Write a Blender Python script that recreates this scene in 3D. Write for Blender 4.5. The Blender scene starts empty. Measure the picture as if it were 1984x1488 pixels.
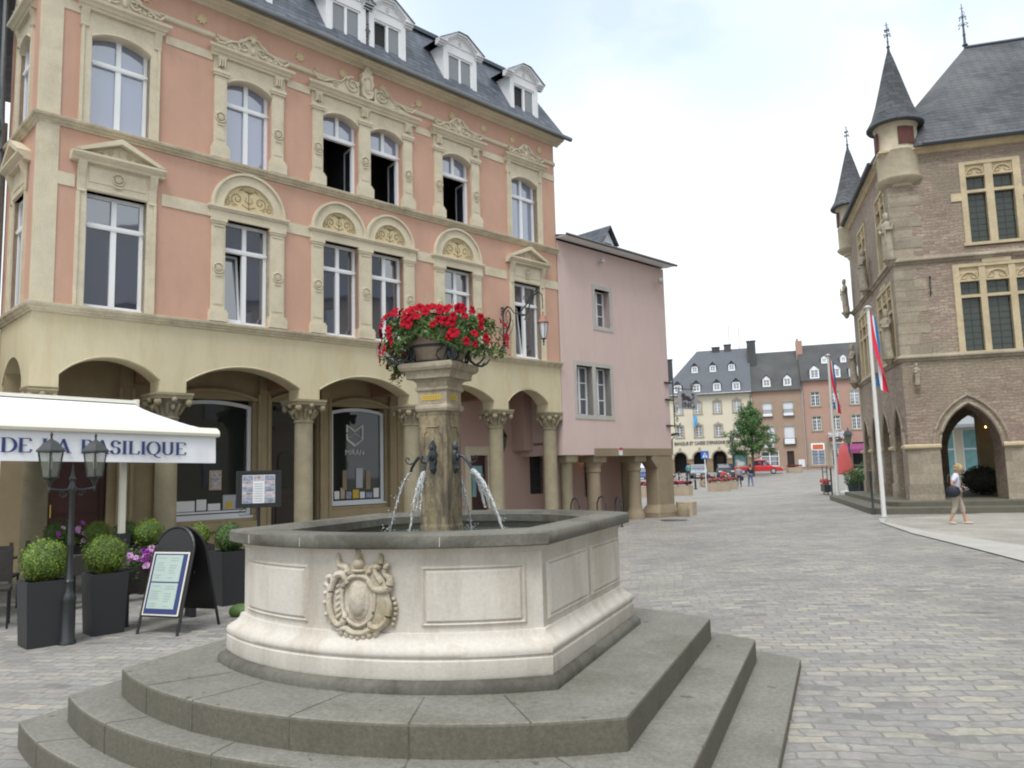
import bpy, bmesh, math, random
from math import sin, cos, pi, radians, sqrt, atan2
from mathutils import Vector, Matrix, Euler
random.seed(7)
sc = bpy.context.scene
COL = sc.collection

# ------------------------------------------------------------------ materials
MATS = {}
def new_mat(name):
    m = bpy.data.materials.new(name); m.use_nodes = True
    nt = m.node_tree; b = nt.nodes['Principled BSDF']
    return m, nt, b
def mixc(nt, fac, a, b):
    n = nt.nodes.new('ShaderNodeMix'); n.data_type = 'RGBA'
    if hasattr(fac, 'is_linked') or hasattr(fac, 'node'): nt.links.new(fac, n.inputs[0])
    else: n.inputs[0].default_value = fac
    for i, c in ((6, a), (7, b)):
        if hasattr(c, 'node'): nt.links.new(c, n.inputs[i])
        else: n.inputs[i].default_value = (*c, 1)
    return n.outputs[2]
def noise(nt, vec, scale, detail=4, rough=.6, sx=1, sy=1, sz=1):
    mp = nt.nodes.new('ShaderNodeMapping'); mp.inputs['Scale'].default_value = (sx, sy, sz)
    nt.links.new(vec, mp.inputs[0])
    n = nt.nodes.new('ShaderNodeTexNoise'); n.inputs['Scale'].default_value = scale
    n.inputs['Detail'].default_value = detail; n.inputs['Roughness'].default_value = rough
    nt.links.new(mp.outputs[0], n.inputs['Vector']); return n.outputs['Fac']
def ramp(nt, fac, p0, p1):
    r = nt.nodes.new('ShaderNodeMapRange'); r.inputs[1].default_value = p0; r.inputs[2].default_value = p1
    nt.links.new(fac, r.inputs[0]); return r.outputs[0]
def scl(c, k): return tuple(min(1, x*k) for x in c)
def mat(name, col, rough=.85, var=.12, scale=1.5, bump=.15, bscale=60, stain=None, stain_amt=.5, stain_thr=(.47, .66), streak=False, metallic=0, spec=None, island=0, fine=.0, emit=None, sscale=None, spots=None):
    m, nt, b = new_mat(name)
    tc = nt.nodes.new('ShaderNodeTexCoord'); v = tc.outputs['Object']
    n1 = noise(nt, v, scale)
    c = mixc(nt, ramp(nt, n1, .3, .7), scl(col, 1-var), scl(col, 1+var))
    if stain:
        n2 = noise(nt, v, sscale or (1.1 if not streak else 2.2), 6, .7, sz=.25 if streak else 1)
        f = ramp(nt, n2, *stain_thr)
        mm = nt.nodes.new('ShaderNodeMath'); mm.operation = 'MULTIPLY'; nt.links.new(f, mm.inputs[0]); mm.inputs[1].default_value = stain_amt; mm.use_clamp = True
        c = mixc(nt, mm.outputs[0], c, stain)
    if spots:
        n5 = noise(nt, v, spots[0], 2, .5); f5 = ramp(nt, n5, spots[1], spots[1]+.03)
        m5 = nt.nodes.new('ShaderNodeMath'); m5.operation = 'MULTIPLY'; m5.use_clamp = True; nt.links.new(f5, m5.inputs[0]); m5.inputs[1].default_value = .65; c = mixc(nt, m5.outputs[0], c, scl(col, .35))
    if fine:
        n3 = noise(nt, v, 45, 3, .7)
        c2 = mixc(nt, ramp(nt, n3, .35, .65), (1-fine,)*3, (1+fine,)*3)
        mu = nt.nodes.new('ShaderNodeMix'); mu.data_type = 'RGBA'; mu.blend_type = 'MULTIPLY'; mu.inputs[0].default_value = 1
        nt.links.new(c, mu.inputs[6]); nt.links.new(c2, mu.inputs[7]); c = mu.outputs[2]
    if island:
        g = nt.nodes.new('ShaderNodeNewGeometry')
        c2 = mixc(nt, g.outputs['Random Per Island'], (1-island,)*3, (1+island,)*3)
        mu = nt.nodes.new('ShaderNodeMix'); mu.data_type = 'RGBA'; mu.blend_type = 'MULTIPLY'; mu.inputs[0].default_value = 1
        nt.links.new(c, mu.inputs[6]); nt.links.new(c2, mu.inputs[7]); c = mu.outputs[2]
    nt.links.new(c, b.inputs['Base Color'])
    b.inputs['Roughness'].default_value = rough; b.inputs['Metallic'].default_value = metallic
    if spec is not None: b.inputs['Specular IOR Level'].default_value = spec
    if bump:
        bn = noise(nt, v, bscale, 3); bp = nt.nodes.new('ShaderNodeBump'); bp.inputs['Strength'].default_value = bump; bp.inputs['Distance'].default_value = .01
        nt.links.new(bn, bp.inputs['Height']); nt.links.new(bp.outputs[0], b.inputs['Normal'])
    if emit:
        b.inputs['Emission Color'].default_value = (*emit[0], 1); b.inputs['Emission Strength'].default_value = emit[1]
    MATS[name] = m; return m
def brickmat(name, c1, c2, mortar, w, h, msize=.008, var2=None, rough=.85, bump=.5, vertical=True, distort=.02, offset=.5, squash=1.0, rot=0, patch=None, bdist=.012, wear=.25):
    m, nt, b = new_mat(name)
    tc = nt.nodes.new('ShaderNodeTexCoord'); v = tc.outputs['Object']
    if vertical:
        s = nt.nodes.new('ShaderNodeSeparateXYZ'); nt.links.new(v, s.inputs[0])
        a = nt.nodes.new('ShaderNodeMath'); a.operation = 'ADD'; nt.links.new(s.outputs[0], a.inputs[0]); nt.links.new(s.outputs[1], a.inputs[1])
        cb = nt.nodes.new('ShaderNodeCombineXYZ'); nt.links.new(a.outputs[0], cb.inputs[0]); nt.links.new(s.outputs[2], cb.inputs[1]); vv = cb.outputs[0]
    else:
        mp = nt.nodes.new('ShaderNodeMapping'); mp.inputs['Rotation'].default_value = (0, 0, rot); nt.links.new(v, mp.inputs[0]); vv = mp.outputs[0]
    nz = nt.nodes.new('ShaderNodeTexNoise'); nz.inputs['Scale'].default_value = 1.6 if vertical else .55; nz.inputs['Detail'].default_value = 5; nz.inputs['Roughness'].default_value = .68; nt.links.new(v, nz.inputs['Vector'])
    ma = nt.nodes.new('ShaderNodeVectorMath'); ma.operation = 'SUBTRACT'; nt.links.new(nz.outputs['Color'], ma.inputs[0]); ma.inputs[1].default_value = (.5, .5, .5)
    ms = nt.nodes.new('ShaderNodeVectorMath'); ms.operation = 'SCALE'; nt.links.new(ma.outputs[0], ms.inputs[0]); ms.inputs['Scale'].default_value = distort
    ad = nt.nodes.new('ShaderNodeVectorMath'); ad.operation = 'ADD'; nt.links.new(vv, ad.inputs[0]); nt.links.new(ms.outputs[0], ad.inputs[1])
    br = nt.nodes.new('ShaderNodeTexBrick'); nt.links.new(ad.outputs[0], br.inputs['Vector'])
    br.inputs['Color1'].default_value = (0, 0, 0, 1); br.inputs['Color2'].default_value = (1, 1, 1, 1); br.inputs['Mortar'].default_value = (.5, .5, .5, 1)
    br.inputs['Scale'].default_value = 1; br.inputs['Mortar Size'].default_value = msize; br.inputs['Mortar Smooth'].default_value = .5
    br.inputs['Brick Width'].default_value = w; br.inputs['Row Height'].default_value = h; br.offset = offset; br.squash = squash
    rc = nt.nodes.new('ShaderNodeValToRGB'); cr = rc.color_ramp
    cols = [c1, c2] if not var2 else [c1, c2] + list(var2)
    while len(cr.elements) < len(cols): cr.elements.new(.5)
    for i, c in enumerate(cols): cr.elements[i].position = i/(len(cols)-1); cr.elements[i].color = (*c, 1)
    nt.links.new(br.outputs['Color'], rc.inputs[0]); c = rc.outputs[0]
    if patch:
        n2 = noise(nt, v, patch[1], 4); c = mixc(nt, ramp(nt, n2, .42, .6), c, patch[0])
    n3 = noise(nt, v, 14, 5, .7)
    c2_ = mixc(nt, ramp(nt, n3, .3, .7), (1-wear,)*3, (1+wear,)*3)
    mu = nt.nodes.new('ShaderNodeMix'); mu.data_type = 'RGBA'; mu.blend_type = 'MULTIPLY'; mu.inputs[0].default_value = 1
    nt.links.new(c, mu.inputs[6]); nt.links.new(c2_, mu.inputs[7]); c = mu.outputs[2]
    n4 = noise(nt, v, .45, 6, .7)
    c3_ = mixc(nt, ramp(nt, n4, .36, .64), (.80,)*3, (1.14,)*3)
    mu = nt.nodes.new('ShaderNodeMix'); mu.data_type = 'RGBA'; mu.blend_type = 'MULTIPLY'; mu.inputs[0].default_value = 1
    nt.links.new(c, mu.inputs[6]); nt.links.new(c3_, mu.inputs[7]); c = mu.outputs[2]
    c = mixc(nt, br.outputs['Fac'], c, mortar)
    nt.links.new(c, b.inputs['Base Color']); b.inputs['Roughness'].default_value = rough
    mh = nt.nodes.new('ShaderNodeMath'); mh.operation = 'SUBTRACT'; nt.links.new(n3, mh.inputs[0]); nt.links.new(br.outputs['Fac'], mh.inputs[1])
    bp = nt.nodes.new('ShaderNodeBump'); bp.inputs['Strength'].default_value = bump; bp.inputs['Distance'].default_value = bdist
    nt.links.new(mh.outputs[0], bp.inputs['Height']); nt.links.new(bp.outputs[0], b.inputs['Normal'])
    MATS[name] = m; return m
def glassmat(name, base=(.012, .014, .018), ior=2.2, rough=.03, wob=.02):
    m, nt, b = new_mat(name)
    b.inputs['Base Color'].default_value = (*base, 1); b.inputs['Roughness'].default_value = rough; b.inputs['IOR'].default_value = ior
    b.inputs['Specular IOR Level'].default_value = .5
    tc = nt.nodes.new('ShaderNodeTexCoord'); bn = noise(nt, tc.outputs['Object'], 1.3, 2); bp = nt.nodes.new('ShaderNodeBump'); bp.inputs['Strength'].default_value = 1; bp.inputs['Distance'].default_value = wob
    nt.links.new(bn, bp.inputs['Height']); nt.links.new(bp.outputs[0], b.inputs['Normal'])
    MATS[name] = m; return m

SALMON = mat('salmon_plaster', (.54, .328, .245), var=.07, scale=.8, stain=(.44, .27, .20), stain_amt=.4, streak=True, sscale=2.6, fine=.05)
CREAMST = mat('cream_dressed_stone', (.60, .535, .405), var=.08, scale=2.5, stain=(.36, .31, .2), stain_amt=.4, stain_thr=(.50, .68), fine=.08)
CREAMPL = mat('cream_arcade_plaster', (.57, .505, .345), var=.06, scale=.7, stain=(.46, .35, .19), stain_amt=.45, streak=True, fine=.04)
ORNAM = mat('ornament_stone', (.58, .48, .29), var=.1, scale=4, fine=.06)
INCISE = mat('incised_line', (.2, .15, .08), var=.1)
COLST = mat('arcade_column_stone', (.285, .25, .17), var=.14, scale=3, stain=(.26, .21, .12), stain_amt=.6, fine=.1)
COURSE = mat('weathered_string_course', (.53, .47, .345), var=.15, scale=4, stain=(.18, .15, .1), stain_amt=.45, stain_thr=(.50, .68), fine=.12)
WHITE = mat('white_paint', (.80, .82, .84), rough=.5, var=.03, bump=0)
WHITED = mat('white_dormer_wood', (.74, .75, .77), rough=.6, var=.05, bump=.05)
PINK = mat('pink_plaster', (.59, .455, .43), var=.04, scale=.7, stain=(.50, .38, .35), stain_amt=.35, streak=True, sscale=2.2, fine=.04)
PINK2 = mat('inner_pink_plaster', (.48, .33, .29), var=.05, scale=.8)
GREYST = mat('grey_window_stone', (.44, .42, .39), var=.08, scale=3, fine=.06)
BEAMST = mat('brown_pillar_stone', (.27, .215, .145), var=.18, scale=2.2, stain=(.17, .13, .08), stain_amt=.6, fine=.12)
DARK = mat('dark_interior', (.032, .031, .032), var=.1, bump=0)
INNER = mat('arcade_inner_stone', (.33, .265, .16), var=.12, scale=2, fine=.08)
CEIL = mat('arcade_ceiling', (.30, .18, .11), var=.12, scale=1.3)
DOORW = mat('dark_wood_door', (.03, .018, .014), rough=.45, var=.2, scale=4, bump=.05)
DOORR = mat('dark_red_door', (.045, .014, .012), rough=.4, var=.15, bump=.03)
GLASS = glassmat('window_glass', base=(.03,.038,.065), ior=3.0, wob=.0015)
CLEARP, _nt, _b = new_mat('clear_lantern_pane'); _b.inputs['Base Color'].default_value = (.30,.33,.26,1); _b.inputs['Roughness'].default_value = .08; _b.inputs['Alpha'].default_value = .38
GLASS2 = glassmat('sky_tinted_glass', base=(.18, .215, .34), ior=2.9, wob=.0015)  # sky reflection painted into the pale blue base colour of the upper panes
SHOPG = glassmat('shop_glass', base=(.018, .022, .022), ior=1.6, wob=.001)
SLATE = brickmat('slate_tiles', (.055, .067, .09), (.115, .13, .16), (.022, .026, .036), .26, .15, msize=.010, bump=.8, wear=.22, distort=.02, rough=.55)
SLATEB = mat('slate_trim', (.055, .065, .085), rough=.5, var=.15)
ZINC = mat('zinc', (.16, .17, .175), rough=.4, var=.15, metallic=.5, bump=.03)
RISER = mat('shaded_weathered_riser_stone', (.130, .120, .092), var=.18, scale=2, stain=(.07, .066, .045), stain_amt=.6, fine=.14, bump=.25, bscale=90, sscale=2)
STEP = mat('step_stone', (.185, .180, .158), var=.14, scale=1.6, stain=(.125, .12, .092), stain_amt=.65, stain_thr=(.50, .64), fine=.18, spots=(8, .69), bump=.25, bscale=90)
RIM = mat('rim_stone', (.145, .14, .118), var=.16, scale=2.4, stain=(.055, .05, .038), stain_amt=.8, stain_thr=(.45, .60), fine=.12, bump=.25)
BASIN = mat('pale_basin_stone', (.58, .54, .485), var=.06, scale=3, stain=(.40, .34, .265), stain_amt=.55, stain_thr=(.47, .64), streak=True, sscale=3.2, fine=.05, bump=.18, bscale=70)
CREST = mat('mossy_crest_stone', (.56, .51, .44), var=.1, scale=5, stain=(.27, .21, .10), stain_amt=.75, stain_thr=(.44, .60), fine=.14, bump=.4)
PILLAR = mat('stained_pillar_stone', (.27, .215, .13), var=.25, scale=3, stain=(.075, .065, .05), stain_amt=.9, stain_thr=(.42, .58), streak=True, sscale=9, fine=.14, bump=.3)
CAPST = mat('fountain_capital_stone', (.40, .34, .25), var=.18, scale=6, stain=(.15, .12, .08), stain_amt=.75, sscale=5, fine=.12, bump=.3)
WETST = mat('wet_dark_stone', (.05, .05, .035), rough=.35, var=.3, scale=5, stain=(.12, .11, .05), stain_amt=.6)
IRON = mat('black_iron', (.022, .026, .028), rough=.38, var=.2, bump=.05, spec=.6)
IRONB = mat('blue_black_iron', (.028, .038, .045), rough=.45, var=.2, bump=.05)
TERRA = mat('stone_bowl', (.30, .225, .17), var=.15, scale=5, fine=.12)
COPPER = mat('copper_lamp_roof', (.27, .12, .075), rough=.5, var=.15)
MILK = mat('milky_lamp_glass', (.62, .62, .66), rough=.3, var=.02, bump=0)
LAMPG = glassmat('lantern_glass', base=(.12, .13, .09), ior=1.45)
PLANT = mat('anthracite_planter', (.026, .027, .030), rough=.6, var=.08, bump=.1, bscale=120)
LEAF = mat('boxwood_leaf', (.135, .20, .022), rough=.6, var=.35, scale=9, island=.45, bump=0)
LEAFD = mat('dark_leaf', (.06, .12, .025), rough=.6, var=.3, scale=6, island=.4, bump=0)
LEAFT = mat('tree_leaf', (.075, .155, .045), rough=.6, var=.35, scale=1.2, island=.45, bump=0)
LEAFP = mat('petunia_leaf', (.065, .125, .025), rough=.6, var=.3, scale=9, island=.4, bump=0)
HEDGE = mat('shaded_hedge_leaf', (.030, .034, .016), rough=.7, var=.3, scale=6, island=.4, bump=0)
BARK = mat('bark', (.09, .07, .05), var=.2)
RED = mat('red_petal', (.33, .002, .014), rough=.8, spec=.2, var=.1, island=.25, bump=0)
REDC = mat('red_petal_throat', (.2, .0, .03), rough=.6, var=.1, bump=0)
PINKF = mat('pink_petal', (.62, .33, .60), rough=.5, var=.15, island=.4, bump=0)
PURPF = mat('purple_petal', (.35, .03, .38), rough=.5, var=.15, island=.3, bump=0)
SPRIG = mat('pale_sprig', (.42, .42, .26), rough=.6, var=.15, bump=0)
AWN = mat('white_awning_cloth', (.80, .82, .86), rough=.8, var=.03, scale=1.5, bump=.06)
AWNB = mat('cream_awning_metal', (.74, .71, .62), rough=.5, var=.03, bump=0)
NAVY = mat('navy_lettering', (.03, .045, .16), rough=.7, var=.05, bump=0)
BLACK = mat('black_paint', (.012, .012, .013), rough=.4, var=.1, bump=0)
PAPER = mat('mint_paper', (.42, .51, .47), rough=.6, var=.05, bump=0)
PAPERW = mat('white_paper', (.7, .7, .72), rough=.6, var=.05, bump=0)
INK = mat('faint_ink', (.28, .35, .35), rough=.7, var=.1, bump=0)
PHOTOA = mat('menu_photo_tint', (.40, .35, .38), rough=.5, var=.6, scale=22, bump=0)
PHOTOB = mat('menu_photo_blue', (.24, .27, .35), rough=.5, var=.6, scale=25, bump=0)
BRASS = mat('yellow_plaque_metal', (.55, .38, .05), rough=.4, var=.12, metallic=.2, bump=0)
ETCH = mat('etched_white', (.62, .62, .60), rough=.5, var=.05, bump=0)
HALLST = brickmat('hall_rubble_stone', (.265, .185, .155), (.355, .265, .217), (.31, .245, .195), .30, .095, msize=.009, var2=[(.38, .31, .24), (.285, .20, .17), (.41, .335, .26), (.31, .23, .195)], bump=.9, distort=.26, patch=((.30,.25,.185),.55), wear=.32, bdist=.03)
HALLCUT = brickmat('hall_ashlar_stone', (.31, .265, .20), (.36, .31, .24), (.27, .23, .175), .55, .31, msize=.006, var2=[(.26, .225, .17), (.31, .25, .195)], bump=.4, distort=.03, wear=.2)
HALLTR = mat('hall_tracery_stone', (.52, .43, .28), var=.12, scale=3, stain=(.32, .25, .15), stain_amt=.5, fine=.1)
HALLTU = mat('turret_stone', (.47, .41, .30), var=.12, scale=2.5, stain=(.3, .26, .18), stain_amt=.4, fine=.1)
STATUE = mat('statue_stone', (.36, .32, .25), var=.25, scale=6, stain=(.16, .14, .11), stain_amt=.7, fine=.15)
HALLRF = brickmat('hall_slate', (.05, .056, .066), (.088, .095, .104), (.026, .029, .035), .3, .16, msize=.009, bump=.7, wear=.25, distort=.03, patch=((.115, .12, .125), .5))
SHUT = mat('brown_shutter', (.10, .035, .028), var=.15, scale=5)
HALLG = glassmat('leaded_glass', base=(.045, .055, .045), ior=1.5, rough=.12)
CONCR = mat('planter_concrete', (.42, .34, .25), var=.1, scale=3, fine=.08)
BANKW = mat('bank_cream_plaster', (.62, .57, .455), var=.04, scale=.5)
BROWNW = mat('brown_plaster', (.34, .24, .18), var=.07, scale=.5, fine=.04)
HOTELW = mat('terracotta_plaster', (.40, .25, .20), var=.06, scale=.5, fine=.04)
FARST = mat('far_grey_stone', (.33, .29, .22), var=.1)
FARBR = mat('far_brown_base', (.25, .18, .11), var=.15, scale=2)
FARSL = mat('far_slate', (.085, .095, .115), var=.08, scale=.8, rough=.6, fine=.06)
FARSD = mat('far_dark_slate', (.05, .052, .055), var=.3, scale=.5, rough=.6, fine=.1)
SHUTW = mat('white_roller_shutter', (.66, .68, .72), var=.03)
ORANGE = mat('orange_sign', (.60, .14, .06), var=.05, bump=0)
FUCH = mat('fuchsia_awning', (.24, .05, .15), var=.08, bump=0)
CORAL = mat('coral_parasol', (.48, .09, .09), var=.08, bump=0)
CARR = mat('red_car_paint', (.55, .02, .03), rough=.25, var=.05, bump=0, spec=.7)
CARD = mat('dark_car_paint', (.04, .045, .055), rough=.25, var=.05, bump=0, spec=.7)
CARS = mat('silver_car_paint', (.25, .28, .32), rough=.25, var=.05, bump=0, spec=.7)
CARB = mat('blue_car_paint', (.03, .06, .2), rough=.25, var=.05, bump=0, spec=.7)
TYRE = mat('tyre_rubber', (.02, .02, .02), rough=.8, var=.1)
SKIN = mat('skin', (.50, .28, .20), rough=.6, var=.05, bump=0)
HAIRB = mat('blond_hair', (.42, .32, .18), rough=.7, var=.25, scale=25, bump=.6, bscale=80)
HAIRD = mat('dark_hair', (.05, .035, .025), rough=.7, var=.25, bump=.3)
CWHITE = mat('white_shirt', (.62, .64, .78), var=.06, bump=.1, bscale=30)
CBEIGE = mat('beige_trousers', (.42, .36, .30), var=.08, bump=.1, bscale=30)
CNAVY = mat('navy_cloth', (.03, .035, .06), var=.15)
CJEAN = mat('blue_jeans', (.10, .15, .27), var=.15)
CGREY = mat('grey_blue_shirt', (.26, .29, .36), var=.12)
CTEAL = mat('teal_jacket', (.04, .30, .36), var=.1)
CRED = mat('red_top', (.45, .03, .04), var=.1)
SHOE = mat('pale_shoes', (.55, .48, .36), var=.1)
BAG = mat('black_bag', (.012, .014, .03), rough=.6, var=.1)
POLEW = mat('white_pole', (.70, .70, .68), rough=.4, var=.03, bump=0)
FLR = mat('flag_red', (.62, .03, .07), var=.06, bump=0)
FLW = mat('flag_white', (.72, .72, .76), var=.04, bump=0)
FLB = mat('flag_blue', (.03, .19, .42), var=.06, bump=0)
FLLB = mat('pale_blue_flag', (.12, .40, .70), var=.06, bump=0)
SIGNG = mat('sign_grey_metal', (.38, .39, .42), rough=.5, var=.08, bump=0)
SIGND = mat('sign_dark_relief', (.06, .055, .06), rough=.5, var=.1, bump=0)
SIGNB = mat('traffic_sign_blue', (.02, .12, .48), rough=.5, var=.05, bump=0)
TEALP = mat('teal_panel_glass', (.20, .40, .42), rough=.3, var=.2, bump=0)
AMBER = mat('amber_lamp', (.8, .4, .1), emit=((1, .5, .15), 4), bump=0)
SPOT = mat('ceiling_spot', (.9, .9, 1), emit=((.9, .95, 1), 6), bump=0)
WICK = mat('dark_wicker', (.03, .026, .022), rough=.7, var=.3, scale=40, bump=.6, bscale=120)
COB = brickmat('cobblestone_setts', (.25, .236, .212), (.31, .292, .26), (.205, .197, .18), .235, .125, msize=.010, var2=[(.275, .256, .236), (.235, .232, .228), (.35, .322, .268), (.24, .236, .226), (.28, .258, .246), (.175, .172, .165)], bump=.6, vertical=False, distort=.42, rough=.75, rot=radians(8), wear=.2, bdist=.02)
PAVE = brickmat('paving_flags', (.31, .295, .26), (.36, .34, .30), (.25, .24, .22), .6, .4, msize=.008, bump=.3, vertical=False, distort=.05, rough=.8, wear=.12, rot=radians(15))
KERB = mat('kerb_stone', (.40, .39, .36), var=.08, scale=2, fine=.08)

# ------------------------------------------------------------------ mesh builder
class MB:
    def __init__(s, T=None): s.v = []; s.f = []; s.T = T
    def add(s, vs, fs):
        o = len(s.v)
        s.v += [s.T(*p) if s.T else tuple(p) for p in vs]
        s.f += [tuple(i+o for i in f) for f in fs]; return s
    def box(s, x0, x1, y0, y1, z0, z1):
        return s.add([(x0,y0,z0),(x1,y0,z0),(x1,y1,z0),(x0,y1,z0),(x0,y0,z1),(x1,y0,z1),(x1,y1,z1),(x0,y1,z1)],
                     [(0,3,2,1),(4,5,6,7),(0,1,5,4),(1,2,6,5),(2,3,7,6),(3,0,4,7)])
    def cb(s, cx, cy, cz, w, d, h): return s.box(cx-w/2, cx+w/2, cy-d/2, cy+d/2, cz-h/2, cz+h/2)
    def prism(s, poly, y0, y1):          # poly in xz
        n = len(poly)
        return s.add([(x,y0,z) for x,z in poly]+[(x,y1,z) for x,z in poly],
                     [tuple(range(n)), tuple(range(2*n-1,n-1,-1))]+[(i,i+n,(i+1)%n+n,(i+1)%n) for i in range(n)])
    def prismx(s, poly, x0, x1):         # poly in yz
        n = len(poly)
        return s.add([(x0,y,z) for y,z in poly]+[(x1,y,z) for y,z in poly],
                     [tuple(range(n)), tuple(range(2*n-1,n-1,-1))]+[(i,i+n,(i+1)%n+n,(i+1)%n) for i in range(n)])
    def prismz(s, poly, z0, z1):
        n = len(poly)
        return s.add([(x,y,z0) for x,y in poly]+[(x,y,z1) for x,y in poly],
                     [tuple(range(n-1,-1,-1)), tuple(range(n,2*n))]+[(i,(i+1)%n,(i+1)%n+n,i+n) for i in range(n)])
    def tube(s, pts, r, n=6, cap=True, flat=None):
        pts = [Vector(p) for p in pts]; m = len(pts)
        rs = r if isinstance(r, (list, tuple)) else [r]*m
        vs = []; up = Vector((0,0,1))
        for i in range(m):
            t = (pts[min(i+1,m-1)]-pts[max(i-1,0)])
            if t.length < 1e-9: t = Vector((0,0,1))
            t.normalize()
            a = t.cross(up if abs(t.z) < .95 else Vector((1,0,0))); a.normalize(); b = t.cross(a)
            for k in range(n):
                th = 2*pi*k/n; q = pts[i]+(a*cos(th)+b*sin(th))*rs[i]
                vs.append((q.x,q.y,q.z))
        fs = [(i*n+k, i*n+(k+1)%n, (i+1)*n+(k+1)%n, (i+1)*n+k) for i in range(m-1) for k in range(n)]
        if cap: fs += [tuple(range(n-1,-1,-1)), tuple(range((m-1)*n, m*n))]
        return s.add(vs, fs)
    def lathe(s, prof, cx=0, cy=0, n=16, sq=None, rot=0, ex=1, ey=1):
        vs = []
        for r, z in prof:
            for k in range(n):
                th = 2*pi*k/n+rot; vs.append((cx+r*cos(th)*ex, cy+r*sin(th)*ey, z))
        m = len(prof)
        fs = [(i*n+k, i*n+(k+1)%n, (i+1)*n+(k+1)%n, (i+1)*n+k) for i in range(m-1) for k in range(n)]
        fs += [tuple(range(n-1,-1,-1)), tuple(range((m-1)*n, m*n))]
        return s.add(vs, fs)
    def sqlathe(s, prof, cx=0, cy=0):     # square section profile, r = half width
        return s.lathe([(r*sqrt(2), z) for r, z in prof], cx, cy, 4, rot=pi/4)
    def ell(s, cx, cy, cz, rx, ry, rz, n=12, m=8):
        prof = [(max(sin(pi*i/m),.001), -cos(pi*i/m)) for i in range(m+1)]
        vs = [(cx+r*cos(2*pi*k/n)*rx, cy+r*sin(2*pi*k/n)*ry, cz+z*rz) for r, z in prof for k in range(n)]
        fs = [(i*n+k, i*n+(k+1)%n, (i+1)*n+(k+1)%n, (i+1)*n+k) for i in range(m) for k in range(n)]
        return s.add(vs, fs)
    def quad(s, *p): return s.add(p, [tuple(range(len(p)))])
    def wall(s, x0, x1, z0, z1, holes, y=0, rev=.25):
        xs = sorted({x0, x1, *[min(max(h[i],x0),x1) for h in holes for i in (0,1)]}); zs = sorted({z0, z1, *[min(max(h[i],z0),z1) for h in holes for i in (2,3)]})
        for i in range(len(xs)-1):
            for j in range(len(zs)-1):
                mx = (xs[i]+xs[i+1])/2; mz = (zs[j]+zs[j+1])/2
                if not any(h[0] < mx < h[1] and h[2] < mz < h[3] for h in holes):
                    s.quad((xs[i],y,zs[j]),(xs[i+1],y,zs[j]),(xs[i+1],y,zs[j+1]),(xs[i],y,zs[j+1]))
        for a, b, c, d in holes:
            for p, q in (((a,c),(a,d)),((a,d),(b,d)),((b,d),(b,c)),((b,c),(a,c))):
                s.quad((p[0],y,p[1]),(q[0],y,q[1]),(q[0],y+rev,q[1]),(p[0],y+rev,p[1]))
        return s
    def sweep(s, ring, prof, close=True):   # ring(off)->list of (x,y); prof list of (off,z)
        n = len(ring(0)); vs = []
        for off, z in prof: vs += [(x, y, z) for x, y in ring(off)]
        m = len(prof)
        s.add(vs, [(i*n+k, i*n+(k+1)%n, (i+1)*n+(k+1)%n, (i+1)*n+k) for i in range(m-1) for k in range(n)]); return s
    def build(s, name, m, parent=None, smooth=False, bevel=0, loc=None, rot=None, label=None, split=False):
        if split:
            par_ = list(range(len(s.v)))
            def find(a):
                while par_[a] != a: par_[a] = par_[par_[a]]; a = par_[a]
                return a
            for f in s.f:
                for k in f[1:]: par_[find(f[0])] = find(k)
            comp = {}
            for i in range(len(s.v)): comp.setdefault(find(i), []).append(i)
            gs = []
            for c in comp.values():
                lo = [min(s.v[i][k] for i in c)-.004 for k in range(3)]; hi = [max(s.v[i][k] for i in c)+.004 for k in range(3)]
                c = set(c); ch = True
                while ch:
                    ch = False
                    for g in gs:
                        if all(g[0][k] <= hi[k] and lo[k] <= g[1][k] for k in range(3)):
                            gs.remove(g); c |= g[2]; lo = [min(lo[k], g[0][k]) for k in range(3)]; hi = [max(hi[k], g[1][k]) for k in range(3)]; ch = True; break
                gs.append((lo, hi, c))
            if len(gs) > 1:
                r = None
                for g in gs:
                    q = MB(); ix = {i: j for j, i in enumerate(sorted(g[2]))}; q.v = [s.v[i] for i in sorted(g[2])]; q.f = [tuple(ix[i] for i in f) for f in s.f if f[0] in g[2]]
                    r = q.build(name, m, parent, smooth, bevel, loc, rot, label)
                return r
        me = bpy.data.meshes.new(name); me.from_pydata(s.v, [], s.f); me.validate()
        me.materials.append(m)
        if smooth:
            me.polygons.foreach_set('use_smooth', [True]*len(me.polygons))
            try: me.set_sharp_from_angle(angle=radians(45))
            except Exception: pass
        o = bpy.data.objects.new(name, me); COL.objects.link(o)
        if parent: o.parent = parent
        if loc: o.location = loc
        if rot: o.rotation_euler = rot
        if bevel:
            bv = o.modifiers.new('b', 'BEVEL'); bv.width = bevel; bv.segments = 2; bv.limit_method = 'ANGLE'; bv.angle_limit = radians(40)
        if label: o['label'] = label
        return o
def thing(name, label, cat, loc=(0,0,0), rz=0, group=None):
    o = bpy.data.objects.new(name, None); COL.objects.link(o); o.location = loc; o.rotation_euler = (0,0,rz)
    o.empty_display_size = .2
    o['label'] = label; o['category'] = cat
    if group: o['group'] = group
    return o
def tag(o, label, cat, group=None, kind=None):
    if label: o['label'] = label
    if cat: o['category'] = cat
    if group: o['group'] = group
    if kind: o['kind'] = kind
    return o
def struct(o): o['kind'] = 'structure'; return o
def kids(o): return [c for c in bpy.data.objects if c.parent == o]
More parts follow.
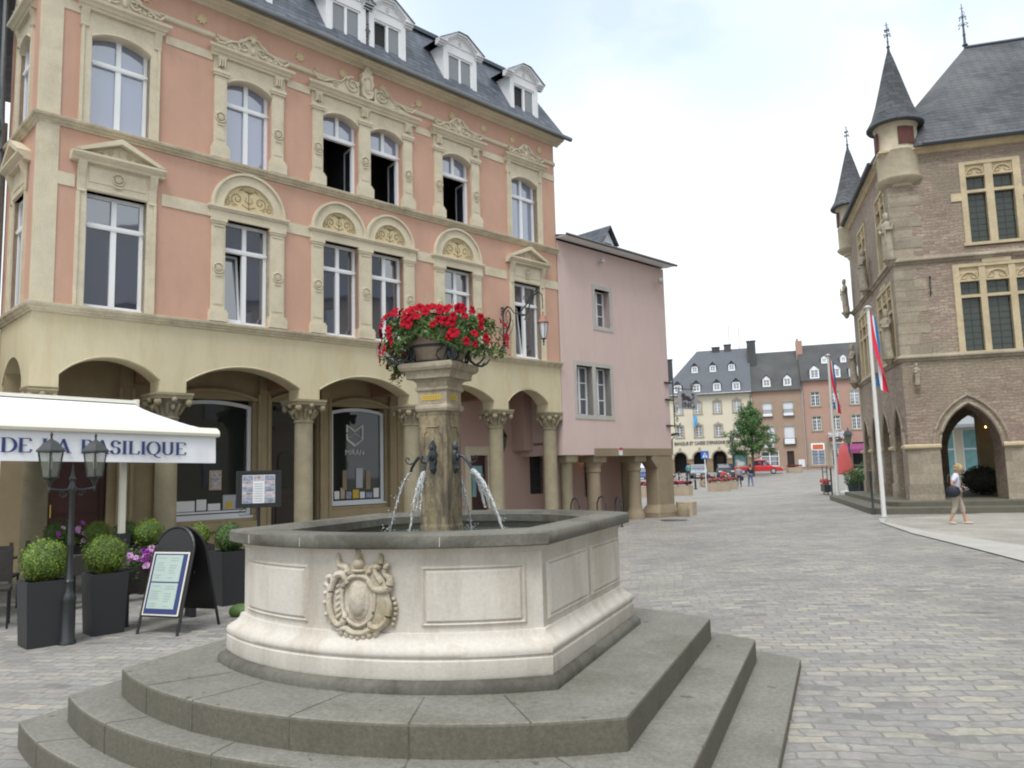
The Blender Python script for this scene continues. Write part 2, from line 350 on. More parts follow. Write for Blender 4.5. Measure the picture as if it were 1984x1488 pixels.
def dup(root, loc, rz, label, scale=None):
    r = root.copy(); COL.objects.link(r); r.location = loc; r.rotation_euler = (0,0,rz); r['label'] = label
    if scale: r.scale = scale
    for ch in kids(root):
        c = ch.copy(); COL.objects.link(c); c.parent = r
        for g in kids(ch):
            d = g.copy(); COL.objects.link(d); d.parent = c
    return r
def smooths(a, b, t):
    t = min(1, max(0, (t-a)/(b-a))); return t*t*(3-2*t)
def G(x, y): return .1*smooths(-1, 1.6, x-.35*(y-5)) + .88*smooths(60, 103, y)
def arc(x0, x1, zs, rise, n=16):      # from x0 to x1 upward bulging
    c = (x1-x0)/2; R = (c*c+rise*rise)/(2*rise); cx = (x0+x1)/2; cz = zs+rise-R; a = math.asin(min(1, c/R))
    if rise > c: a = pi-a
    return [(cx+R*sin(-a+2*a*i/n), cz+R*cos(-a+2*a*i/n)) for i in range(n+1)]
def pointed(x0, x1, zs, apex, n=8):
    w = (x1-x0)/2; h = apex-zs; R = (w*w+h*h)/(2*w); out = []
    a = math.asin(min(1, h/R)) if R > w else pi/2
    for i in range(n+1): t = a*i/n; out.append((x0+R-R*cos(t), zs+R*sin(t)))
    for i in range(n-1, -1, -1): t = a*i/n; out.append((x1-R+R*cos(t), zs+R*sin(t)))
    return out
def spiral(cx, cz, r0, r1, a0, turns, n=18, y=0):
    return [(cx+(r0+(r1-r0)*i/n)*cos(a0+turns*2*pi*i/n), y, cz+(r0+(r1-r0)*i/n)*sin(a0+turns*2*pi*i/n)) for i in range(n+1)]
# nib lettering: strokes of (x,z) polylines in unit height
def arcp(cx, cz, rx, rz, a0, a1, n=14): return [(cx+rx*cos(radians(a0+(a1-a0)*i/n)), cz+rz*sin(radians(a0+(a1-a0)*i/n))) for i in range(n+1)]
GL = {
 'D': (.78, [[(.16,.02),(.16,.98)], [(.16,.98),(.34,.98)]+arcp(.34,.5,.36,.48,90,-90)+[(.16,.02)]], [(.16,0),(.16,1)]),
 'E': (.68, [[(.16,.02),(.16,.98)], [(.16,.97),(.58,.97),(.6,.8)], [(.16,.5),(.46,.5)], [(.16,.03),(.6,.03),(.64,.22)]], [(.16,0),(.16,1)]),
 'L': (.66, [[(.16,.02),(.16,.98)], [(.16,.03),(.58,.03),(.62,.24)]], [(.16,0),(.16,1)]),
 'A': (.80, [[(.12,.02),(.38,.98)], [(.38,1.0),(.66,.02)], [(.22,.34),(.54,.34)]], [(.12,0),(.68,0)]),
 'B': (.72, [[(.16,.02),(.16,.98)], [(.16,.98),(.34,.98)]+arcp(.34,.755,.22,.225,90,-90)+[(.16,.53)], [(.16,.53),(.36,.53)]+arcp(.36,.275,.27,.255,90,-90)+[(.16,.02)]], [(.16,0),(.16,1)]),
 'S': (.60, [[(.50,.74),(.48,.92)], arcp(.3,.74,.19,.24,50,250)+arcp(.3,.26,.2,.26,70,-150), [(.1,.08),(.09,.28)]], []),
 'I': (.36, [[(.18,.02),(.18,.98)]], [(.18,0),(.18,1)]),
 'Q': (.82, [arcp(.4,.5,.33,.49,0,360,26), [(.42,.0),(.56,-.16),(.72,-.22),(.8,-.2)]], []),
 'U': (.80, [[(.16,.98),(.16,.3)]+arcp(.39,.3,.23,.28,180,360)+[(.62,.98)]], [(.16,1),(.62,1)]),
 'N': (.86, [[(.14,.02),(.14,.98)], [(.14,.98),(.68,.02)], [(.68,.02),(.68,.98)]], [(.14,0),(.68,1),(.14,1)]),
 'G': (.84, [arcp(.42,.5,.32,.48,45,330,22), [(.7,.44),(.7,.1)]], [(.66,.44)]),
}
def nib(mb, text, x0, z0, h, y, thick=.13, thin=.045, ysz=.006, flip=False):
    x = x0
    for ch in text:
        if ch == ' ': x += .42*h; continue
        w, strokes, serifs = GL[ch]
        for st in strokes:
            L = []; Rr = []
            for i, p in enumerate(st):
                q0 = st[max(i-1,0)]; q1 = st[min(i+1,len(st)-1)]
                dx, dz = q1[0]-q0[0], q1[1]-q0[1]; d = sqrt(dx*dx+dz*dz) or 1
                k = abs(dz/d); wd = thin+(thick-thin)*k**1.5
                if ch in 'A' and dx*dz > 0: wd *= .55
                nx, nz = -dz/d*wd/2, dx/d*wd/2
                L.append((x+(p[0]+nx)*h, z0+(p[1]+nz)*h)); Rr.append((x+(p[0]-nx)*h, z0+(p[1]-nz)*h))
            for i in range(len(st)-1):
                mb.quad((L[i][0],y,L[i][1]),(L[i+1][0],y,L[i+1][1]),(Rr[i+1][0],y,Rr[i+1][1]),(Rr[i][0],y,Rr[i][1]))
        for sx, sz in serifs:
            t = .045
            za, zb = (0,t) if sz == 0 else ((1-t,1) if sz == 1 else (sz,sz+t))
            mb.quad((x+(sx-.13)*h,y-.0006,z0+za*h),(x+(sx+.13)*h,y-.0006,z0+za*h),(x+(sx+.13)*h,y-.0006,z0+zb*h),(x+(sx-.13)*h,y-.0006,z0+zb*h))
        x += w*h
    return x
def textmesh(name, body, size, m, parent, loc, rot, extrude=.004, sx=1, offset=0, align='LEFT'):
    cu = bpy.data.curves.new(name, 'FONT'); cu.body = body; cu.size = size; cu.extrude = extrude; cu.offset = offset; cu.align_x = align
    o = bpy.data.objects.new(name+'_tmp', cu); COL.objects.link(o)
    bpy.context.view_layer.update()
    me = bpy.data.meshes.new_from_object(o.evaluated_get(bpy.context.evaluated_depsgraph_get()))
    bpy.data.objects.remove(o)
    me.materials.clear(); me.materials.append(m); me.name = name
    r = bpy.data.objects.new(name, me); COL.objects.link(r); r.parent = parent; r.location = loc; r.rotation_euler = rot; r.scale = (sx,1,1)
    return r
def leafball(mb, cx, cy, cz, R, n, size, squash=1.0, shell=.25, rough=.06):
    for _ in range(n):
        u = random.uniform(-1,1); th = random.uniform(0,2*pi); q = sqrt(1-u*u)
        lump = 1+rough*(sin(5*th+cz*3)*q+sin(7*u+th*2)+sin(11*th+4*u)*.7)
        r = R*lump*(1-shell*random.random()**2)
        c = Vector((cx+r*q*cos(th), cy+r*q*sin(th), cz+r*u*squash))
        nrm = Vector((q*cos(th)+random.uniform(-.7,.7), q*sin(th)+random.uniform(-.7,.7), u+random.uniform(-.6,.8))).normalized()
        a = nrm.cross(Vector((random.uniform(-1,1),random.uniform(-1,1),random.uniform(-1,1)))).normalized(); b = nrm.cross(a)
        s = size*random.uniform(.6,1.3)
        p = [c+a*s, c+b*s*.5, c-a*s*.9, c-b*s*.5]
        mb.add([tuple(k) for k in p], [(0,1,2,3)])
# ------------------------------------------------------------------ camera, world, sun
H = 1.65; F = 1520.; TH = math.atan(170/F); ROLL = .027
cam = bpy.data.cameras.new('camera'); co = bpy.data.objects.new('camera', cam); COL.objects.link(co)
cam.sensor_width = 36; cam.lens = 36*F/1984; cam.clip_end = 3000; cam.clip_start = .05
co.matrix_world = Matrix.Translation((0,0,H)) @ Matrix.Rotation(pi/2+TH, 4, 'X') @ Matrix.Rotation(-ROLL, 4, 'Z')
sc.camera = co
w = bpy.data.worlds.new('World'); sc.world = w; w.use_nodes = True; nt = w.node_tree
for n in list(nt.nodes): nt.nodes.remove(n)
SUN_EL, SUN_AZ = radians(60), radians(196)     # azimuth as compass bearing from +Y, clockwise
sky = nt.nodes.new('ShaderNodeTexSky'); sky.sky_type = 'NISHITA'; sky.sun_disc = False; sky.sun_elevation = SUN_EL; sky.sun_rotation = SUN_AZ; sky.dust_density = 2.5; sky.air_density = 1.2
bg1 = nt.nodes.new('ShaderNodeBackground'); bg1.inputs[1].default_value = .20; nt.links.new(sky.outputs[0], bg1.inputs[0])
tc = nt.nodes.new('ShaderNodeTexCoord')
sx = nt.nodes.new('ShaderNodeSeparateXYZ'); nt.links.new(tc.outputs['Generated'], sx.inputs[0])
# cloud deck: project direction on a plane overhead
mz = nt.nodes.new('ShaderNodeMath'); mz.operation = 'ADD'; nt.links.new(sx.outputs[2], mz.inputs[0]); mz.inputs[1].default_value = .25
dx = nt.nodes.new('ShaderNodeMath'); dx.operation = 'DIVIDE'; nt.links.new(sx.outputs[0], dx.inputs[0]); nt.links.new(mz.outputs[0], dx.inputs[1])
dy = nt.nodes.new('ShaderNodeMath'); dy.operation = 'DIVIDE'; nt.links.new(sx.outputs[1], dy.inputs[0]); nt.links.new(mz.outputs[0], dy.inputs[1])
cb = nt.nodes.new('ShaderNodeCombineXYZ'); nt.links.new(dx.outputs[0], cb.inputs[0]); nt.links.new(dy.outputs[0], cb.inputs[1])
def cnoise(scale, off, det=7, rg=.55):
    mp = nt.nodes.new('ShaderNodeMapping'); mp.inputs['Location'].default_value = off; nt.links.new(cb.outputs[0], mp.inputs[0])
    n = nt.nodes.new('ShaderNodeTexNoise'); n.inputs['Scale'].default_value = scale; n.inputs['Detail'].default_value = det; n.inputs['Roughness'].default_value = rg; nt.links.new(mp.outputs[0], n.inputs[0]); return n.outputs[0]
CLOUD_OFF = (5.3, .4, 0)
f1 = ramp(nt, cnoise(1.15, CLOUD_OFF), .30, .46)
for dv, amt in (((.0,.835,.55), .20), ((.26,.825,.50), .13)):
    dp_ = nt.nodes.new('ShaderNodeVectorMath'); dp_.operation = 'DOT_PRODUCT'; nt.links.new(tc.outputs['Generated'], dp_.inputs[0]); dp_.inputs[1].default_value = tuple(Vector(dv).normalized())
    mr_ = nt.nodes.new('ShaderNodeMapRange'); mr_.interpolation_type = 'SMOOTHSTEP'; mr_.inputs[1].default_value = .982; mr_.inputs[2].default_value = 1; mr_.inputs[3].default_value = 0; mr_.inputs[4].default_value = amt*5; nt.links.new(dp_.outputs['Value'], mr_.inputs[0])
    sb_ = nt.nodes.new('ShaderNodeMath'); sb_.operation = 'SUBTRACT'; sb_.use_clamp = True; nt.links.new(f1, sb_.inputs[0]); nt.links.new(mr_.outputs[0], sb_.inputs[1]); f1 = sb_.outputs[0]
shade = ramp(nt, cnoise(2.6, (7, 2, 1), 6), .3, .7)
cc = mixc(nt, shade, (.84, .94, 1.0), (.985, 1.0, 1.01))
bg2 = nt.nodes.new('ShaderNodeBackground'); bg2.inputs[1].default_value = .74; nt.links.new(cc, bg2.inputs[0])
thin = nt.nodes.new('ShaderNodeMath'); thin.operation = 'MULTIPLY_ADD'; nt.links.new(f1, thin.inputs[0]); thin.inputs[1].default_value = .55; thin.inputs[2].default_value = .45
ms = nt.nodes.new('ShaderNodeMixShader'); nt.links.new(thin.outputs[0], ms.inputs[0]); nt.links.new(bg1.outputs[0], ms.inputs[1]); nt.links.new(bg2.outputs[0], ms.inputs[2])
out = nt.nodes.new('ShaderNodeOutputWorld'); nt.links.new(ms.outputs[0], out.inputs[0])
sl = bpy.data.lights.new('sun', 'SUN'); sl.energy = 1.5; sl.angle = radians(24); sl.color = (1, .985, .955)
so = bpy.data.objects.new('sun', sl); COL.objects.link(so)
d = Vector((sin(SUN_AZ)*cos(SUN_EL), cos(SUN_AZ)*cos(SUN_EL), sin(SUN_EL)))
so.rotation_euler = d.to_track_quat('Z', 'Y').to_euler(); so.location = (0, -20, 40)
sc.view_settings.view_transform = 'Standard'; sc.view_settings.look = 'None'; sc.view_settings.exposure = .73; sc.view_settings.gamma = 1; sc.view_settings.use_curve_mapping = False
sc.cycles.max_bounces = 6; sc.cycles.diffuse_bounces = 4; sc.cycles.transmission_bounces = 6; sc.cycles.transparent_max_bounces = 8
sc.cycles.filter_width = 2.05; sc.cycles.caustics_reflective = False; sc.cycles.caustics_refractive = False
try: sc.cycles.sample_clamp_indirect = 6
except Exception: pass

# ------------------------------------------------------------------ ground
def grid_lines(lo, hi):
    L = []; x = lo
    while x < hi:
        L.append(x); ax = abs(x-(2 if True else 0)); x += .5 if ax < 12 else (2 if ax < 40 else (4 if ax < 120 else 30))
    L.append(hi); return L
gx = grid_lines(-300, 400); gy = grid_lines(-300, 900)
mb = MB(); nx = len(gx)
mb.add([(x, y, G(x, y)) for y in gy for x in gx], [(j*nx+i, j*nx+i+1, (j+1)*nx+i+1, (j+1)*nx+i) for j in range(len(gy)-1) for i in range(nx-1)])
struct(mb.build('ground', COB, smooth=True))
def sheet(name, poly, m, dz=.004):     # thin paving sheet that follows the ground
    xs = [p[0] for p in poly]; ys = [p[1] for p in poly]
    bm = bmesh.new(); bm.faces.new([bm.verts.new((x, y, 0)) for x, y in poly])
    L = max(max(xs)-min(xs), max(ys)-min(ys)); st = max(.5, L/40)
    for ax, lo, hi in ((0, min(xs), max(xs)), (1, min(ys), max(ys))):
        v = (math.floor(lo/st)+1)*st
        while v < hi:
            bmesh.ops.bisect_plane(bm, geom=bm.verts[:]+bm.edges[:]+bm.faces[:], plane_co=(v if ax == 0 else 0, v if ax else 0, 0), plane_no=(1,0,0) if ax == 0 else (0,1,0)); v += st
    for v in bm.verts: v.co.z = G(v.co.x, v.co.y)+dz
    me = bpy.data.meshes.new(name); bm.to_mesh(me); bm.free(); me.materials.append(m)
    o = bpy.data.objects.new(name, me); COL.objects.link(o); return struct(o)
sheet('pavement', [(9.47,20.4),(10.1,21.6),(16.5,23.9),(16.5,8),(8.99,8),(8.97,13.9),(8.99,17.2)], PAVE, .012)
kb = [(9.9,21.7),(9.3,20.3),(8.45,17),(7.95,14),(7.5,11.6),(7.2,8),(8.95,8),(8.93,13.9),(8.95,17.2),(9.45,20.4),(10.1,21.6)]
sheet('gutter_kerb', kb, KERB, .02)

# ------------------------------------------------------------------ fountain
def ringf(hw, hf, hb, bow, n=28, ch=0, bb=None):
    bb = bow if bb is None else bb
    def R(off):
        a = [(x, -z) for x, z in arc(-hw-off, hw+off, hf+off, bow, n)]
        b = [(x, z) for x, z in arc(-hw-off, hw+off, hb+off, bb, n)][::-1]
        return a+b
    return R
FR = radians(-22.5)
ft = thing('fountain', 'pale stone basin fountain on three grey steps with square spouting pillar', 'fountain', (-.481, 5.787, 0), FR)
def stepmesh(hw, hf, hb, bow, z0, z1):
    R = ringf(hw, hf, hb, bow, 36); m = MB(); p = R(0); m.prismz([(x,y) for x,y in p], z0, z1); return m
steps = [(2.27,1.60,1.45,.60,-.1,.16),(1.96,1.50,1.28,.56,.10,.32),(1.64,1.38,1.2,.50,.26,.48)]
for i, a in enumerate(steps):
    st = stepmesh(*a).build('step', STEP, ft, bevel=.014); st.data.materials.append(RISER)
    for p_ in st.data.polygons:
        if abs(p_.normal.z) < .3: p_.material_index = 1  # riser faces darker: shade of upright sides put into the colour, plus brown weathering
    j = MB(); hw, hf, hb, bow, z0, z1 = a; nxt = steps[i+1] if i < 2 else (1.2,1.07,1.0,.38)
    A = arc(-hw, hw, hf, bow, 60); B = arc(-nxt[0], nxt[0], nxt[1], nxt[3], 60)
    for k in ([7,20,33,47] if i == 0 else ([12,26,41,53] if i == 1 else [10,19,31,42,52])):
        (xa, za), (xb, zb) = A[k], B[min(60, max(0, k+(1 if k > 30 else -1)))]
        xb2, zb2 = xa+(xb-xa)*1.02, za+(zb-za)*.98
        ddx, ddy = xb2-xa, -(zb2-za); L = sqrt(ddx*ddx+ddy*ddy); px, py = -ddy/L*.004, ddx/L*.004
        j.quad((xa+px,-za+py,z1+.0015),(xb2+px,-zb2+py,z1+.0015),(xb2-px,-zb2-py,z1+.0015),(xa-px,-za-py,z1+.0015))
        x2, z2 = A[k+1]; tx, tz = x2-xa, -(z2-za); tl = sqrt(tx*tx+tz*tz); tx, tz = tx/tl*.0035, tz/tl*.0035
        oy = -.0025
        j.quad((xa-tx,-za-tz+oy,z1-.158),(xa+tx,-za+tz+oy,z1-.158),(xa+tx,-za+tz+oy,z1-.012),(xa-tx,-za-tz+oy,z1-.012))
    j.build('mortar_joint', RIM, ft, split=True)
RB = ringf(1.13, 1.0, .80, .38, 36, bb=.50)
MB().sweep(RB, [(.0,.475),(.045,.48),(.045,.512),(.03,.535),(.012,.545),(-.02,.545)]).build('plinth', RIM, ft, smooth=True)
bw = MB().sweep(RB, [(-.02,.543),(.002,.545),(.006,.56),(.006,.640),(-.002,.648),(-.002,.655),(.006,.662),(.008,.68),(.002,.70),(-.016,.715),(-.036,.73),(-.05,.75),(-.056,.775),(-.072,.779),(-.072,1.20),(-.06,1.215),(-.045,1.242)])
bw.build('basin_wall', BASIN, ft, smooth=True)
MB().sweep(RB, [(-.27,1.24),(-.27,.7)]).build('inner_wall', WETST, ft)
rm = MB().sweep(RB, [(-.04,1.238),(-.006,1.241),(0,1.248),(0,1.308),(-.010,1.319),(-.19,1.322),(-.20,1.312),(-.215,1.312),(-.225,1.300),(-.27,1.296),(-.27,1.22),(-.04,1.238)])
rm.build('rim', RIM, ft, smooth=True)
# rim joints
j = MB()
A = arc(-1.13, 1.13, 1.0, .38, 60)
for k in (10, 23, 45):
    xa, za = A[k]; j.quad((xa-.002,-za-.002,1.25),(xa+.002,-za-.002,1.25),(xa+.002,-za-.002,1.304),(xa-.002,-za-.002,1.304))
j.build('mortar_joint', BASIN, ft, split=True)
# raised panels following the bowed front and straight sides
def fpt(x, off):      # front surface point
    hw, hf, bow = 1.13-.072, 1.0-.072, .38
    R = (hw*hw+bow*bow)/(2*bow); cz = hf+bow-R
    return (x*(R+off)/R, -(cz+sqrt(R*R-x*x)*(R+off)/R))
pn = MB()
def fpanel(x0, x1, z0, z1, P):
    n = 14
    for off, e in ((.004, 0), (.016, .035)):
        for i in range(n):
            a = x0+e+(x1-x0-2*e)*i/n; b = x0+e+(x1-x0-2*e)*(i+1)/n
            pa, pb = P(a, off), P(b, off)
            if e: pn.quad((*pa, z0+e), (*pb, z0+e), (*pb, z1-e), (*pa, z1-e))
    loop = lambda e, off, z=0: [(*P(x0+e+(x1-x0-2*e)*i/n, off), z0+e) for i in range(n+1)]+[(*P(x1-e-(x1-x0-2*e)*i/n, off), z1-e) for i in range(n+1)]
    def strip(e0, o0, e1, o1):
        a, b = loop(e0, o0), loop(e1, o1)
        for i in range(len(a)):
            k = (i+1) % len(a); pn.quad(a[i], a[k], b[k], b[i])
    strip(0, 0, .012, .014); strip(.012, .014, .022, .002); strip(.022, .002, .035, .016)
fpanel(-.95, -.27, .81, 1.14, fpt); fpanel(.455, .985, .81, 1.14, fpt)
for x0, x1 in ((-.86,-.10),(-.01,.70)):
    fpanel(x0, x1, .81, 1.14, lambda t, off: (1.13-.072+off, t))
    fpanel(x0, x1, .81, 1.14, lambda t, off: (-(1.13-.072)-off, t))
pn.build('raised_panel', BASIN, ft, smooth=True, split=True)
# carved crest
cr = MB(); cx = .095; 
def CP(x, z, dy=0): p = fpt(cx+x*1.1, .004+dy); return (p[0], p[1], .965+z*1.08)
def C3(pts, r, dy=.0): cr.tube([CP(p[0], p[1], dy) for p in pts], r, 8)
def CE(x, z, rx, rz, ry=.03, dy=0, n=14): p = CP(x, z, dy); cr.ell(p[0], p[1], p[2], rx, ry, rz, n, 10)
def sm(pts, n=6):
    out = []
    for i in range(len(pts)-1):
        p0, p1, p2, p3 = pts[max(i-1,0)], pts[i], pts[i+1], pts[min(i+2,len(pts)-1)]
        for k in range(n):
            t = k/n; out.append(tuple(.5*((2*p1[q])+(-p0[q]+p2[q])*t+(2*p0[q]-5*p1[q]+4*p2[q]-p3[q])*t*t+(-p0[q]+3*p1[q]-3*p2[q]+p3[q])*t**3) for q in (0,1,2)))
    return out+[pts[-1]]
def S3(pts, dy=.01): q = sm(pts); C3([(p[0], p[1]) for p in q], [p[2] for p in q], dy)
CE(0, -.01, .20, .20, .012, 0, 24); CE(0, -.01, .062, .10, .058, 0, 22); CE(0, -.01, .080, .122, .034, 0, 22)
S3([(.0,.115,.012),(.045,.105,.013),(.085,.06,.012),(.095,-.02,.012),(.07,-.10,.012),(0,-.14,.013),(-.07,-.10,.012),(-.095,-.02,.012),(-.085,.06,.012),(-.045,.105,.013),(0,.115,.012)], .018)
# left: closed shell with rolled rim
S3([(-.06,.075,.014),(-.085,.118,.022),(-.125,.115,.022),(-.15,.07,.018),(-.172,0,.018),(-.165,-.08,.018),(-.13,-.135,.019),(-.095,-.135,.02),(-.075,-.10,.018),(-.08,-.07,.012)], .02)
S3([(-.185,.10,.018),(-.165,.105,.015),(-.15,.07,.010)], .016); S3([(-.205,.065,.02),(-.185,.055,.016),(-.18,0,.012),(-.185,-.06,.012)], .01)
for i, (x, z) in enumerate(((-.20,.02),(-.205,-.03),(-.195,-.09),(-.16,-.13))): CE(x, z, .017, .014, .018, .012, 8)
for i in range(6): S3([(-.10,.07-.03*i,.008),(-.135,.055-.032*i,.013)], .004)
# right: open shell ending in a curl
S3([(.055,.09,.012),(.09,.05,.018),(.14,.045,.022),(.17,.06,.026),(.175,.10,.020),(.15,.125,.014),(.155,.16,.016),(.175,.175,.010)], .02)
S3([(.165,.0,.016),(.172,-.05,.020),(.155,-.11,.020),(.115,-.145,.020),(.075,-.14,.020),(.07,-.115,.014)], .022)
S3([(.09,.165,.012),(.10,.12,.016),(.13,.08,.018)], .012)
for i in range(6): S3([(.09,.03-.028*i,.008),(.13,.015-.026*i,.014),(.15,-.0-.024*i,.010)], .006)
for i in range(6): CE(.19+.012*sin(i*.7), -.0-.026*i, .014, .012, .014, .006, 8)
# top finial on a stem, flame leaves
CE(0, .175, .036, .034, .04, .0); CE(0, .215, .02, .03, .03, 0); CE(0, .245, .03, .012, .026, 0); CE(0,.14,.045,.012,.03,.01)
for sg in (-1, 1): S3([(sg*.06,.12,.018),(sg*.075,.155,.022),(sg*.115,.165,.020),(sg*.125,.215,.012),(sg*.12,.24,.003)], .004); CE(sg*.065, .135, .014, .016, .03, .01, 8)
# bottom cushion
S3([(-.12,-.165,.014),(-.075,-.155,.018),(-.03,-.175,.018),(.03,-.175,.018),(.075,-.155,.018),(.12,-.165,.014)], .02)
for i in range(7): CE(-.10+.033*i, -.20+.010*abs(i-3)*.8, .024, .026, .034, .0, 10)
cr.build('carved_crest', CREST, ft, smooth=True)
mb = MB()
mb.prismz([(x*.999, y*.999) for x, y in RB(-.272)], .70, .75); mb.build('basin_floor', WETST, ft)
# pillar
PX, PY = -.06, -.01
MB().sqlathe([(.118,.74),(.118,1.27),(.113,1.29),(.113,2.07),(.118,2.085),(.118,2.10)], PX, PY).build('pillar_shaft', PILLAR, ft, bevel=.004)
m2 = MB()     # slightly sunk panels with eared tops
for sx_, ax in ((-1,1),(1,1),(-1,0),(1,0)):
    def P(t, z, o=.1145): return (PX+t, PY+sx_*o, z) if ax else (PX+sx_*o, PY+t, z)
    m2.tube([P(-.075,1.35),P(-.075,1.93),P(-.05,1.96),P(-.05,1.99),P(.05,1.99),P(.05,1.96),P(.075,1.93),P(.075,1.35)], .006, 5)
m2.build('panel_moulding', PILLAR, ft)
MB().sqlathe([(.118,2.10),(.128,2.108),(.134,2.125),(.132,2.145),(.118,2.155),(.122,2.16),(.119,2.165),(.119,2.245),(.122,2.25),(.134,2.258),(.134,2.275),(.122,2.285),(.126,2.315),(.145,2.335),(.180,2.34),(.183,2.375),(.190,2.39),(.212,2.40),(.222,2.42),(.222,2.445),(.215,2.455)], PX, PY).build('capital', CAPST, ft, bevel=.004)
for wx, ax in ((0,0),(1,1)):
    m = MB()
    if ax == 0: m.box(PX-.085, PX+.075, PY-.1225, PY-.119, 2.185, 2.225)
    else: m.box(PX+.119, PX+.1225, PY-.07, PY+.05, 2.185, 2.225)
    pq = m.build('brass_plaque', BRASS, ft)
    t_ = MB()
    for r_ in range(2):
        for k in range(7):
            z = 2.196+.014*r_; a = -.07+.02*k
            if ax == 0: t_.box(PX+a, PX+a+.013, PY-.1232, PY-.1225, z, z+.005)
            elif k < 5: t_.box(PX+.1225, PX+.1232, PY+a+.01, PY+a+.023, z, z+.005)
    t_.build('engraved_lines', INCISE, pq)
for k in range(4):
    e = MB(); ca, sa = [(0,-1),(1,0),(0,1),(-1,0)][k]
    def W(t, o, z): return (PX+ca*o-sa*t, PY+sa*o+ca*t, z)
    T = lambda x, y, z: W(x, y, z)
    e.T = T
    z0 = 1.77
    e.prism
    out = [(0,.125),(.018,.10),(.03,.075),(.022,.05),(.04,.02),(.03,-.01),(.035,-.04),(.02,-.06),(.028,-.085),(.02,-.11),(0,-.125)]
    poly = [(x, z0+z) for x, z in out]+[(-x, z0+z) for x, z in out[1:-1]][::-1]
    n = len(poly)
    e.add([(x,.114,z) for x,z in poly]+[(x*.8,.135,z0+(z-z0)*.9) for x,z in poly], [tuple(range(n)), tuple(range(2*n-1,n-1,-1))]+[(i,(i+1)%n,(i+1)%n+n,i+n) for i in range(n)])
    e.ell(0, .14, z0+.0, .022, .02, .028, 10, 6); e.ell(0, .138, z0-.085, .014, .012, .018, 8, 5); e.ell(0,.136,z0+.07,.014,.012,.02,8,5)
    pl = e.build('spout', IRONB, ft, smooth=True)
    p = MB(T); p.tube([(0,.13,z0+.0),(0,.16,z0+.012),(0,.19,z0+.0),(0,.22,z0-.035),(0,.245,z0-.075),(0,.252,z0-.10)], [.014,.014,.013,.012,.011,.012], 8)
    p.tube([(0,.19,z0-.01),(0,.225,z0-.035),(0,.255,z0-.045),(0,.285,z0-.035),(0,.297,z0-.012),(0,.285,z0+.006),(0,.268,z0+.0),(0,.268,z0-.014)], [.008,.007,.006,.006,.006,.006,.006,.008], 6)
    p.build('spout_pipe', IRONB, pl, smooth=True)
# water
WAT, nt_, b_ = new_mat('fountain_water')
b_.inputs['Base Color'].default_value = (.10,.13,.12,1); b_.inputs['Roughness'].default_value = .04; b_.inputs['IOR'].default_value = 1.33
tc_ = nt_.nodes.new('ShaderNodeTexCoord'); nn = noise(nt_, tc_.outputs['Object'], 14, 4, .6); bp_ = nt_.nodes.new('ShaderNodeBump'); bp_.inputs['Strength'].default_value = .8; bp_.inputs['Distance'].default_value = .03
nt_.links.new(nn, bp_.inputs['Height']); nt_.links.new(bp_.outputs[0], b_.inputs['Normal'])
ws = MB().prismz([(x*.998, y*.998) for x, y in RB(-.272)], 1.17, 1.19).build('water', WAT, None, loc=(-.481, 5.787, 0), rot=(0,0,FR)); struct(ws)
JET, nt_, b_ = new_mat('falling_water')
b_.inputs['Base Color'].default_value = (.88,.92,.95,1); b_.inputs['Roughness'].default_value = .08; b_.inputs['IOR'].default_value = 1.33; b_.inputs['Transmission Weight'].default_value = .68
tc_ = nt_.nodes.new('ShaderNodeTexCoord'); nn = noise(nt_, tc_.outputs['Object'], 60, 3, .6); bp_ = nt_.nodes.new('ShaderNodeBump'); bp_.inputs['Strength'].default_value = 1; bp_.inputs['Distance'].default_value = .02
nt_.links.new(nn, bp_.inputs['Height']); nt_.links.new(bp_.outputs[0], b_.inputs['Normal'])
JL = ['water jet falling toward the viewer from the front spout of the pillar','water jet falling from the right hand spout of the pillar','water jet falling behind the right edge of the pillar','water jet falling from the left hand spout of the pillar']
for k in range(4):
    ca, sa = [(0,-1),(1,0),(0,1),(-1,0)][k]; wide = [.014,.021,.013,.011][k]; ol = [.44,.52,.46,.46][k]
    def W(t, o, z): return (PX+ca*o-sa*t, PY+sa*o+ca*t, z)
    j = MB(W); z0 = 1.665
    for s_ in range(3 if k != 3 else 2):
        pts = []; rs = []
        sp = (s_-1)*.035*(1.6 if k == 1 else 1); reach = ol-.05*s_*(1.5 if k==1 else .5)
        for i in range(22):
            t = i/21; wob = .004*sin(i*1.9+s_*2+k)
            pts.append((sp*t*(1-t*.3)+wob, .252+(reach-.252)*t, z0-(z0-1.19)*(.25*t+.75*t*t)))
            rs.append((wide*(.75 if s_ else 1)*(1-.75*t)+.002)*(.75+.35*random.random()))
        cut = 16 if s_ else 22
        j.tube(pts[:cut], rs[:cut], 7)
    for _ in range(70):
        t = random.random()**.6; sp = random.gauss(0, .012+.018*t)
        j.ell(sp, .252+(ol-.252)*t+random.gauss(0,.008+.012*t), z0-(z0-1.195)*(.25*t+.75*t*t)+random.gauss(0,.01), *(3*[random.uniform(.0018,.005)]), 6, 4)
    for _ in range(40):    # splash
        a = random.uniform(0, 2*pi); r = random.uniform(0, .09)
        j.ell(r*cos(a), ol+r*sin(a), 1.193+random.random()**3*.07, *(3*[random.uniform(.002,.007)]), 6, 4)
    o = j.build('water_jet', JET, None, smooth=True, loc=(-.481, 5.787, 0), rot=(0,0,FR)); tag(o, JL[k], 'water jet', 'jets falling from the fountain pillar')
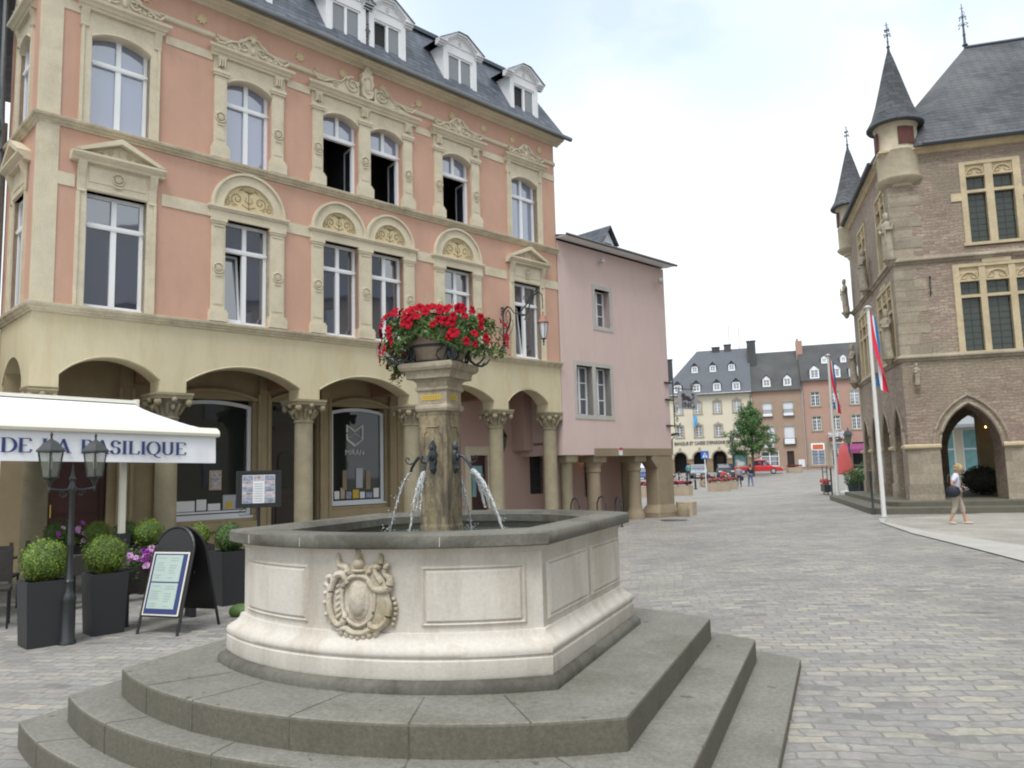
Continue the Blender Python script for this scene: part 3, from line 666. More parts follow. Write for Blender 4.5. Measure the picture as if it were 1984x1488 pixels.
# bowl, cradle, flowers
BX, BY = -.54, 5.8
bl = thing('flower_bowl', 'round brown stone bowl full of red petunias on top of the fountain pillar', 'flower bowl', (BX, BY, 2.455), FR)
MB().lathe([(.09,0),(.165,.0),(.178,.02),(.192,.06),(.205,.085),(.208,.09),(.228,.13),(.245,.175),(.262,.205),(.264,.225),(.245,.228),(.235,.215)], 0, 0, 32).build('bowl', TERRA, bl, smooth=True)
mb = MB(); mb.lathe([(.0,.205),(.24,.205),(.24,.213),(0,.213)], 0, 0, 20); mb.build('soil', WETST, bl)
ic = thing('iron_cradle', 'black wrought iron cradle with scroll feet clasping the stone flower bowl', 'iron cradle', (BX, BY, 2.457), FR)
m = MB(); m.tube([(.222*cos(a), .222*sin(a), .118) for a in [2*pi*i/32 for i in range(33)]], .011, 6); m.build('band', IRONB, ic, smooth=True)
m = MB(); m.tube([(.186*cos(a), .186*sin(a), .008) for a in [2*pi*i/32 for i in range(33)]], .009, 6); m.build('foot_ring', IRONB, ic, smooth=True)
for k in range(4):
    a0 = pi/4+k*pi/2; ca, sa = cos(a0), sin(a0)
    T = lambda x, y, z, ca=ca, sa=sa: (ca*x-sa*y, sa*x+ca*y, z)
    s_ = MB(T)
    s_.tube([(.20,0,.0),(.225,0,.03),(.235,0,.07),(.245,0,.11),(.262,0,.14),(.29,0,.148),(.31,0,.13),(.312,0,.10),(.295,0,.085),(.28,0,.095)], [.013,.012,.012,.013,.012,.011,.011,.012,.014,.016], 7)
    s_.tube([(.235,0,.07),(.25,0,.035),(.29,0,.005),(.34,0,-.002),(.38,0,.02),(.41,0,.055)], [.011,.011,.010,.009,.008,.004], 7)
    s_.tube([(.29,0,.005),(.33,0,.03),(.36,0,.065),(.365,0,.085)], [.009,.008,.007,.003], 7)
    s_.tube([(.34,0,-.002),(.355,0,.022),(.37,0,.035)], [.008,.006,.002], 6)
    s_.build('scroll', IRONB, ic, smooth=True)
    q = MB(T); 
    for sg in (-1, 1):
        q.tube([(.20,sg*.06,.012),(.207,sg*.085,.04),(.212,sg*.075,.075),(.218,sg*.03,.112)], [.007,.008,.008,.006], 6)
        q.tube([(.213,sg*.03,.02),(.216,sg*.018,.06),(.222,sg*.0,.11)], [.006,.009,.010], 6)
    q.build('scroll_web', IRONB, ic, smooth=True)
pp = thing('petunia_plant', 'trailing petunia mound with bright red blossoms over the stone bowl', 'flowers', (BX, BY, 2.66), FR)
f = MB()
def mound(u, v):    # u angle, v 0 top .. 1 rim .. 1.35 drooping
    lump = 1+.10*sin(3*u+1)+.06*sin(7*u)
    R = (.30+.125*abs(cos(u))**1.3)*lump*min(1, sqrt(max(0, 1-(1-min(v,1))**2)))
    sd = abs(cos(u))**1.5*(1.25 if cos(u) < 0 else .8); z = .135*(1-min(v,1)**2.2)*(.8+.2*abs(sin(u)))+.055 - max(0, v-.7)*.50*sd - max(0, v-.95)*.12
    return R, z
for _ in range(4600):
    u = random.uniform(0, 2*pi); v = random.random()**.55*1.12; R, z = mound(u, v); k = 1-.3*random.random()**2
    c = Vector((R*k*cos(u), R*k*sin(u), z-.02-.05*random.random()))
    nrm = Vector((cos(u)*v+random.uniform(-.8,.8), sin(u)*v+random.uniform(-.8,.8), 1-v+random.uniform(-.5,.7))).normalized()
    a = nrm.cross(Vector((random.uniform(-1,1), random.uniform(-1,1), random.uniform(-1,1)))).normalized(); b = nrm.cross(a); s = random.uniform(.008,.019)
    f.add([tuple(c+a*s*1.4), tuple(c+b*s*.6), tuple(c-a*s*1.2), tuple(c-b*s*.6)], [(0,1,2,3)])
for _ in range(15):   # trailing stems with leaves on left
    u = random.choice([random.gauss(pi,.45),random.gauss(pi,.45),random.gauss(0,.4)]); R, z = mound(u, 1.0); L = random.uniform(.06,.16)*(1 if cos(u) < 0 else .45)
    for i in range(22):
        t = i/21; c = Vector(((R+.02*t)*cos(u)+random.gauss(0,.012), (R+.02*t)*sin(u)+random.gauss(0,.012), z-.05-L*t)); s = random.uniform(.006,.014)
        n_ = Vector((random.uniform(-1,1),random.uniform(-1,1),random.uniform(-1,1))).normalized(); a = n_.cross(Vector((0,0,1))).normalized(); b = n_.cross(a)
        f.add([tuple(c+a*s), tuple(c+b*s*.6), tuple(c-a*s), tuple(c-b*s*.6)], [(0,1,2,3)])
tag(f.build('foliage', LEAFP, pp), None, None, kind='stuff')
g = MB()
for _ in range(60):
    u = random.uniform(0, 2*pi); r = random.uniform(0, .17); h = random.uniform(.15,.30); lean = random.uniform(-.04,.04)
    bx, by = r*cos(u), r*sin(u)
    g.tube([(bx,by,.08),(bx+lean*.5,by,.08+h*.5),(bx+lean,by+lean*.3,.03+h)], .0012, 3)
    for i in range(9):
        s = .0035; c = (bx+lean+random.gauss(0,.014), by+random.gauss(0,.014), .03+h+random.gauss(-.02,.025)); g.ell(*c, s, s, s, 4, 3)
tag(g.build('pale_sprigs', SPRIG, pp), None, None, kind='stuff')
# blossom mesh
def blossom_mesh(r, m1, m2, name):
    vs = [(0,0,-.018)]; fs = []; n = 30
    for rr, zz in ((.22,-.006),(.55,.006),(1,.0)):
        for i in range(n):
            a = 2*pi*i/n; lobe = (.86+.14*abs(cos(2.5*a))**.6) if rr == 1 else 1
            vs.append((r*rr*lobe*cos(a), r*rr*lobe*sin(a), zz+(.004*sin(5*a) if rr > .5 else 0)))
    for i in range(n): fs.append((0, 1+i, 1+(i+1)%n))
    for q in range(2):
        for i in range(n): fs.append((1+q*n+i, 1+(q+1)*n+i, 1+(q+1)*n+(i+1)%n, 1+q*n+(i+1)%n))
    me = bpy.data.meshes.new(name); me.from_pydata(vs, [], fs); me.materials.append(m1); me.materials.append(m2)
    for i, p in enumerate(me.polygons): p.material_index = 1 if i < n else 0; p.use_smooth = True
    return me
BM = blossom_mesh(.038, RED, REDC, 'blossom')
cnt = 0; placed = []
tries = 0
while cnt < 98 and tries < 9000:
    tries += 1
    u = random.uniform(0, 2*pi)
    if random.random() < .75: u = random.gauss(-pi/2-.35, 1.15)
    v = random.uniform(.05,1.0)**.7 if random.random() < .6 or abs(cos(u)) < .5 else random.uniform(.8,1.2); R, z = mound(u, v)
    p = Vector((R*1.07*cos(u), R*1.07*sin(u), z+.012))
    if any((p-q).length < .040 for q in placed): continue
    placed.append(p); cnt += 1
    nrm = Vector((cos(u)*(.5+v)+random.gauss(0,.25), sin(u)*(.5+v)+random.gauss(0,.25), .35+.6*(1-v)+random.gauss(0,.2))).normalized()
    o = bpy.data.objects.new('blossom', BM); COL.objects.link(o); o.parent = pp; o.location = p
    o.rotation_euler = (nrm.to_track_quat('Z','Y') @ Euler((0,0,random.uniform(0,6))).to_quaternion()).to_euler()
    s = random.uniform(.75,1.2); o.scale = (s,s*random.uniform(.8,1),s)
# ------------------------------------------------------------------ corner building (salmon, arcade)
FRZ = radians(44.8); P0 = Vector((-8.364, 13.472, 0))
def FW(s, d, z=0): return (P0.x+s*cos(FRZ)-d*sin(FRZ), P0.y+s*sin(FRZ)+d*cos(FRZ), z)
cbd = thing('corner_house', 'salmon and cream three storey house with arcade, carved window surrounds and slate mansard', 'house', tuple(P0), FRZ)
LEN = 13.84; HX = [(.80,1.88),(3.45,4.47),(5.77,6.75),(7.09,8.07),(9.37,10.39),(11.96,13.04)]
holes = [(a,b,8.33,10.27) for a,b in HX]+[(a,b,4.86,7.05) for a,b in HX]
SD = 2.3
m = MB().wall(0, LEN, 4.86, 11.62, holes, 0, .24)
TS = lambda x, y, z: (y, x, z)        # side face: x along depth, y into the wall
m.T = TS; m.wall(.0, SD, 4.86, 11.62, [(.78,1.55,8.33,10.27),(.78,1.55,4.86,7.05)], 0, .24); m.T = None
m.box(LEN-.0, LEN-.02, 0, 8, 4.86, 11.62)
m.build('upper_wall', SALMON, cbd)
MB().box(0, .32, -.02, 0, 4.86, 11.3).build('corner_strip', CREAMST, cbd)
MB(TS).box(0, .16, -.02, 0, 4.86, 11.3).build('corner_strip', CREAMST, cbd)
# dark rooms behind the windows
m = MB()
for z0, z1 in ((4.7,7.9),(8.2,10.6)):
    m.box(.3, LEN-.3, 1.6, 1.7, z0, z1); m.box(.3, LEN-.3, .26, 1.6, z0-.05, z0); m.box(.3, LEN-.3, .26, 1.6, z1, z1+.05)
for x in (.3,2.7,5.0,6.92,8.6,11.2,LEN-.3): m.box(x-.05, x+.05, .26, 1.6, 4.7, 10.6)
m.build('dark_rooms', DARK, cbd)
# string courses, bands
def course(mb, x0, x1, prof):    # prof: list (outward, z) closed to wall
    n = len(prof)
    mb.add([(x0-(p[0] if x0 == 0 else 0), -p[0], p[1]) for p in prof]+[(x1, -p[0], p[1]) for p in prof], [(i,i+1,i+n+1,i+n) for i in range(n-1)]+[tuple(range(n)), tuple(range(2*n-1,n-1,-1))])
PR = [(0,0),(.03,.0),(.035,.03),(.07,.05),(.085,.085),(.12,.10),(.13,.135),(.13,.155),(0,.175)]
for zb in (4.685, 8.155):
    pr = [(a, zb+z) for a, z in PR]; c = MB(); course(c, 0, LEN+.02, pr); c.T = lambda x, y, z: (y, x, z); course(c, 0, SD, pr)
    c.build('string_course', COURSE, cbd)
for zb, zt in ((7.06,7.30),(10.45,10.63)):
    c = MB(); xs = [.32,.60,2.16,3.14,4.86,5.44,8.50,9.0,10.84,11.68,13.24,LEN]
    for i in range(0, 12, 2): c.box(xs[i], xs[i+1], -.018, 0, zb, zt)
    c.build('plain_band', CREAMST, cbd, split=True)
c = MB(); course(c, 0, LEN+.01, [(0,10.92),(.05,10.94),(.065,10.97),(.065,11.0),(.04,11.02),(.045,11.045),(0,11.06)]); c.T = TS; course(c, 0, SD, [(0,10.92),(.05,10.94),(.065,10.97),(.065,11.0),(.04,11.02),(.045,11.045),(0,11.06)])
c.build('roll_moulding', CREAMST, cbd)
c = MB(); CV = [(0,11.58),(.04,11.585),(.05,11.61),(.10,11.63),(.17,11.645),(.19,11.67),(.27,11.68),(.31,11.71),(.31,11.76),(0,11.78)]
course(c, 0, LEN+.18, CV); c.T = TS; course(c, 0, SD, CV); c.build('eaves_cornice', CREAMST, cbd)
g = MB(); g.tube([(-.42,-.40,11.77),(LEN+.40,-.40,11.77)], .07, 8); g.tube([(-.40,-.42,11.77),(-.40,SD,11.77)], .065, 8); g.build('gutter', ZINC, cbd, smooth=True)
# stars under the eaves
def rosette(r=.07, n=8):
    m = MB(); p = []
    for i in range(2*n): a = pi*i/n; rr = r if i%2 == 0 else r*.6; p.append((rr*cos(a), rr*sin(a)))
    m.prism(p, -.022, 0); m.ell(0,-.022,0,r*.32,.02,r*.32,8,6)
    for i in range(n): a = 2*pi*i/n; m.ell(r*.62*cos(a), -.022, r*.62*sin(a), r*.2, .012, r*.2, 6, 4)
    return m
o0 = rosette(.13, 8).build('star_boss', ORNAM, cbd, loc=(.6,0,11.27))
for i in range(1, 12):
    o = o0.copy(); COL.objects.link(o); o.parent = cbd; o.location = (.6+1.145*i, 0, 11.27); o.rotation_euler = (0, random.uniform(0,.5), 0)
r0 = rosette(.082, 10); r0.tube([(.105*cos(a),-.014,.105*sin(a)) for a in [2*pi*i/24 for i in range(25)]], .015, 6); r0.box(-.07,.07,-.02,0,-.17,-.14)
r0 = r0.build('rosette', CREAMST, cbd, loc=(3.31,-.06,9.2))
first_ros = [True]
def put_ros(x, z, y=-.062, par=None):
    if first_ros[0]: r0.location = (x,y,z); first_ros[0] = False; return
    o = r0.copy(); COL.objects.link(o); o.parent = cbd; o.location = (x,y,z)
# windows
def window(x0, x1, z0, z1, zt, arch=0, y=.16, state='shut', T=None, tilt=False, frame=WHITE, name='window', parent=None):
    parent = parent or cbd
    f = MB(T); fw = .065; xm = (x0+x1)/2
    f.box(x0, x0+fw, y, y+.07, z0, z1); f.box(x1-fw, x1, y, y+.07, z0, z1); f.box(x0+fw, x1-fw, y, y+.07, z0, z0+fw+.01)
    if arch:
        A = arc(x0+fw, x1-fw, z1-arch-.05, arch, 10); f.prism([(x0+fw, z1)]+A+[(x1-fw, z1)], y, y+.07)
    else: f.box(x0+fw, x1-fw, y, y+.07, z1-fw, z1)
    f.box(x0+fw, x1-fw, y-.03, y+.06, zt-.045, zt+.045); f.box(x0-.0, x1+.0, y-.035, y-.001, zt-.02, zt+.02)
    f.box(xm-.045, xm+.045, y-.012, y+.058, zt+.045, z1-(.05 if arch else fw))
    if state != 'open': f.box(xm-.05, xm+.05, y-.014, y+.056, z0+fw+.01, zt-.045)
    f.box(x0-.02, x1+.02, y-.05, y-.002, z0, z0+.045)
    fo = f.build(name, frame, parent)
    g = MB(T); yg = y+.035
    jit = lambda: random.uniform(-.006,.006)
    def pane(a, b, c, d): j1, j2 = jit(), jit(); g.quad((a,yg+j1,c),(b,yg+j2,c),(b,yg+j2,d),(a,yg+j1,d))
    pane(x0+fw, xm-.04, zt+.04, z1-.03); pane(xm+.04, x1-fw, zt+.04, z1-.03)
    if state == 'shut' or state == 'tilt':
        if state == 'shut': pane(x0+fw, xm-.04, z0+fw, zt-.04)
        pane(xm+.04, x1-fw, z0+fw, zt-.04)
    g.build('glass', GLASS2 if z0 > 8 else GLASS, fo)
    if state == 'tilt':
        # inward tilted left leaf
        a, b, c, d = x0+fw, xm-.05, z0+fw+.01, zt-.05; sh = .16
        s = MB(T)
        def Q(x, z, o=0): return (x, y+.05+o+sh*(z-c)/(d-c), z)
        for p, q, r_, t_ in ((a,a+.045,c,d),(b-.045,b,c,d),(a+.045,b-.045,c,c+.05),(a+.045,b-.045,d-.05,d)):
            s.add([Q(p,r_),Q(q,r_),Q(q,t_),Q(p,t_),Q(p,r_,.04),Q(q,r_,.04),Q(q,t_,.04),Q(p,t_,.04)], [(0,1,2,3),(4,7,6,5),(0,4,5,1),(1,5,6,2),(2,6,7,3),(3,7,4,0)])
        so_ = s.build('sash', frame, fo); s2 = MB(T); s2.quad(Q(a+.03,c+.03,.02),Q(b-.03,c+.03,.02),Q(b-.03,d-.03,.02),Q(a+.03,d-.03,.02)); s2.build('glass', GLASS, fo)
    if state == 'open':
        # right leaf swung inward, left leaf swung fully into the room
        for hx, ang, sg in ((x1-fw, radians(100), -1), (x0+fw, radians(82), 1)):
            W_ = (x1-x0)/2-fw; s = MB(T); ss = MB(T)
            def Q(t, z, o=0, hx=hx, ang=ang, sg=sg): return (hx+sg*t*cos(ang)+o*sin(ang)*.5, y+.06+t*sin(ang), z)
            c, d = z0+fw+.01, zt-.05
            for p, q, r_, t_ in ((0,.045,c,d),(W_-.045,W_,c,d),(.045,W_-.045,c,c+.05),(.045,W_-.045,d-.05,d)):
                s.add([Q(p,r_),Q(q,r_),Q(q,t_),Q(p,t_),Q(p,r_,.05),Q(q,r_,.05),Q(q,t_,.05),Q(p,t_,.05)], [(0,1,2,3),(4,7,6,5),(0,4,5,1),(1,5,6,2),(2,6,7,3),(3,7,4,0)])
            s.build('sash', frame, fo); ss.quad(Q(.04,c+.03,.02),Q(W_-.04,c+.03,.02),Q(W_-.04,d-.03,.02),Q(.04,d-.03,.02)); ss.build('glass', GLASS, fo)
    return fo
st2 = ['shut','shut','open','open','open','shut']
for i, (a, b) in enumerate(HX):
    window(a, b, 8.34, 10.27, 9.65, arch=.10, state=st2[i])
    window(a, b, 4.87, 7.05, 6.45, state=('tilt' if i in (1,5) else 'shut'))
window(.78, 1.55, 8.34, 10.27, 9.65, arch=.1, T=TS, y=.07); window(.78, 1.55, 4.87, 7.05, 6.45, T=TS, y=.07)
# ceiling spots glimpsed through first-floor panes
m = MB()
for x, z in ((1.15,6.86),(1.42,6.95),(4.15,6.62),(7.35,6.72),(7.5,6.78),(6.0,6.74)): m.ell(x, .5, z, .018,.018,.018,8,6)
m.build('ceiling_spot', SPOT, cbd, split=True)
# ---- surrounds
def crest(mb, x0, x1, z, h, r=.026):
    xc = (x0+x1)/2; w = (x1-x0)/2; y = -.13
    for sg in (-1, 1):
        P = lambda pts: [(xc+sg*(p[0]), y, z+p[1]) for p in pts]
        mb.tube(P([(0,h),(w*.14,h*.96),(w*.25,h*.72),(w*.4,h*.5),(w*.58,h*.42),(w*.74,h*.2),(w*.9,h*.12),(w,h*.3),(w*.98,h*.46),(w*.9,h*.44)]), [r,r*1.2,r*1.3,r*1.2,r,r,r*1.1,r*1.2,r,r*.7], 6)
        mb.tube([(q[0], y, q[2]) for q in spiral(xc+sg*w*.25, z+h*.40, h*.34, h*.05, radians(90), -sg*1.5, 20)], [r*1.2-r*.5*i/20 for i in range(21)], 6)
        mb.tube([(q[0], y, q[2]) for q in spiral(xc+sg*w*.62, z+h*.2, h*.17, h*.03, radians(90), -sg*1.2, 14)], [r-r*.4*i/14 for i in range(15)], 5)
        mb.prism([(xc, z), (xc, z+h*.9), (xc+sg*w*.2, z+h*.8), (xc+sg*w*.45, z+h*.42), (xc+sg*w*.75, z+h*.12), (xc+sg*w*.95, z)], y+.02, y+.10)
        for i in range(4): mb.ell(xc+sg*w*(.38+.13*i), y, z+h*(.12), r*1.2, r, r*1.2, 6, 4)
    mb.ell(xc, y-.005, z+h*.85, r*2.2, r*1.6, r*3, 8, 6); mb.ell(xc, y, z+h*.3, r*2, r*1.4, r*3.4, 8, 6)
def jambs(mb, x0, x1, z0, z1, w, y=-.03):
    for a, b, sg in ((x0-w, x0, 1), (x1, x1+w, -1)):
        mb.box(a, b, y, .24, z0, z1)
        o, i_ = (a, b) if sg == 1 else (b, a)
        mb.box(min(o, o+sg*.05), max(o, o+sg*.05), y-.025, y, z0, z1)
def corbelblock(mb, x0, x1, z0, z1, out=.10):
    mb.prismx([(0,z0),(-.02,z0),(-.035,z0+.05),(-.05,(z0+z1)/2),(-out,z1-.04),(-out,z1),(0,z1)], x0, x1)
    mb.tube([(x0, -.04, z0+.02), (x1, -.04, z0+.02)], .025, 6)
def sur2(x0, x1, kind, T=None):      # second floor
    m = MB(T)
    if kind == 'A':
        jambs(m, x0, x1, 8.33, 10.3, .18)
        A = arc(x0, x1, 10.04, .16, 12); m.prism([(x0-.18,10.3),(x0-.18,10.62),(x1+.18,10.62),(x1+.18,10.3),(x1,10.3)]+A[::-1]+[(x0,10.3)], -.03, .2)
        m.tube([(x,-.04,z+.03) for x, z in A], .018, 5)
        for a in (x0-.20, x1+.06): corbelblock(m, a, a+.14, 10.22, 10.62)
        L, R = x0-.24, x1+.24
    else:
        wins = [(x0,x1)] if kind == 'B' else [HX[2], HX[3]]
        L, R = wins[0][0]-.29, wins[-1][1]+.40*0+.33
        pil = [(wins[0][0]-.28, wins[0][0])] + ([(wins[0][1], wins[1][0])] if len(wins) == 2 else []) + [(wins[-1][1], wins[-1][1]+.30)]
        for a, b in pil:
            m.box(a-.05, b+.05, -.11, 0, 8.33, 8.56); m.box(a-.03, b+.03, -.095, 0, 8.56, 8.60); m.box(a-.012, b+.012, -.08, .0, 8.60, 8.64)
            m.box(a+.01, b-.01, -.055, .24, 8.64, 10.14); m.box(a+.05, b-.05, -.063, -.055, 8.74, 10.06)
            m.box(a-.02, b+.02, -.085, 0, 10.14, 10.19); m.box(a-.035, b+.035, -.10, 0, 10.19, 10.26)
            corbelblock(m, a+.05, b-.05, 10.27, 10.55, .12)
            for k in range(3): m.box(a+.075+k*.05, a+.095+k*.05, -.135, -.05, 10.33, 10.5)
        for a, b in wins:
            A = arc(a, b, 10.02, .17, 12); m.prism([(a-.30*0-.02,10.2),(a-.02,10.55),(b+.02,10.55),(b+.02,10.2),(b,10.2)]+A[::-1]+[(a,10.2)], -.035, .2)
            m.tube([(x,-.045,z+.03) for x, z in A], .02, 5)
        m.box(L, R, -.03, .0, 10.26, 10.56)
        L -= .06; R += .06
    pr = [(0,10.55),(.09,10.56),(.10,10.60),(.13,10.62),(.15,10.66),(.20,10.70),(.21,10.75),(0,10.78)]
    n = len(pr); m.add([(L-max(0,p[0]-.1), -p[0], p[1]) for p in pr]+[(R+max(0,p[0]-.1), -p[0], p[1]) for p in pr], [(i,i+1,i+n+1,i+n) for i in range(n-1)]+[tuple(range(n)), tuple(range(2*n-1,n-1,-1))])
    o = m.build('window_surround', CREAMST, cbd)
    c = MB(T)
    if kind == 'C':
        xc = (L+R)/2
        for sg in (-1, 1):
            e0, e1 = (L+.03, xc-.22) if sg == -1 else (xc+.22, R-.03)
            inner = e1 if sg == -1 else e0; outer = e0 if sg == -1 else e1; w = abs(e1-e0)
            P = lambda pts: [(inner+sg*p[0]*w, -.14, 10.78+p[1]) for p in pts]
            c.tube([(q[0], -.14, q[2]) for q in spiral(inner+sg*.2, 10.78+.22, .2, .03, radians(90), -sg*1.8, 24)], [.028-.014*i/24 for i in range(25)], 6)
            c.tube(P([(.14,.42),(.3,.36),(.42,.2),(.6,.17),(.75,.08),(.9,.08),(1.0,.2),(.96,.3),(.88,.27)]), [.024,.024,.02,.02,.018,.02,.024,.02,.012], 6)
            c.tube([(q[0], -.14, q[2]) for q in spiral(inner+sg*w*.52, 10.78+.11, .09, .02, radians(90), -sg*1.2, 12)], .014, 5)
            c.prism([(inner, 10.78),(inner, 11.15),(inner+sg*w*.28, 11.08),(inner+sg*w*.5, 10.9),(inner+sg*w*.9, 10.80),(inner+sg*w*.9,10.78)], -.12, -.04)
        sh = [(0,.0),(.14,.06),(.17,.2),(.14,.32),(.19,.42),(.15,.52),(.16,.62),(.08,.68),(.05,.78),(0,.84)]
        c.prism([(xc+a, 10.78+b) for a, b in sh]+[(xc-a, 10.78+b) for a, b in sh[1:-1]][::-1], -.17, -.02)
        c.ell(xc, -.17, 11.12, .09, .03, .15, 12, 8); c.tube([(xc+.12*cos(a), -.18, 11.12+.2*sin(a)) for a in [2*pi*i/16 for i in range(17)]], .016, 5)
        for a in (-.08,0,.08): c.ell(xc+a, -.18, 11.46+.04*(a == 0), .025,.02,.05,6,5)
    else: crest(c, L+.04, R-.04, 10.78, .40)
    c.build('scroll_crest', CREAMST, cbd, smooth=True)
    if kind != 'A' and T is None:
        for a, b in pil: put_ros((a+b)/2, 9.22)
for k, i in (('A',0),('B',1),('C',2),('B',4),('A',5)): sur2(*HX[i], k)
sur2(.78, 1.55, 'A', TS)
def ornament(mb, xc, z0, w, h, y):
    r = .0105
    for sg in (-1,1):
        for k in range(4): mb.tube([(xc+sg*w*(.30+.05*k),y,z0+h*(.12+.13*k)),(xc+sg*w*(.36+.04*k),y,z0+h*(.18+.12*k))], [r,.004], 4)
        mb.tube([(xc,y,z0+h*.3),(xc+sg*w*.08,y,z0+h*.42),(xc+sg*w*.05,y,z0+h*.55)], r*.8, 4)
    mb.tube([(xc,y,z0+.03),(xc,y,z0+h*.75)], r*.9, 4)
    for a in range(-3,4): mb.tube([(xc,y,z0+h*.72),(xc+a*.03*w*2,y,z0+h*(.95-.03*abs(a)))], [r,.003], 4)
    for sg in (-1,1):
        mb.tube([(q[0],y,q[2]) for q in spiral(xc+sg*w*.24, z0+h*.42, h*.26, h*.06, radians(-90), sg*1.3, 16)], r*.8, 4)
        mb.tube([(xc,y,z0+h*.1),(xc+sg*w*.14,y,z0+h*.22)], r*.8, 4)
        mb.tube([(q[0],y,q[2]) for q in spiral(xc+sg*w*.42, z0+h*.2, h*.12, h*.04, radians(90), -sg*1.0, 10)], r*.8, 4)
        mb.tube([(xc+sg*w*.2,y,z0+h*.75),(xc+sg*w*.12,y,z0+h*.88)], r*.8, 4)
        for k in range(5): a = 2*pi*k/5; mb.ell(xc+sg*w*.24+h*.1*cos(a), y, z0+h*.42+h*.1*sin(a), r, r*.6, r, 5, 4)
def sur1B(wins, L, R, pil, centers, Ro, Ri):
    m = MB()
    for a, b in pil:
        m.box(a-.05, b+.05, -.12, 0, 4.86, 5.06); m.box(a-.03, b+.03, -.10, 0, 5.06, 5.11)
        m.box(a, b, -.055, .24, 5.11, 6.92); m.box(a+.04, b-.04, -.066, -.055, 5.22, 6.8); m.box(a-.015, b+.015, -.075, 0, 6.92, 6.97); m.box(a+.03,b-.03,-.07,0,6.86,6.89)
        m.box(a-.03, b+.03, -.09, 0, 6.97, 7.05)
    m.box(L, R, -.06, .24, 7.05, 7.22); m.box(L-.03, R+.03, -.09, 0, 7.22, 7.26); m.box(L-.05, R+.05, -.115, 0, 7.26, 7.31)
    for i, c in enumerate(centers):
        n = 28
        for ra, rb, y in ((Ri, Ri+.05, -.06),(Ri+.05, Ro-.05, -.04),(Ro-.05, Ro, -.085)):
            vs = []
            for k in range(n+1):
                a = pi*k/n; vs += [(c+ra*cos(a), y, 7.31+ra*sin(a)), (c+rb*cos(a), y, 7.31+rb*sin(a)), (c+rb*cos(a), .03, 7.31+rb*sin(a)), (c+ra*cos(a), .03, 7.31+ra*sin(a))]
            m.add(vs, [(4*k+q, 4*k+(q+1)%4, 4*k+4+(q+1)%4, 4*k+4+q) for k in range(n) for q in range(4)])
    m.build('window_surround', CREAMST, cbd)
    for c in centers:
        t = MB(); t.prism([(c+(Ri+.01)*cos(pi*k/20), 7.315+(Ri+.01)*sin(pi*k/20)) for k in range(21)], -.008, .02)
        to = t.build('tympanum', ORNAM, cbd); q = MB(); ornament(q, c, 7.33, Ri*1.9, Ri*.95, -.010); q.build('incised_foliage', INCISE, to)
    for a, b in pil: put_ros((a+b)/2, 5.98)
sur1B([HX[1]], 3.12, 4.84, [(3.17,3.45),(4.47,4.79)], [3.975], .83, .57)
sur1B([HX[4]], 9.0, 10.72, [(9.05,9.37),(10.39,10.67)], [9.865], .83, .57)
sur1B([HX[2],HX[3]], 5.44, 8.44, [(5.48,5.77),(6.75,7.09),(8.07,8.38)], [6.205,7.655], .725, .47)
def sur1A(x0, x1, T=None):
    m = MB(T); jambs(m, x0, x1, 4.86, 7.05, .17)
    m.box(x0-.17, x1+.17, -.03, .2, 7.05, 7.58); m.box(x0-.0, x1+.0, -.05, -.03, 7.07, 7.13); m.box(x0+.03, x1-.03, -.042, -.03, 7.22, 7.50)
    for a in (x0-.17, x1+.03): corbelblock(m, a, a+.14, 7.0, 7.58, .14)
    L, R = x0-.30, x1+.30; xc = (x0+x1)/2
    pr = [(0,7.56),(.12,7.57),(.13,7.61),(.18,7.64),(.22,7.68),(.22,7.72),(0,7.73)]; n = len(pr)
    m.add([(L, -p[0], p[1]) for p in pr]+[(R, -p[0], p[1]) for p in pr], [(i,i+1,i+n+1,i+n) for i in range(n-1)]+[tuple(range(n)), tuple(range(2*n-1,n-1,-1))])
    m.prism([(L+.1,7.73),(R-.1,7.73),(xc,8.0)], -.08, 0)
    for sg, e in ((-1,L),(1,R)):
        m.prism([(e-sg*.0,7.73),(e-sg*.16,7.73),(xc,8.015),(xc,8.12)] if sg == -1 else [(e,7.73),(xc,8.12),(xc,8.015),(e-.16,7.73)], -.22, 0)
    m.build('window_surround', CREAMST, cbd)
    t = MB(T); 
    for sg in (-1,1):
        t.tube([(q[0],-.09,q[2]) for q in spiral(xc+sg*.15, 7.84, .055, .015, radians(-90), sg*1.2, 12)], .008, 4)
        t.tube([(q[0],-.09,q[2]) for q in spiral(xc+sg*.31, 7.79, .035, .01, radians(-90), sg*1.2, 10)], .007, 4)
        t.tube([(xc+sg*.36,-.09,7.77),(xc+sg*.5,-.09,7.755)], .008, 4)
    t.ell(xc, -.09, 7.86, .03, .02, .06, 6, 5); t.build('pediment_scroll', ORNAM, cbd, split=True)
    if T is None: put_ros(xc, 7.36, -.045)
sur1A(*HX[0]); sur1A(*HX[5]); sur1A(.78, 1.55, TS)
# ---- arcade
arches = [(.46,2.20),(2.72,5.20),(5.70,8.20),(8.68,11.08),(11.63,13.25)]
poly = [(0,4.70),(0,3.36),(.46,3.36)]
for a, b in arches: poly += [(a,3.36)]+arc(a, b, 3.58, .37 if b-a > 2 else (.37 if a < 1 else .42), 18)+[(b,3.36)]
pp_ = []
for p in poly:
    if not pp_ or (abs(p[0]-pp_[-1][0])+abs(p[1]-pp_[-1][1])) > 1e-4: pp_.append(p)
pp_ += [(LEN,3.36),(LEN,4.70)]
m = MB().prism(pp_, 0, .46)
q = [(.46,4.70),(.46,3.36)]+[(.53,3.36)]+arc(.53, 1.95, 3.55, .45, 14)+[(1.95,3.36),(SD,3.36),(SD,4.70)]
m.T = lambda x, y, z: (y, x, z); m.prism([(x, z) for x, z in q], 0, .46); m.T = None
m.build('arcade_wall', CREAMPL, cbd)
e = MB()
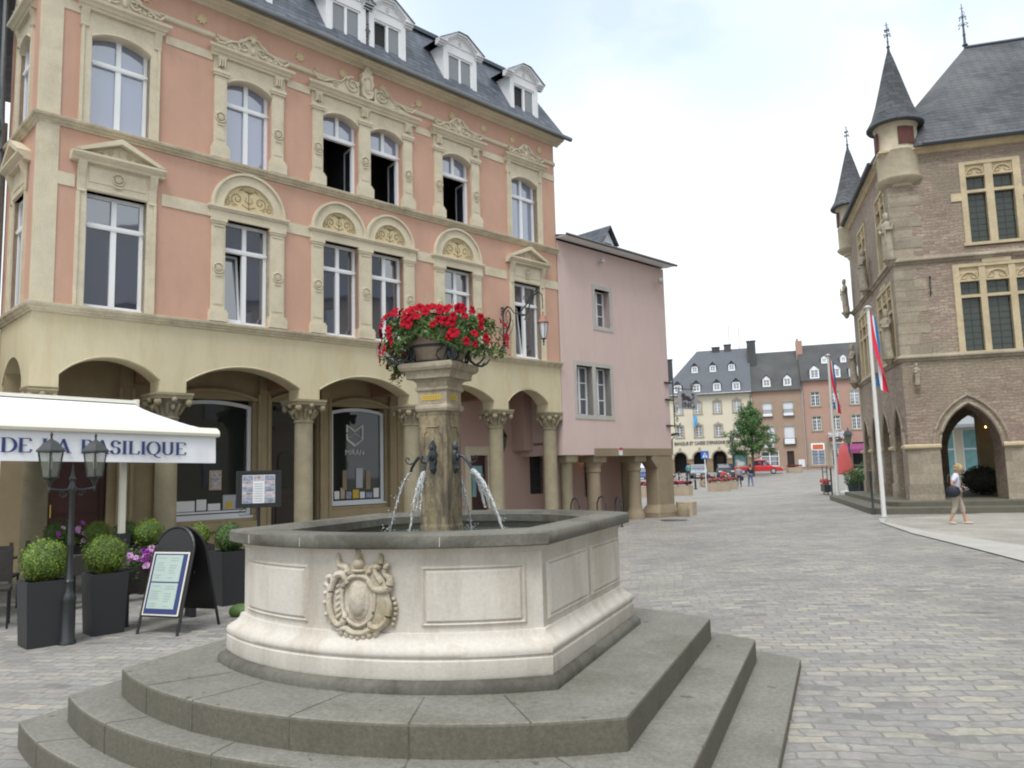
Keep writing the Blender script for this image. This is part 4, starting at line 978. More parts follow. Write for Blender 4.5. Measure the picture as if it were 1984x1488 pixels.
for a, b in arches: e.tube([(x,-.004,z+.02) for x, z in arc(a-.01, b+.01, 3.58, .37, 18)], .014, 4)
e.build('arch_edge_roll', CREAMPL, cbd)
e = MB(); e.tube([(5.42,-.004,3.62),(5.44,-.004,4.2)], .001, 3)
def column(x, y=.25, r=.205, wc=.37, square=False):
    c = MB()
    c.lathe([(r+.07,0),(r+.07,.12),(r+.05,.16),(r+.03,.2),(r+.005,.24),(r,.3),(r*.97,2.84),(r+.015,2.86),(r+.02,2.885),(r+.01,2.90)], x, y, 24)
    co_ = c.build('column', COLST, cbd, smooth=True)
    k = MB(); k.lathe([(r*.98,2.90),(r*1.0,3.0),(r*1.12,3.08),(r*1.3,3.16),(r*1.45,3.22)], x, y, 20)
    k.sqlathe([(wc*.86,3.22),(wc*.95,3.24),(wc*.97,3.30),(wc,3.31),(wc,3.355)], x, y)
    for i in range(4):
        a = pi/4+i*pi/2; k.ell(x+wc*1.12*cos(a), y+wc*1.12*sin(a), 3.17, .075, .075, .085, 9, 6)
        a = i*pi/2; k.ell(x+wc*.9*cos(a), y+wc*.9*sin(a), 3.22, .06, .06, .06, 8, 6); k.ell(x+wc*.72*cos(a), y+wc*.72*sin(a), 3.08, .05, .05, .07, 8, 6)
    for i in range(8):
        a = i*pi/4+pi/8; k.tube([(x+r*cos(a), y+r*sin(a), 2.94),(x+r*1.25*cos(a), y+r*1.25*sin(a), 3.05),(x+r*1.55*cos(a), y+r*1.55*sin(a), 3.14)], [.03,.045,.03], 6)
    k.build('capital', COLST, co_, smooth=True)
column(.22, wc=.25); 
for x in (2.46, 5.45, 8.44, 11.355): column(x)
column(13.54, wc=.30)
MB().box(.0,.46,.0,.46,3.3,3.36).build('corner_block', CREAMPL, cbd)
# blue-white splash on a column left as a stain patch of render
# inner arcade: ceiling, inner wall with shop fronts
DI = 1.8
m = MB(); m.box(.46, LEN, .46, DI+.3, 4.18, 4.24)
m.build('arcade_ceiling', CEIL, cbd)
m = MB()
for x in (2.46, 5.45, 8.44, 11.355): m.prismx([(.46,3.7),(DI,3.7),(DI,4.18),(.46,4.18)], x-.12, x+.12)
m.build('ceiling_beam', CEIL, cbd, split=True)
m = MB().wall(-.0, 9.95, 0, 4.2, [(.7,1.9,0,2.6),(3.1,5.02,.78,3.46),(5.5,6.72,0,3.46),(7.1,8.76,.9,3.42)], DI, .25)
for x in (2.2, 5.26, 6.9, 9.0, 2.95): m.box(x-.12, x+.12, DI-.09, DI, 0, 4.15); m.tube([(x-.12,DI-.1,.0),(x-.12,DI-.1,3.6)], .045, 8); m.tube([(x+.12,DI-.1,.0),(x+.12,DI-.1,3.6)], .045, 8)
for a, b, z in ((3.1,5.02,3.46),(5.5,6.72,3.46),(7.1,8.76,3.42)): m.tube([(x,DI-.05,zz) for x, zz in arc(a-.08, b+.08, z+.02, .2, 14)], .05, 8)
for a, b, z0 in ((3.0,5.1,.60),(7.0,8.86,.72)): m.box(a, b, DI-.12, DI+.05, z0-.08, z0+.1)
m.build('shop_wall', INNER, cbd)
MB().box(.46, 9.95, DI+.9, DI+1, 0, 4.2).build('dark_rooms', DARK, cbd)
def shopwin(x0, x1, z0, z1, rise=.11):
    f = MB(); y = DI+.06; w = .085
    A = arc(x0, x1, z1-rise, rise, 12); Bq = arc(x0+w, x1-w, z1-rise-w*.7, rise*.8, 12)
    f.box(x0, x0+w, y, y+.08, z0, z1-rise-w*.7); f.box(x1-w, x1, y, y+.08, z0, z1-rise-w*.7); f.box(x0+w, x1-w, y, y+.08, z0, z0+w)
    f.prism(A+[(x1, z1-rise-w*.7)]+Bq[::-1]+[(x0, z1-rise-w*.7)], y, y+.08)
    f.box(x0-.04, x1+.04, y-.07, y-.002, z0-.03, z0+.02)
    fo = f.build('shop_window', SHUTW, cbd); MB().quad((x0+w,y+.05,z0+w),(x1-w,y+.05,z0+w),(x1-w,y+.05,z1-.05),(x0+w,y+.05,z1-.05)).build('glass', SHOPG, fo); return fo
w1 = shopwin(3.12, 5.0, .80, 3.44); w2 = shopwin(7.12, 8.74, .95, 3.40)
# display items: drawn on their own boards right behind/at the glass, kept thin and in front of the opaque pane
def board(par, name, x0, x1, z0, z1, m_, y=DI+.085): return MB().box(x0, x1, y, y+.018, z0, z1).build(name, m_, par)
board(w1, 'display_ledge', 3.25, 4.88, .915, .955, PAPERW, DI+.04)
for a, b, c, d_, mm in ((3.3,3.72,.97,1.2,PAPERW),(3.76,3.98,.98,1.22,PAPERW),(4.02,4.3,.97,1.12,PAPERW),(4.36,4.86,.97,1.3,SIGNG),(4.04,4.32,1.42,1.86,CONCR),(4.42,4.58,1.0,1.14,BRASS),(4.64,4.74,.99,1.16,PHOTOB),(4.76,4.84,.99,1.16,PAPERW)):
    board(w1, 'display_card', a, b, c, d_, mm, DI+.085 if mm is not BRASS and mm is not PHOTOB else DI+.08)
board(w1, 'hanging_picture', 4.07, 4.29, 1.46, 1.82, PHOTOA, DI+.08)
for a, b, c, d_, mm in ((7.26,7.4,1.08,1.28,PAPERW),(7.44,7.56,1.08,1.36,CONCR),(7.6,7.76,1.08,1.26,PHOTOB),(7.8,7.98,1.08,1.3,BRASS),(8.02,8.16,1.08,1.24,PAPERW),(8.2,8.4,1.08,1.22,PHOTOB),(8.44,8.6,1.08,1.32,PAPERW),(7.5,7.62,1.3,1.8,BEAMST),(7.9,8.1,1.34,1.85,SIGNG),(8.2,8.34,1.3,1.78,BEAMST)):
    board(w2, 'display_item', a, b, c, d_, mm)
# MIRAN emblem and lettering on the second shop window
e = MB(); ey = DI+.10; ex, ez = 7.87, 2.70
def bar(p, q, w=.035): 
    dx_, dz_ = q[0]-p[0], q[1]-p[1]; L = sqrt(dx_*dx_+dz_*dz_); nx_, nz_ = -dz_/L*w/2, dx_/L*w/2
    e.quad((ex+p[0]+nx_,ey,ez+p[1]+nz_),(ex+q[0]+nx_,ey,ez+q[1]+nz_),(ex+q[0]-nx_,ey,ez+q[1]-nz_),(ex+p[0]-nx_,ey,ez+p[1]-nz_))
S_ = .235
bar((-S_,-.12),(-S_,.03),.045); bar((-S_,.07),(-S_,.27),.045); bar((-S_,.25),(0,.10)); bar((0,.10),(S_,.25)); bar((S_,.27),(S_,-.12),.045); bar((S_,-.11),(0,-.27),.03); bar((0,-.27),(-S_,-.11),.055); bar((-S_+.02,-.08),(0,.04),.012); bar((0,.04),(S_-.02,-.08),.012)
e.build('emblem', ETCH, w2)
textmesh('lettering', 'MIRAN', .20, ETCH, w2, (ex-.30, ey, 2.19), (pi/2,0,0), .001, .95, 0)
for o in [c for c in bpy.data.objects if c.parent == w2 and c.name.startswith(('emblem','lettering'))]: o.location.y -= .0+0.0 if o.name.startswith('emblem') else 0
# shift lettering in front of the glass
for o in bpy.data.objects:
    if o.parent == w2 and (o.name.startswith('emblem') or o.name.startswith('lettering')): o.location.y -= .012
# put display items just in front of the pane (they read through it as in a lit shop)
for o in bpy.data.objects:
    if o.parent in (w1, w2) and (o.name.startswith('display') or o.name.startswith('hanging')): o.location.y -= .0
# doors
def door(x0, x1, z1, m_, y, arch=False, mb_extra=None, par=cbd, name='door'):
    d_ = MB(); d_.box(x0, x1, y, y+.06, 0.02, z1)
    for a, b, c, e_ in ((.1,.45,.12,.35),(.55,.9,.12,.35),(.1,.9,.42,.5)): d_.box(x0+(x1-x0)*a, x0+(x1-x0)*b, y-.02, y, z1*c, z1*e_)
    for xx in (x0, x1-.08): d_.box(xx, xx+.08, y-.03, y, .02, z1)
    d_.box(x0, x1, y-.03, y, z1-.1, z1)
    do = d_.build(name, m_, par)
    h = MB(); h.tube([(x0+.14,y-.08,1.0),(x0+.14,y-.08,1.25)], .012, 6); h.build('handle', BRASS, do); return do
dd = door(5.56, 6.68, 2.88, DOORW, DI+.12); q = MB(); q.prism(arc(5.72, 6.1, 2.1, .19, 12)+[(6.1,1.4),(5.72,1.4)], DI+.09, DI+.11); q.build('door_pane', SHOPG, dd)
MB().box(5.52, 6.70, DI+.12, DI+.16, 2.93, 3.44).build('transom_light', SHOPG, cbd); MB().box(5.5, 6.72, DI+.1, DI+.17, 2.88, 2.93).build('transom_bar', DOORW, cbd)
MB().box(5.6,6.2,DI-.0,DI+.05,3.28,3.36).build('blind_box', BLACK, cbd)
door(.74, 1.86, 2.56, DOORR, DI+.12)
# roof
m = MB(); xr = LEN+.12; TZ = 13.98; t_ = .92
m.add([(-.3,-.36,11.80),(xr+.1,-.36,11.80),(xr+.1,8,11.80),(-.3,8,11.80),(.35,t_,TZ),(xr-.62,t_,TZ),(xr-.62,7,TZ),(.35,7,TZ)], [(0,1,5,4),(1,2,6,5),(2,3,7,6),(3,0,4,7),(0,3,2,1)])
ro = m.build('mansard_roof', SLATE, cbd)
m = MB(); m.box(.2, xr-.5, t_-.12, 7.1, TZ-.06, TZ+.05); m.add([(.3,t_,TZ+.05),(xr-.6,t_,TZ+.05),(xr-.6,7,TZ+.05),(.3,7,TZ+.05),(2,4,14.7),(xr-2.5,4,14.7)], [(0,1,5,4),(1,2,5),(2,3,4,5),(3,0,4)])
m.build('upper_roof', SLATEB, ro)
def dormer(x0, x1, openl=False, single=True):
    zb, ze = 11.84, 13.12; y = -.12; xc = (x0+x1)/2
    d_ = MB(); w = .15
    d_.box(x0, x0+w, y, 1.0, zb, ze+.08); d_.box(x1-w, x1, y, 1.0, zb, ze+.08); d_.box(x0+w, x1-w, y, y+.1, zb, zb+.16); d_.box(x0+w, x1-w, y, y+.1, ze-.12, ze+.08)
    d_.prism([(x0-.02,ze+.08),(x1+.02,ze+.08),(xc+.16,ze+.42),(xc-.16,ze+.42)], y, y+.1)
    d_.tube([(x0+.1,y-.01,ze+.13),(x1-.1,y-.01,ze+.13)], .012, 4)
    L, R = x0-.21, x1+.21; zt = ze+.43; k = .16
    for sg, e_ in ((-1,L),(1,R)):
        for (dz, out) in ((0,.12),(.05,.17),(.10,.22)):
            p = [(e_, ze+.0+dz),(e_+(-sg)*.02, ze+.065+dz),(xc+sg*k, zt+dz-.02),(xc+sg*k, zt-.075+dz),(e_-sg*.26, ze+.08+dz),(e_-sg*.28, ze+.0+dz)]
            d_.prism(p, y-out+.1, y+.1)
    for (dz, out) in ((0,.12),(.05,.17),(.10,.22)): d_.box(xc-k, xc+k, y-out+.1, y+.1, zt-.075+dz, zt+dz-.02)
    d_.tube([(q[0], y-.012, q[2]) for q in spiral(xc, ze+.24, .07, .02, radians(60), 1.1, 12)], .014, 5)
    do = d_.build('dormer', WHITED, ro)
    f = MB(); yy_ = y+.05; a, b, c, e_ = x0+w, x1-w, zb+.16, ze-.12; xm = (a+b)/2
    f.box(xm-.035, xm+.035, yy_-.02, yy_+.04, c, e_); f.box(b-.05, b, yy_-.02, yy_+.04, c, e_); f.box(a, b, yy_-.021, yy_+.04, c, c+.05); f.box(a, b, yy_-.021, yy_+.04, e_-.05, e_)
    if not openl: f.box(a, a+.05, yy_-.02, yy_+.04, c, e_)
    f.build('sash', WHITE, do)
    g = MB(); 
    if openl: MB().box(a, xm-.03, yy_+.06, yy_+.08, c, e_).build('dark_opening', DARK, do)
    else: g.quad((a,yy_+.01,c),(xm,yy_+.01,c),(xm,yy_+.01,e_),(a,yy_+.01,e_))
    g.quad((xm,yy_+.012,c),(b,yy_+.01,c),(b,yy_+.01,e_),(xm,yy_+.012,e_)); g.build('glass', MATS['dormer_glass'], do)
    r = MB(); r.add([(L,y-.16,ze+.13),(xc-k,y-.16,zt+.09),(xc-k,1.3,zt+.09),(L,1.3,ze+.13),(R,y-.16,ze+.13),(xc+k,y-.16,zt+.09),(xc+k,1.3,zt+.09),(R,1.3,ze+.13)], [(0,1,2,3),(4,7,6,5),(1,5,6,2)])
    r.box(x0+.02, x0+.06, y+.1, 1.2, zb, ze+.1)
    r.build('dormer_roof', SLATEB, do)
glassmat('dormer_glass', base=(.16,.18,.20), ior=1.8)
for a, b, op in ((.75,1.91,False),(3.24,4.43,False),(5.80,6.92,False),(7.02,8.14,True),(9.41,10.60,False),(11.93,13.09,True)): dormer(a, b, op)
m = MB(); 
for i, (r, z) in enumerate(((.018,12.34),(.03,12.42),(.075,12.58),(.03,12.75),(.018,12.83))):
    if r > .06: m.prism([(6.97-r,z),(6.97,z-r*1.3),(6.97+r,z),(6.97,z+r*1.3)], -.135, -.12)
    else: m.prism([(6.97+r*cos(k*pi/6), z+r*sin(k*pi/6)) for k in range(12)], -.135, -.12)
m.build('inlaid_diamond', SLATEB, ro, split=True)
# cable box and broken bracket on the plaster
m = MB(); m.box(7.25,7.62,-.03,0,4.5,4.66); m.tube([(7.62,-.05,4.6),(7.6,-.12,4.5),(7.5,-.16,4.42),(7.48,-.14,4.34)], .015, 5); m.tube([(7.62,-.05,4.66),(7.72,-.10,4.6),(7.66,-.14,4.52)], .012, 5); m.build('torch_bracket', GREYST, cbd)
# downpipe at left edge & neighbour
nb = thing('slate_hung_house', 'dark slate hung house wall with roof just left of the salmon house', 'house', FW(0,SD+.02), FRZ)
m = MB(); m.box(-6,-.02,.0,5,0,8.9); m.build('wall', BEAMST, nb)
m = MB(); m.box(-6,-.25,-.12,5,8.75,13.5); m.add([(-6,-.3,8.6),(-.2,-.3,8.6),(-.2,0,9.3),(-6,0,9.3)], [(0,1,2,3)]); m.build('slate_wall', SLATE, nb)
dp = MB(); dp.tube([(-.22,1.98,11.7),(-.22,1.98,9.7),(-.20,2.0,9.4),(-.16,2.16,9.0),(-.14,2.2,8.6),(-.12,2.2,0)], .05, 8)
for z in (11,10,8.2,6,4,2): dp.tube([(-.2,2.05,z),(-.2,2.05,z+.04)], .065, 8)
o = dp.build('downpipe', ZINC, cbd, smooth=True)
# ---- opposite row, out of frame on the right, seen only as reflections in the windows
ob = thing('opposite_house', 'cream house with dark slate roof mirrored in the first floor windows', 'house', (19.5, -10, 0), 0); ob.scale = (1, 1, 1.2)
m = MB(); m.wall(0,0,0,0,[],0,0) if False else None
m = MB(lambda x,y,z: (y, x, z)); hs = [(x0+.2, x0+1.3, z, z+1.7) for x0 in [1+2.6*i for i in range(9)] for z in (1.0,4.2,7.2)]
m.wall(0, 25, 0, 9.4, hs, 0, .2); m.box(0,25,.01,8,9.3,9.4); m.build('wall', FARST, ob)
m = MB(lambda x,y,z: (y, x, z)); 
for a, b, c, d_ in hs: m.quad((a,.15,c),(b,.15,c),(b,.15,d_),(a,.15,d_))
m.build('window_panes', GLASS, ob)
m = MB(); m.add([(-.4,-.3,9.3),(-.4,25.3,9.3),(8,25.3,9.3),(8,-.3,9.3),(3.5,2,14),(3.5,23,14)], [(0,1,5,4),(1,2,5),(2,3,4,5),(3,0,4)]); m.build('roof', FARSL, ob)
# ------------------------------------------------------------------ pink house
ph = thing('pink_house', 'pale pink house on squat brown pillars beside the salmon house', 'house', FW(13.86, 0), FRZ)
W_ = 5.62
m = MB().wall(0, W_, 2.30, 8.62, [(1.72,2.46,6.16,7.36),(.70,1.46,3.32,4.84),(1.62,2.36,3.32,4.84)], 0, .34)
m.quad((0,0,2.1),(1.42,0,2.1),(1.42,0,2.3),(0,0,2.3)); m.quad((0,0,2.1),(1.42,0,2.1),(1.42,.5,2.1),(0,.5,2.1)); m.quad((1.42,0,2.1),(1.42,.5,2.1),(1.42,.5,2.3),(1.42,0,2.3))
m.quad((W_,0,2.3),(W_,8,2.3),(W_,8,8.62),(W_,0,8.62)); m.quad((0,.0,2.1),(0,8,2.1),(0,8,8.62),(0,0,8.62)); m.quad((0,8,2.1),(W_,8,2.1),(W_,8,8.62),(0,8,8.62))
m.build('wall', PINK, ph)
MB().box(0,W_,.45,8,2.42,2.5).build('arcade_ceiling', CEIL, ph)
m = MB(); m.box(1.42, W_+.03, -.03, .45, 2.06, 2.30); m.box(W_-.42, W_+.028, .45, 8, 2.08, 2.30); m.build('stone_beam', BEAMST, ph)
# window surrounds and casements
def casement(par, x0, x1, z0, z1, rows=3, y=.13, nm='window', open_=False):
    f = MB(); fw = .045; xm = (x0+x1)/2
    f.box(x0,x0+fw,y,y+.05,z0,z1); f.box(x1-fw,x1,y,y+.05,z0,z1); f.box(x0+fw,x1-fw,y,y+.05,z0,z0+fw); f.box(x0+fw,x1-fw,y,y+.05,z1-fw,z1); f.box(xm-.035,xm+.035,y-.01,y+.04,z0+fw,z1-fw)
    for k in range(1, rows): z = z0+(z1-z0)*k/rows; f.box(x0+fw,xm-.035,y+.002,y+.035,z-.014,z+.014); f.box(xm+.035,x1-fw,y+.002,y+.035,z-.014,z+.014)
    fo = f.build(nm, WHITE, par); MB().quad((x0+fw,y+.03,z0+fw),(x1-fw,y+.032,z0+fw),(x1-fw,y+.026,z1-fw),(x0+fw,y+.03,z1-fw)).build('glass', GLASS, fo); return fo
m = MB()
def frame4(mb, a, b, c, d_, w, y0, y1): mb.box(a-w,a,y0,y1,c-w,d_+w); mb.box(b,b+w,y0,y1,c-w,d_+w); mb.box(a,b,y0,y1,c-w,c); mb.box(a,b,y0,y1,d_,d_+w)
frame4(m, 1.72, 2.46, 6.16, 7.36, .13, -.018, .3)
m.box(.58,.70,-.018,.3,3.19,4.98); m.box(1.46,1.62,-.018,.3,3.19,4.98); m.box(2.36,2.49,-.018,.3,3.19,4.98); m.box(.70,1.46,-.018,.3,3.19,3.32); m.box(1.62,2.36,-.018,.3,3.19,3.32); m.box(.70,1.46,-.018,.3,4.84,4.98); m.box(1.62,2.36,-.018,.3,4.84,4.98)
m.build('window_surround', GREYST, ph, split=True)
casement(ph, 1.72, 2.46, 6.16, 7.36, y=.24); casement(ph, .70, 1.46, 3.32, 4.84, y=.24); casement(ph, 1.62, 2.36, 3.32, 4.84, y=.24)
MB().box(.5,W_-.5,.4,.5,3,8).build('dark_rooms', DARK, ph)
# roof
m = MB(); L_, R_ = -.05, W_+.12; ze = 8.70
m.add([(L_,-.42,ze),(R_,-.42,ze),(R_,8.3,ze),(L_,8.3,ze),(L_,3.8,ze+.95),(R_-2.6,3.8,ze+.95)], [(0,1,5,4),(1,2,5),(2,3,4,5),(0,3,2,1),(0,4,3)])
rf = m.build('roof', SLATE, ph); m = MB(); m.box(L_,R_,-.40,-.02,ze-.022,ze-.004); m.build('eaves_board', WHITED, rf)
m = MB(); m.tube([(L_,-.46,ze),(R_+.05,-.46,ze)], .045, 8); m.build('gutter', ZINC, ph, smooth=True)
m = MB(); m.add([(3.35,.9,8.75),(3.95,.9,8.75),(3.95,.9,9.5),(3.65,.9,9.95),(3.35,.9,9.5),(3.35,3.4,9.0),(3.95,3.4,9.0),(3.95,3.4,9.5),(3.65,3.4,9.95),(3.35,3.4,9.5)], [(0,1,2,3,4),(0,4,9,5),(1,6,7,2),(5,6,7,8,9)])
dm = m.build('dormer', SLATEB, rf)
m = MB(); m.add([(3.2,.72,9.36),(3.65,.72,10.02),(4.1,.72,9.36),(3.2,3.5,9.36),(3.65,3.5,10.02),(4.1,3.5,9.36),(3.2,.72,9.32),(3.65,.72,9.97),(4.1,.72,9.32)], [(0,1,4,3),(1,2,5,4),(0,1,7,6),(1,2,8,7)]); m.build('dormer_roof', SLATE, dm)
m = MB(); m.box(3.36,3.44,.86,.9,8.75,9.45); m.box(3.86,3.94,.86,.9,8.75,9.45); m.add([(3.3,.88,9.4),(4.0,.88,9.4),(3.65,.88,9.9)], [(0,1,2)]); m.build('dormer_frame', WHITED, dm)
m = MB(); 
for k in range(8): m.add([(3.44,.89,8.8+.08*k),(3.86,.89,8.8+.08*k),(3.86,.86,8.85+.08*k),(3.44,.86,8.85+.08*k)], [(0,1,2,3)])
m.build('louvres', SLATEB, dm)
# pillars
def stub(x, y, r, top=2.08):
    c = MB(); c.lathe([(r*1.45,0),(r*1.42,.14),(r*1.2,.24),(r*1.05,.32),(r,.42),(r*.97,1.55),(r*1.12,1.58),(r*1.1,1.66),(r*1.02,1.70),(r*1.15,1.78),(r*1.3,1.88)], x, y, 20); c.sqlathe([(r*1.3,1.86),(r*1.4,1.90),(r*1.42,top)], x, y); return c.build('pillar', BEAMST, ph, smooth=True)
m = MB(); m.lathe([(.19,0),(.19,1.86),(.22,1.9)], .42, .3, 16); m.sqlathe([(.23,1.88),(.25,1.92),(.25,2.10)], .42, .3); m.build('pillar', COLST, ph, smooth=True)
stub(1.75, .35, .22); stub(3.85, .35, .22)
c = MB(); c.prismz([(4.70,-.02),(5.62,-.02),(5.62,.5),(4.70,.5)], 0, 2.06)
c.add([(4.5,-.14,0),(5.72,-.14,0),(5.72,.62,0),(4.5,.62,0),(4.5,-.12,.16),(5.72,-.12,.16),(5.72,.62,.16),(4.5,.62,.16),(4.7,-.023,.42),(5.62,-.023,.42),(5.623,.52,.42),(4.7,.52,.42)], [(0,1,5,4),(1,2,6,5),(2,3,7,6),(3,0,4,7),(4,5,9,8),(5,6,10,9),(6,7,11,10),(7,4,8,11)])
c.add([(4.7,-.023,1.62),(4.7,.5,1.62),(4.42,-.023,1.9),(4.42,.5,1.9),(4.42,-.023,2.06),(4.42,.5,2.06),(4.71,-.023,2.06),(4.71,.5,2.06)], [(0,2,3,1),(2,4,5,3),(0,6,4,2),(1,3,5,7)])
c.build('corner_pillar', BEAMST, ph, bevel=.03)
m = MB(); m.box(W_-.55, W_, 1.75, 2.4, 0, 2.08); m.build('rear_pillar', BEAMST, ph, bevel=.03)
# inner pink wall of both arcades (belongs to this house)
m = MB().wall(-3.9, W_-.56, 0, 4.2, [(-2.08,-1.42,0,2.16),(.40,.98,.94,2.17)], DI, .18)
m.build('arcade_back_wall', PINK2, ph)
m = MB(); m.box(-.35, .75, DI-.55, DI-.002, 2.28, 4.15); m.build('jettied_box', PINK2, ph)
m = MB(); m.box(-2.30,-2.08,DI-.02,DI+.02,0,2.16); m.box(-1.42,-1.28,DI-.02,DI+.02,0,2.16); m.box(-2.30,-1.28,DI-.02,DI+.02,2.16,2.42); m.build('door_surround', CREAMST, ph)
pd = MB(); pd.box(-2.08,-1.42,DI+.1,DI+.14,0,2.16); pd.box(-2.08,-1.42,DI+.08,DI+.1,.1,.8); pd = pd.build('door', DOORR, ph)
m = MB(); m.box(-1.96,-1.80,DI+.085,DI+.098,.95,1.6); m.box(-1.96,-1.55,DI+.085,DI+.098,1.6,1.85); m.build('green_glass_strip', TEALP, pd)
m = MB(); m.box(.40,.98,DI+.1,DI+.12,.94,2.17); go_ = m.build('barred_window', DARK, ph)
m = MB()
for k in range(6): m.tube([(.46+.09*k,DI-.03,.94),(.46+.09*k,DI-.03,2.17)], .012, 5)
for z in (1.1,1.4,1.7,2.0): m.box(.40,.98,DI-.035,DI-.025,z,z+.02)
m.build('bars', IRON, go_)
at_ = thing('cash_machine', 'dark cash machine set in the pink wall under the pink house', 'cash machine', FW(13.86+3.35, DI-.02), FRZ)
m = MB(); m.box(-.3,.3,-.14,0,.75,1.95); m.build('housing', SIGND, at_, bevel=.02)
m = MB(); m.add([(-.2,-.144,1.35),(.2,-.144,1.35),(.2,-.10,1.7),(-.2,-.10,1.7)],[(0,1,2,3)]); m.box(-.18,.18,-.2,-.14,1.18,1.24); m.build('screen', SIGNG, at_)
m = MB(); m.box(-.3,.3,-.13,.0,1.96,2.05); m.build('lit_header', AMBER, at_)
# security camera
scm = thing('security_camera', 'white security camera high on the pink wall', 'camera', FW(18.92, -.02, 8.12), FRZ)
m = MB(); m.tube([(0,0,0),(0,-.12,0),(-.02,-.2,-.02)], .02, 6); m.build('bracket', WHITED, scm)
m = MB(); m.lathe([(.02,.06),(.09,.04),(.11,-.02),(.10,-.06),(.07,-.12),(.02,-.15)], -.02, -.24, 14); m.build('dome', GREYST, scm, smooth=True)
fl = thing('floodlight', 'small floodlight under the pink eaves', 'floodlight', FW(15.85, -.02, 8.28), FRZ)
m = MB(); m.tube([(0,0,.0),(0,-.1,.02)], .015, 6); m.box(-.07,.07,-.18,-.1,-.05,.06); m.build('housing', SIGNG, fl)
m = MB(); m.box(-.055,.055,-.186,-.18,-.04,.05); m.build('lens', MILK, fl)
ns = thing('notice_plate', 'small white and red notice on the brown stone beam', 'notice', FW(16.55, -.035, 2.18), FRZ)
MB().box(-.09,.09,-.012,0,-.10,.14).build('plate', PAPERW, ns); m = MB(); m.box(-.09,.09,-.016,-.012,.06,.14); m.build('red_strip', CRED, ns)
# wall lantern inside arcade
al = thing('arcade_lantern', 'small black wall lantern inside the last arches on the pink wall', 'lantern', FW(12.95, DI, 2.55), FRZ)
def lantern(par, s, cx, cy, cz, glass=None, roof=None, iron=IRON, six=6):
    # cz = bottom of glass cage; s = scale (cage height)
    g = MB(); g.lathe([(.16*s,0),(.30*s,s)], cx, cy, six); 
    g.v = [(x, y, cz+z) for x, y, z in g.v]; g.build('panes', glass or LAMPG, par)
    f = MB()
    for k in range(six):
        a = 2*pi*k/six; f.tube([(cx+.165*s*cos(a), cy+.165*s*sin(a), cz), (cx+.31*s*cos(a), cy+.31*s*sin(a), cz+s)], .022*s, 4)
    f.tube([(cx+.165*s*cos(a), cy+.165*s*sin(a), cz) for a in [2*pi*k/six for k in range(six+1)]], .025*s, 4); f.tube([(cx+.31*s*cos(a), cy+.31*s*sin(a), cz+s) for a in [2*pi*k/six for k in range(six+1)]], .03*s, 4)
    f.tube([(cx,cy,cz-.45*s),(cx,cy,cz-.4*s),(cx,cy,cz-.3*s),(cx,cy,cz-.2*s),(cx,cy,cz-.1*s),(cx,cy,cz)], [.02*s,.05*s,.03*s,.07*s,.05*s,.16*s], 8)
    f.build('cage', iron, par, smooth=False)
    r = MB(); r.lathe([(.40*s,cz+s*1.0),(.385*s,cz+s*1.05),(.27*s,cz+s*1.22),(.17*s,cz+s*1.42),(.10*s,cz+s*1.48),(.06*s,cz+s*1.56),(.06*s,cz+s*1.66),(.015*s,cz+s*1.75)], cx, cy, six); r.build('lamp_roof', roof or iron, par)
lantern(al, .30, 0, -.22, -.15); m = MB(); m.tube([(0,0,-.25),(0,-.12,-.32),(0,-.22,-.28)], .012, 5); m.tube([(0,0,-.35),(0,0,-.05)], .015, 5); m.build('bracket', IRON, al)
# street lantern on scroll bracket on the salmon house
sl_ = thing('bracket_lantern', 'copper topped street lantern hanging from a scrolled iron bracket on the salmon wall', 'street lantern', FW(11.45, -.03, 5.0), FRZ)
m = MB(); yb = 0
m.tube([(0,-.03,.0),(0,-.03,1.22)], .022, 6)
for z in (.0,.06,.12,1.02,1.1,1.2): m.ell(0,-.03,z,.035,.035,.03,6,4); m.box(-.02,.02,-.03,.03,z-.015,z+.015)
def BR(pts, r): m.tube([(0,-p[0],p[1]) for p in pts], r, 6)
BR([(.03,.3),(.12,.45),(.24,.62),(.32,.82),(.31,1.0),(.22,1.1),(.14,1.02),(.15,.92),(.2,.9)], [.012,.02,.032,.03,.024,.018,.016,.014,.012])
BR([(.03,1.0),(.08,1.12),(.2,1.2),(.34,1.14),(.46,.98),(.62,.94),(.78,1.02),(.95,1.14)], [.02,.03,.03,.018,.016,.018,.02,.02])
BR([(.03,.75),(.10,.68),(.18,.72),(.2,.8),(.14,.86)], .012); BR([(.05,.62),(.14,.58),(.16,.5),(.1,.46)], .012); BR([(.03,.5),(.12,.36),(.26,.38),(.36,.5),(.42,.66),(.4,.8)], .010); BR([(.03,.15),(.09,.12),(.12,.2),(.08,.26)], .010)
BR([(.85,.72),(.95,.86),(1.04,1.05),(1.12,1.22),(1.25,1.36),(1.42,1.40),(1.52,1.30),(1.54,1.16)], [.012,.016,.018,.022,.026,.02,.018,.016])
BR([(.95,1.14),(1.05,1.28),(1.2,1.42),(1.38,1.47)], [.02,.02,.022,.01]); BR([(.9,1.25),(.84,1.3),(.86,1.38),(.95,1.36),(1.0,1.26),(1.12,1.2)], .012); BR([(1.1,1.3),(1.16,1.24),(1.24,1.28),(1.2,1.36)], .010)
BR([(.62,.94),(.75,.88),(.86,.86),(.95,.86)], [.03,.035,.03,.012]); BR([(1.54,1.2),(1.54,.92)], .012)
m.build('scroll_bracket', IRONB, sl_, smooth=True)
lantern(sl_, .42, 0, -1.54, .12, MILK, COPPER, IRONB)
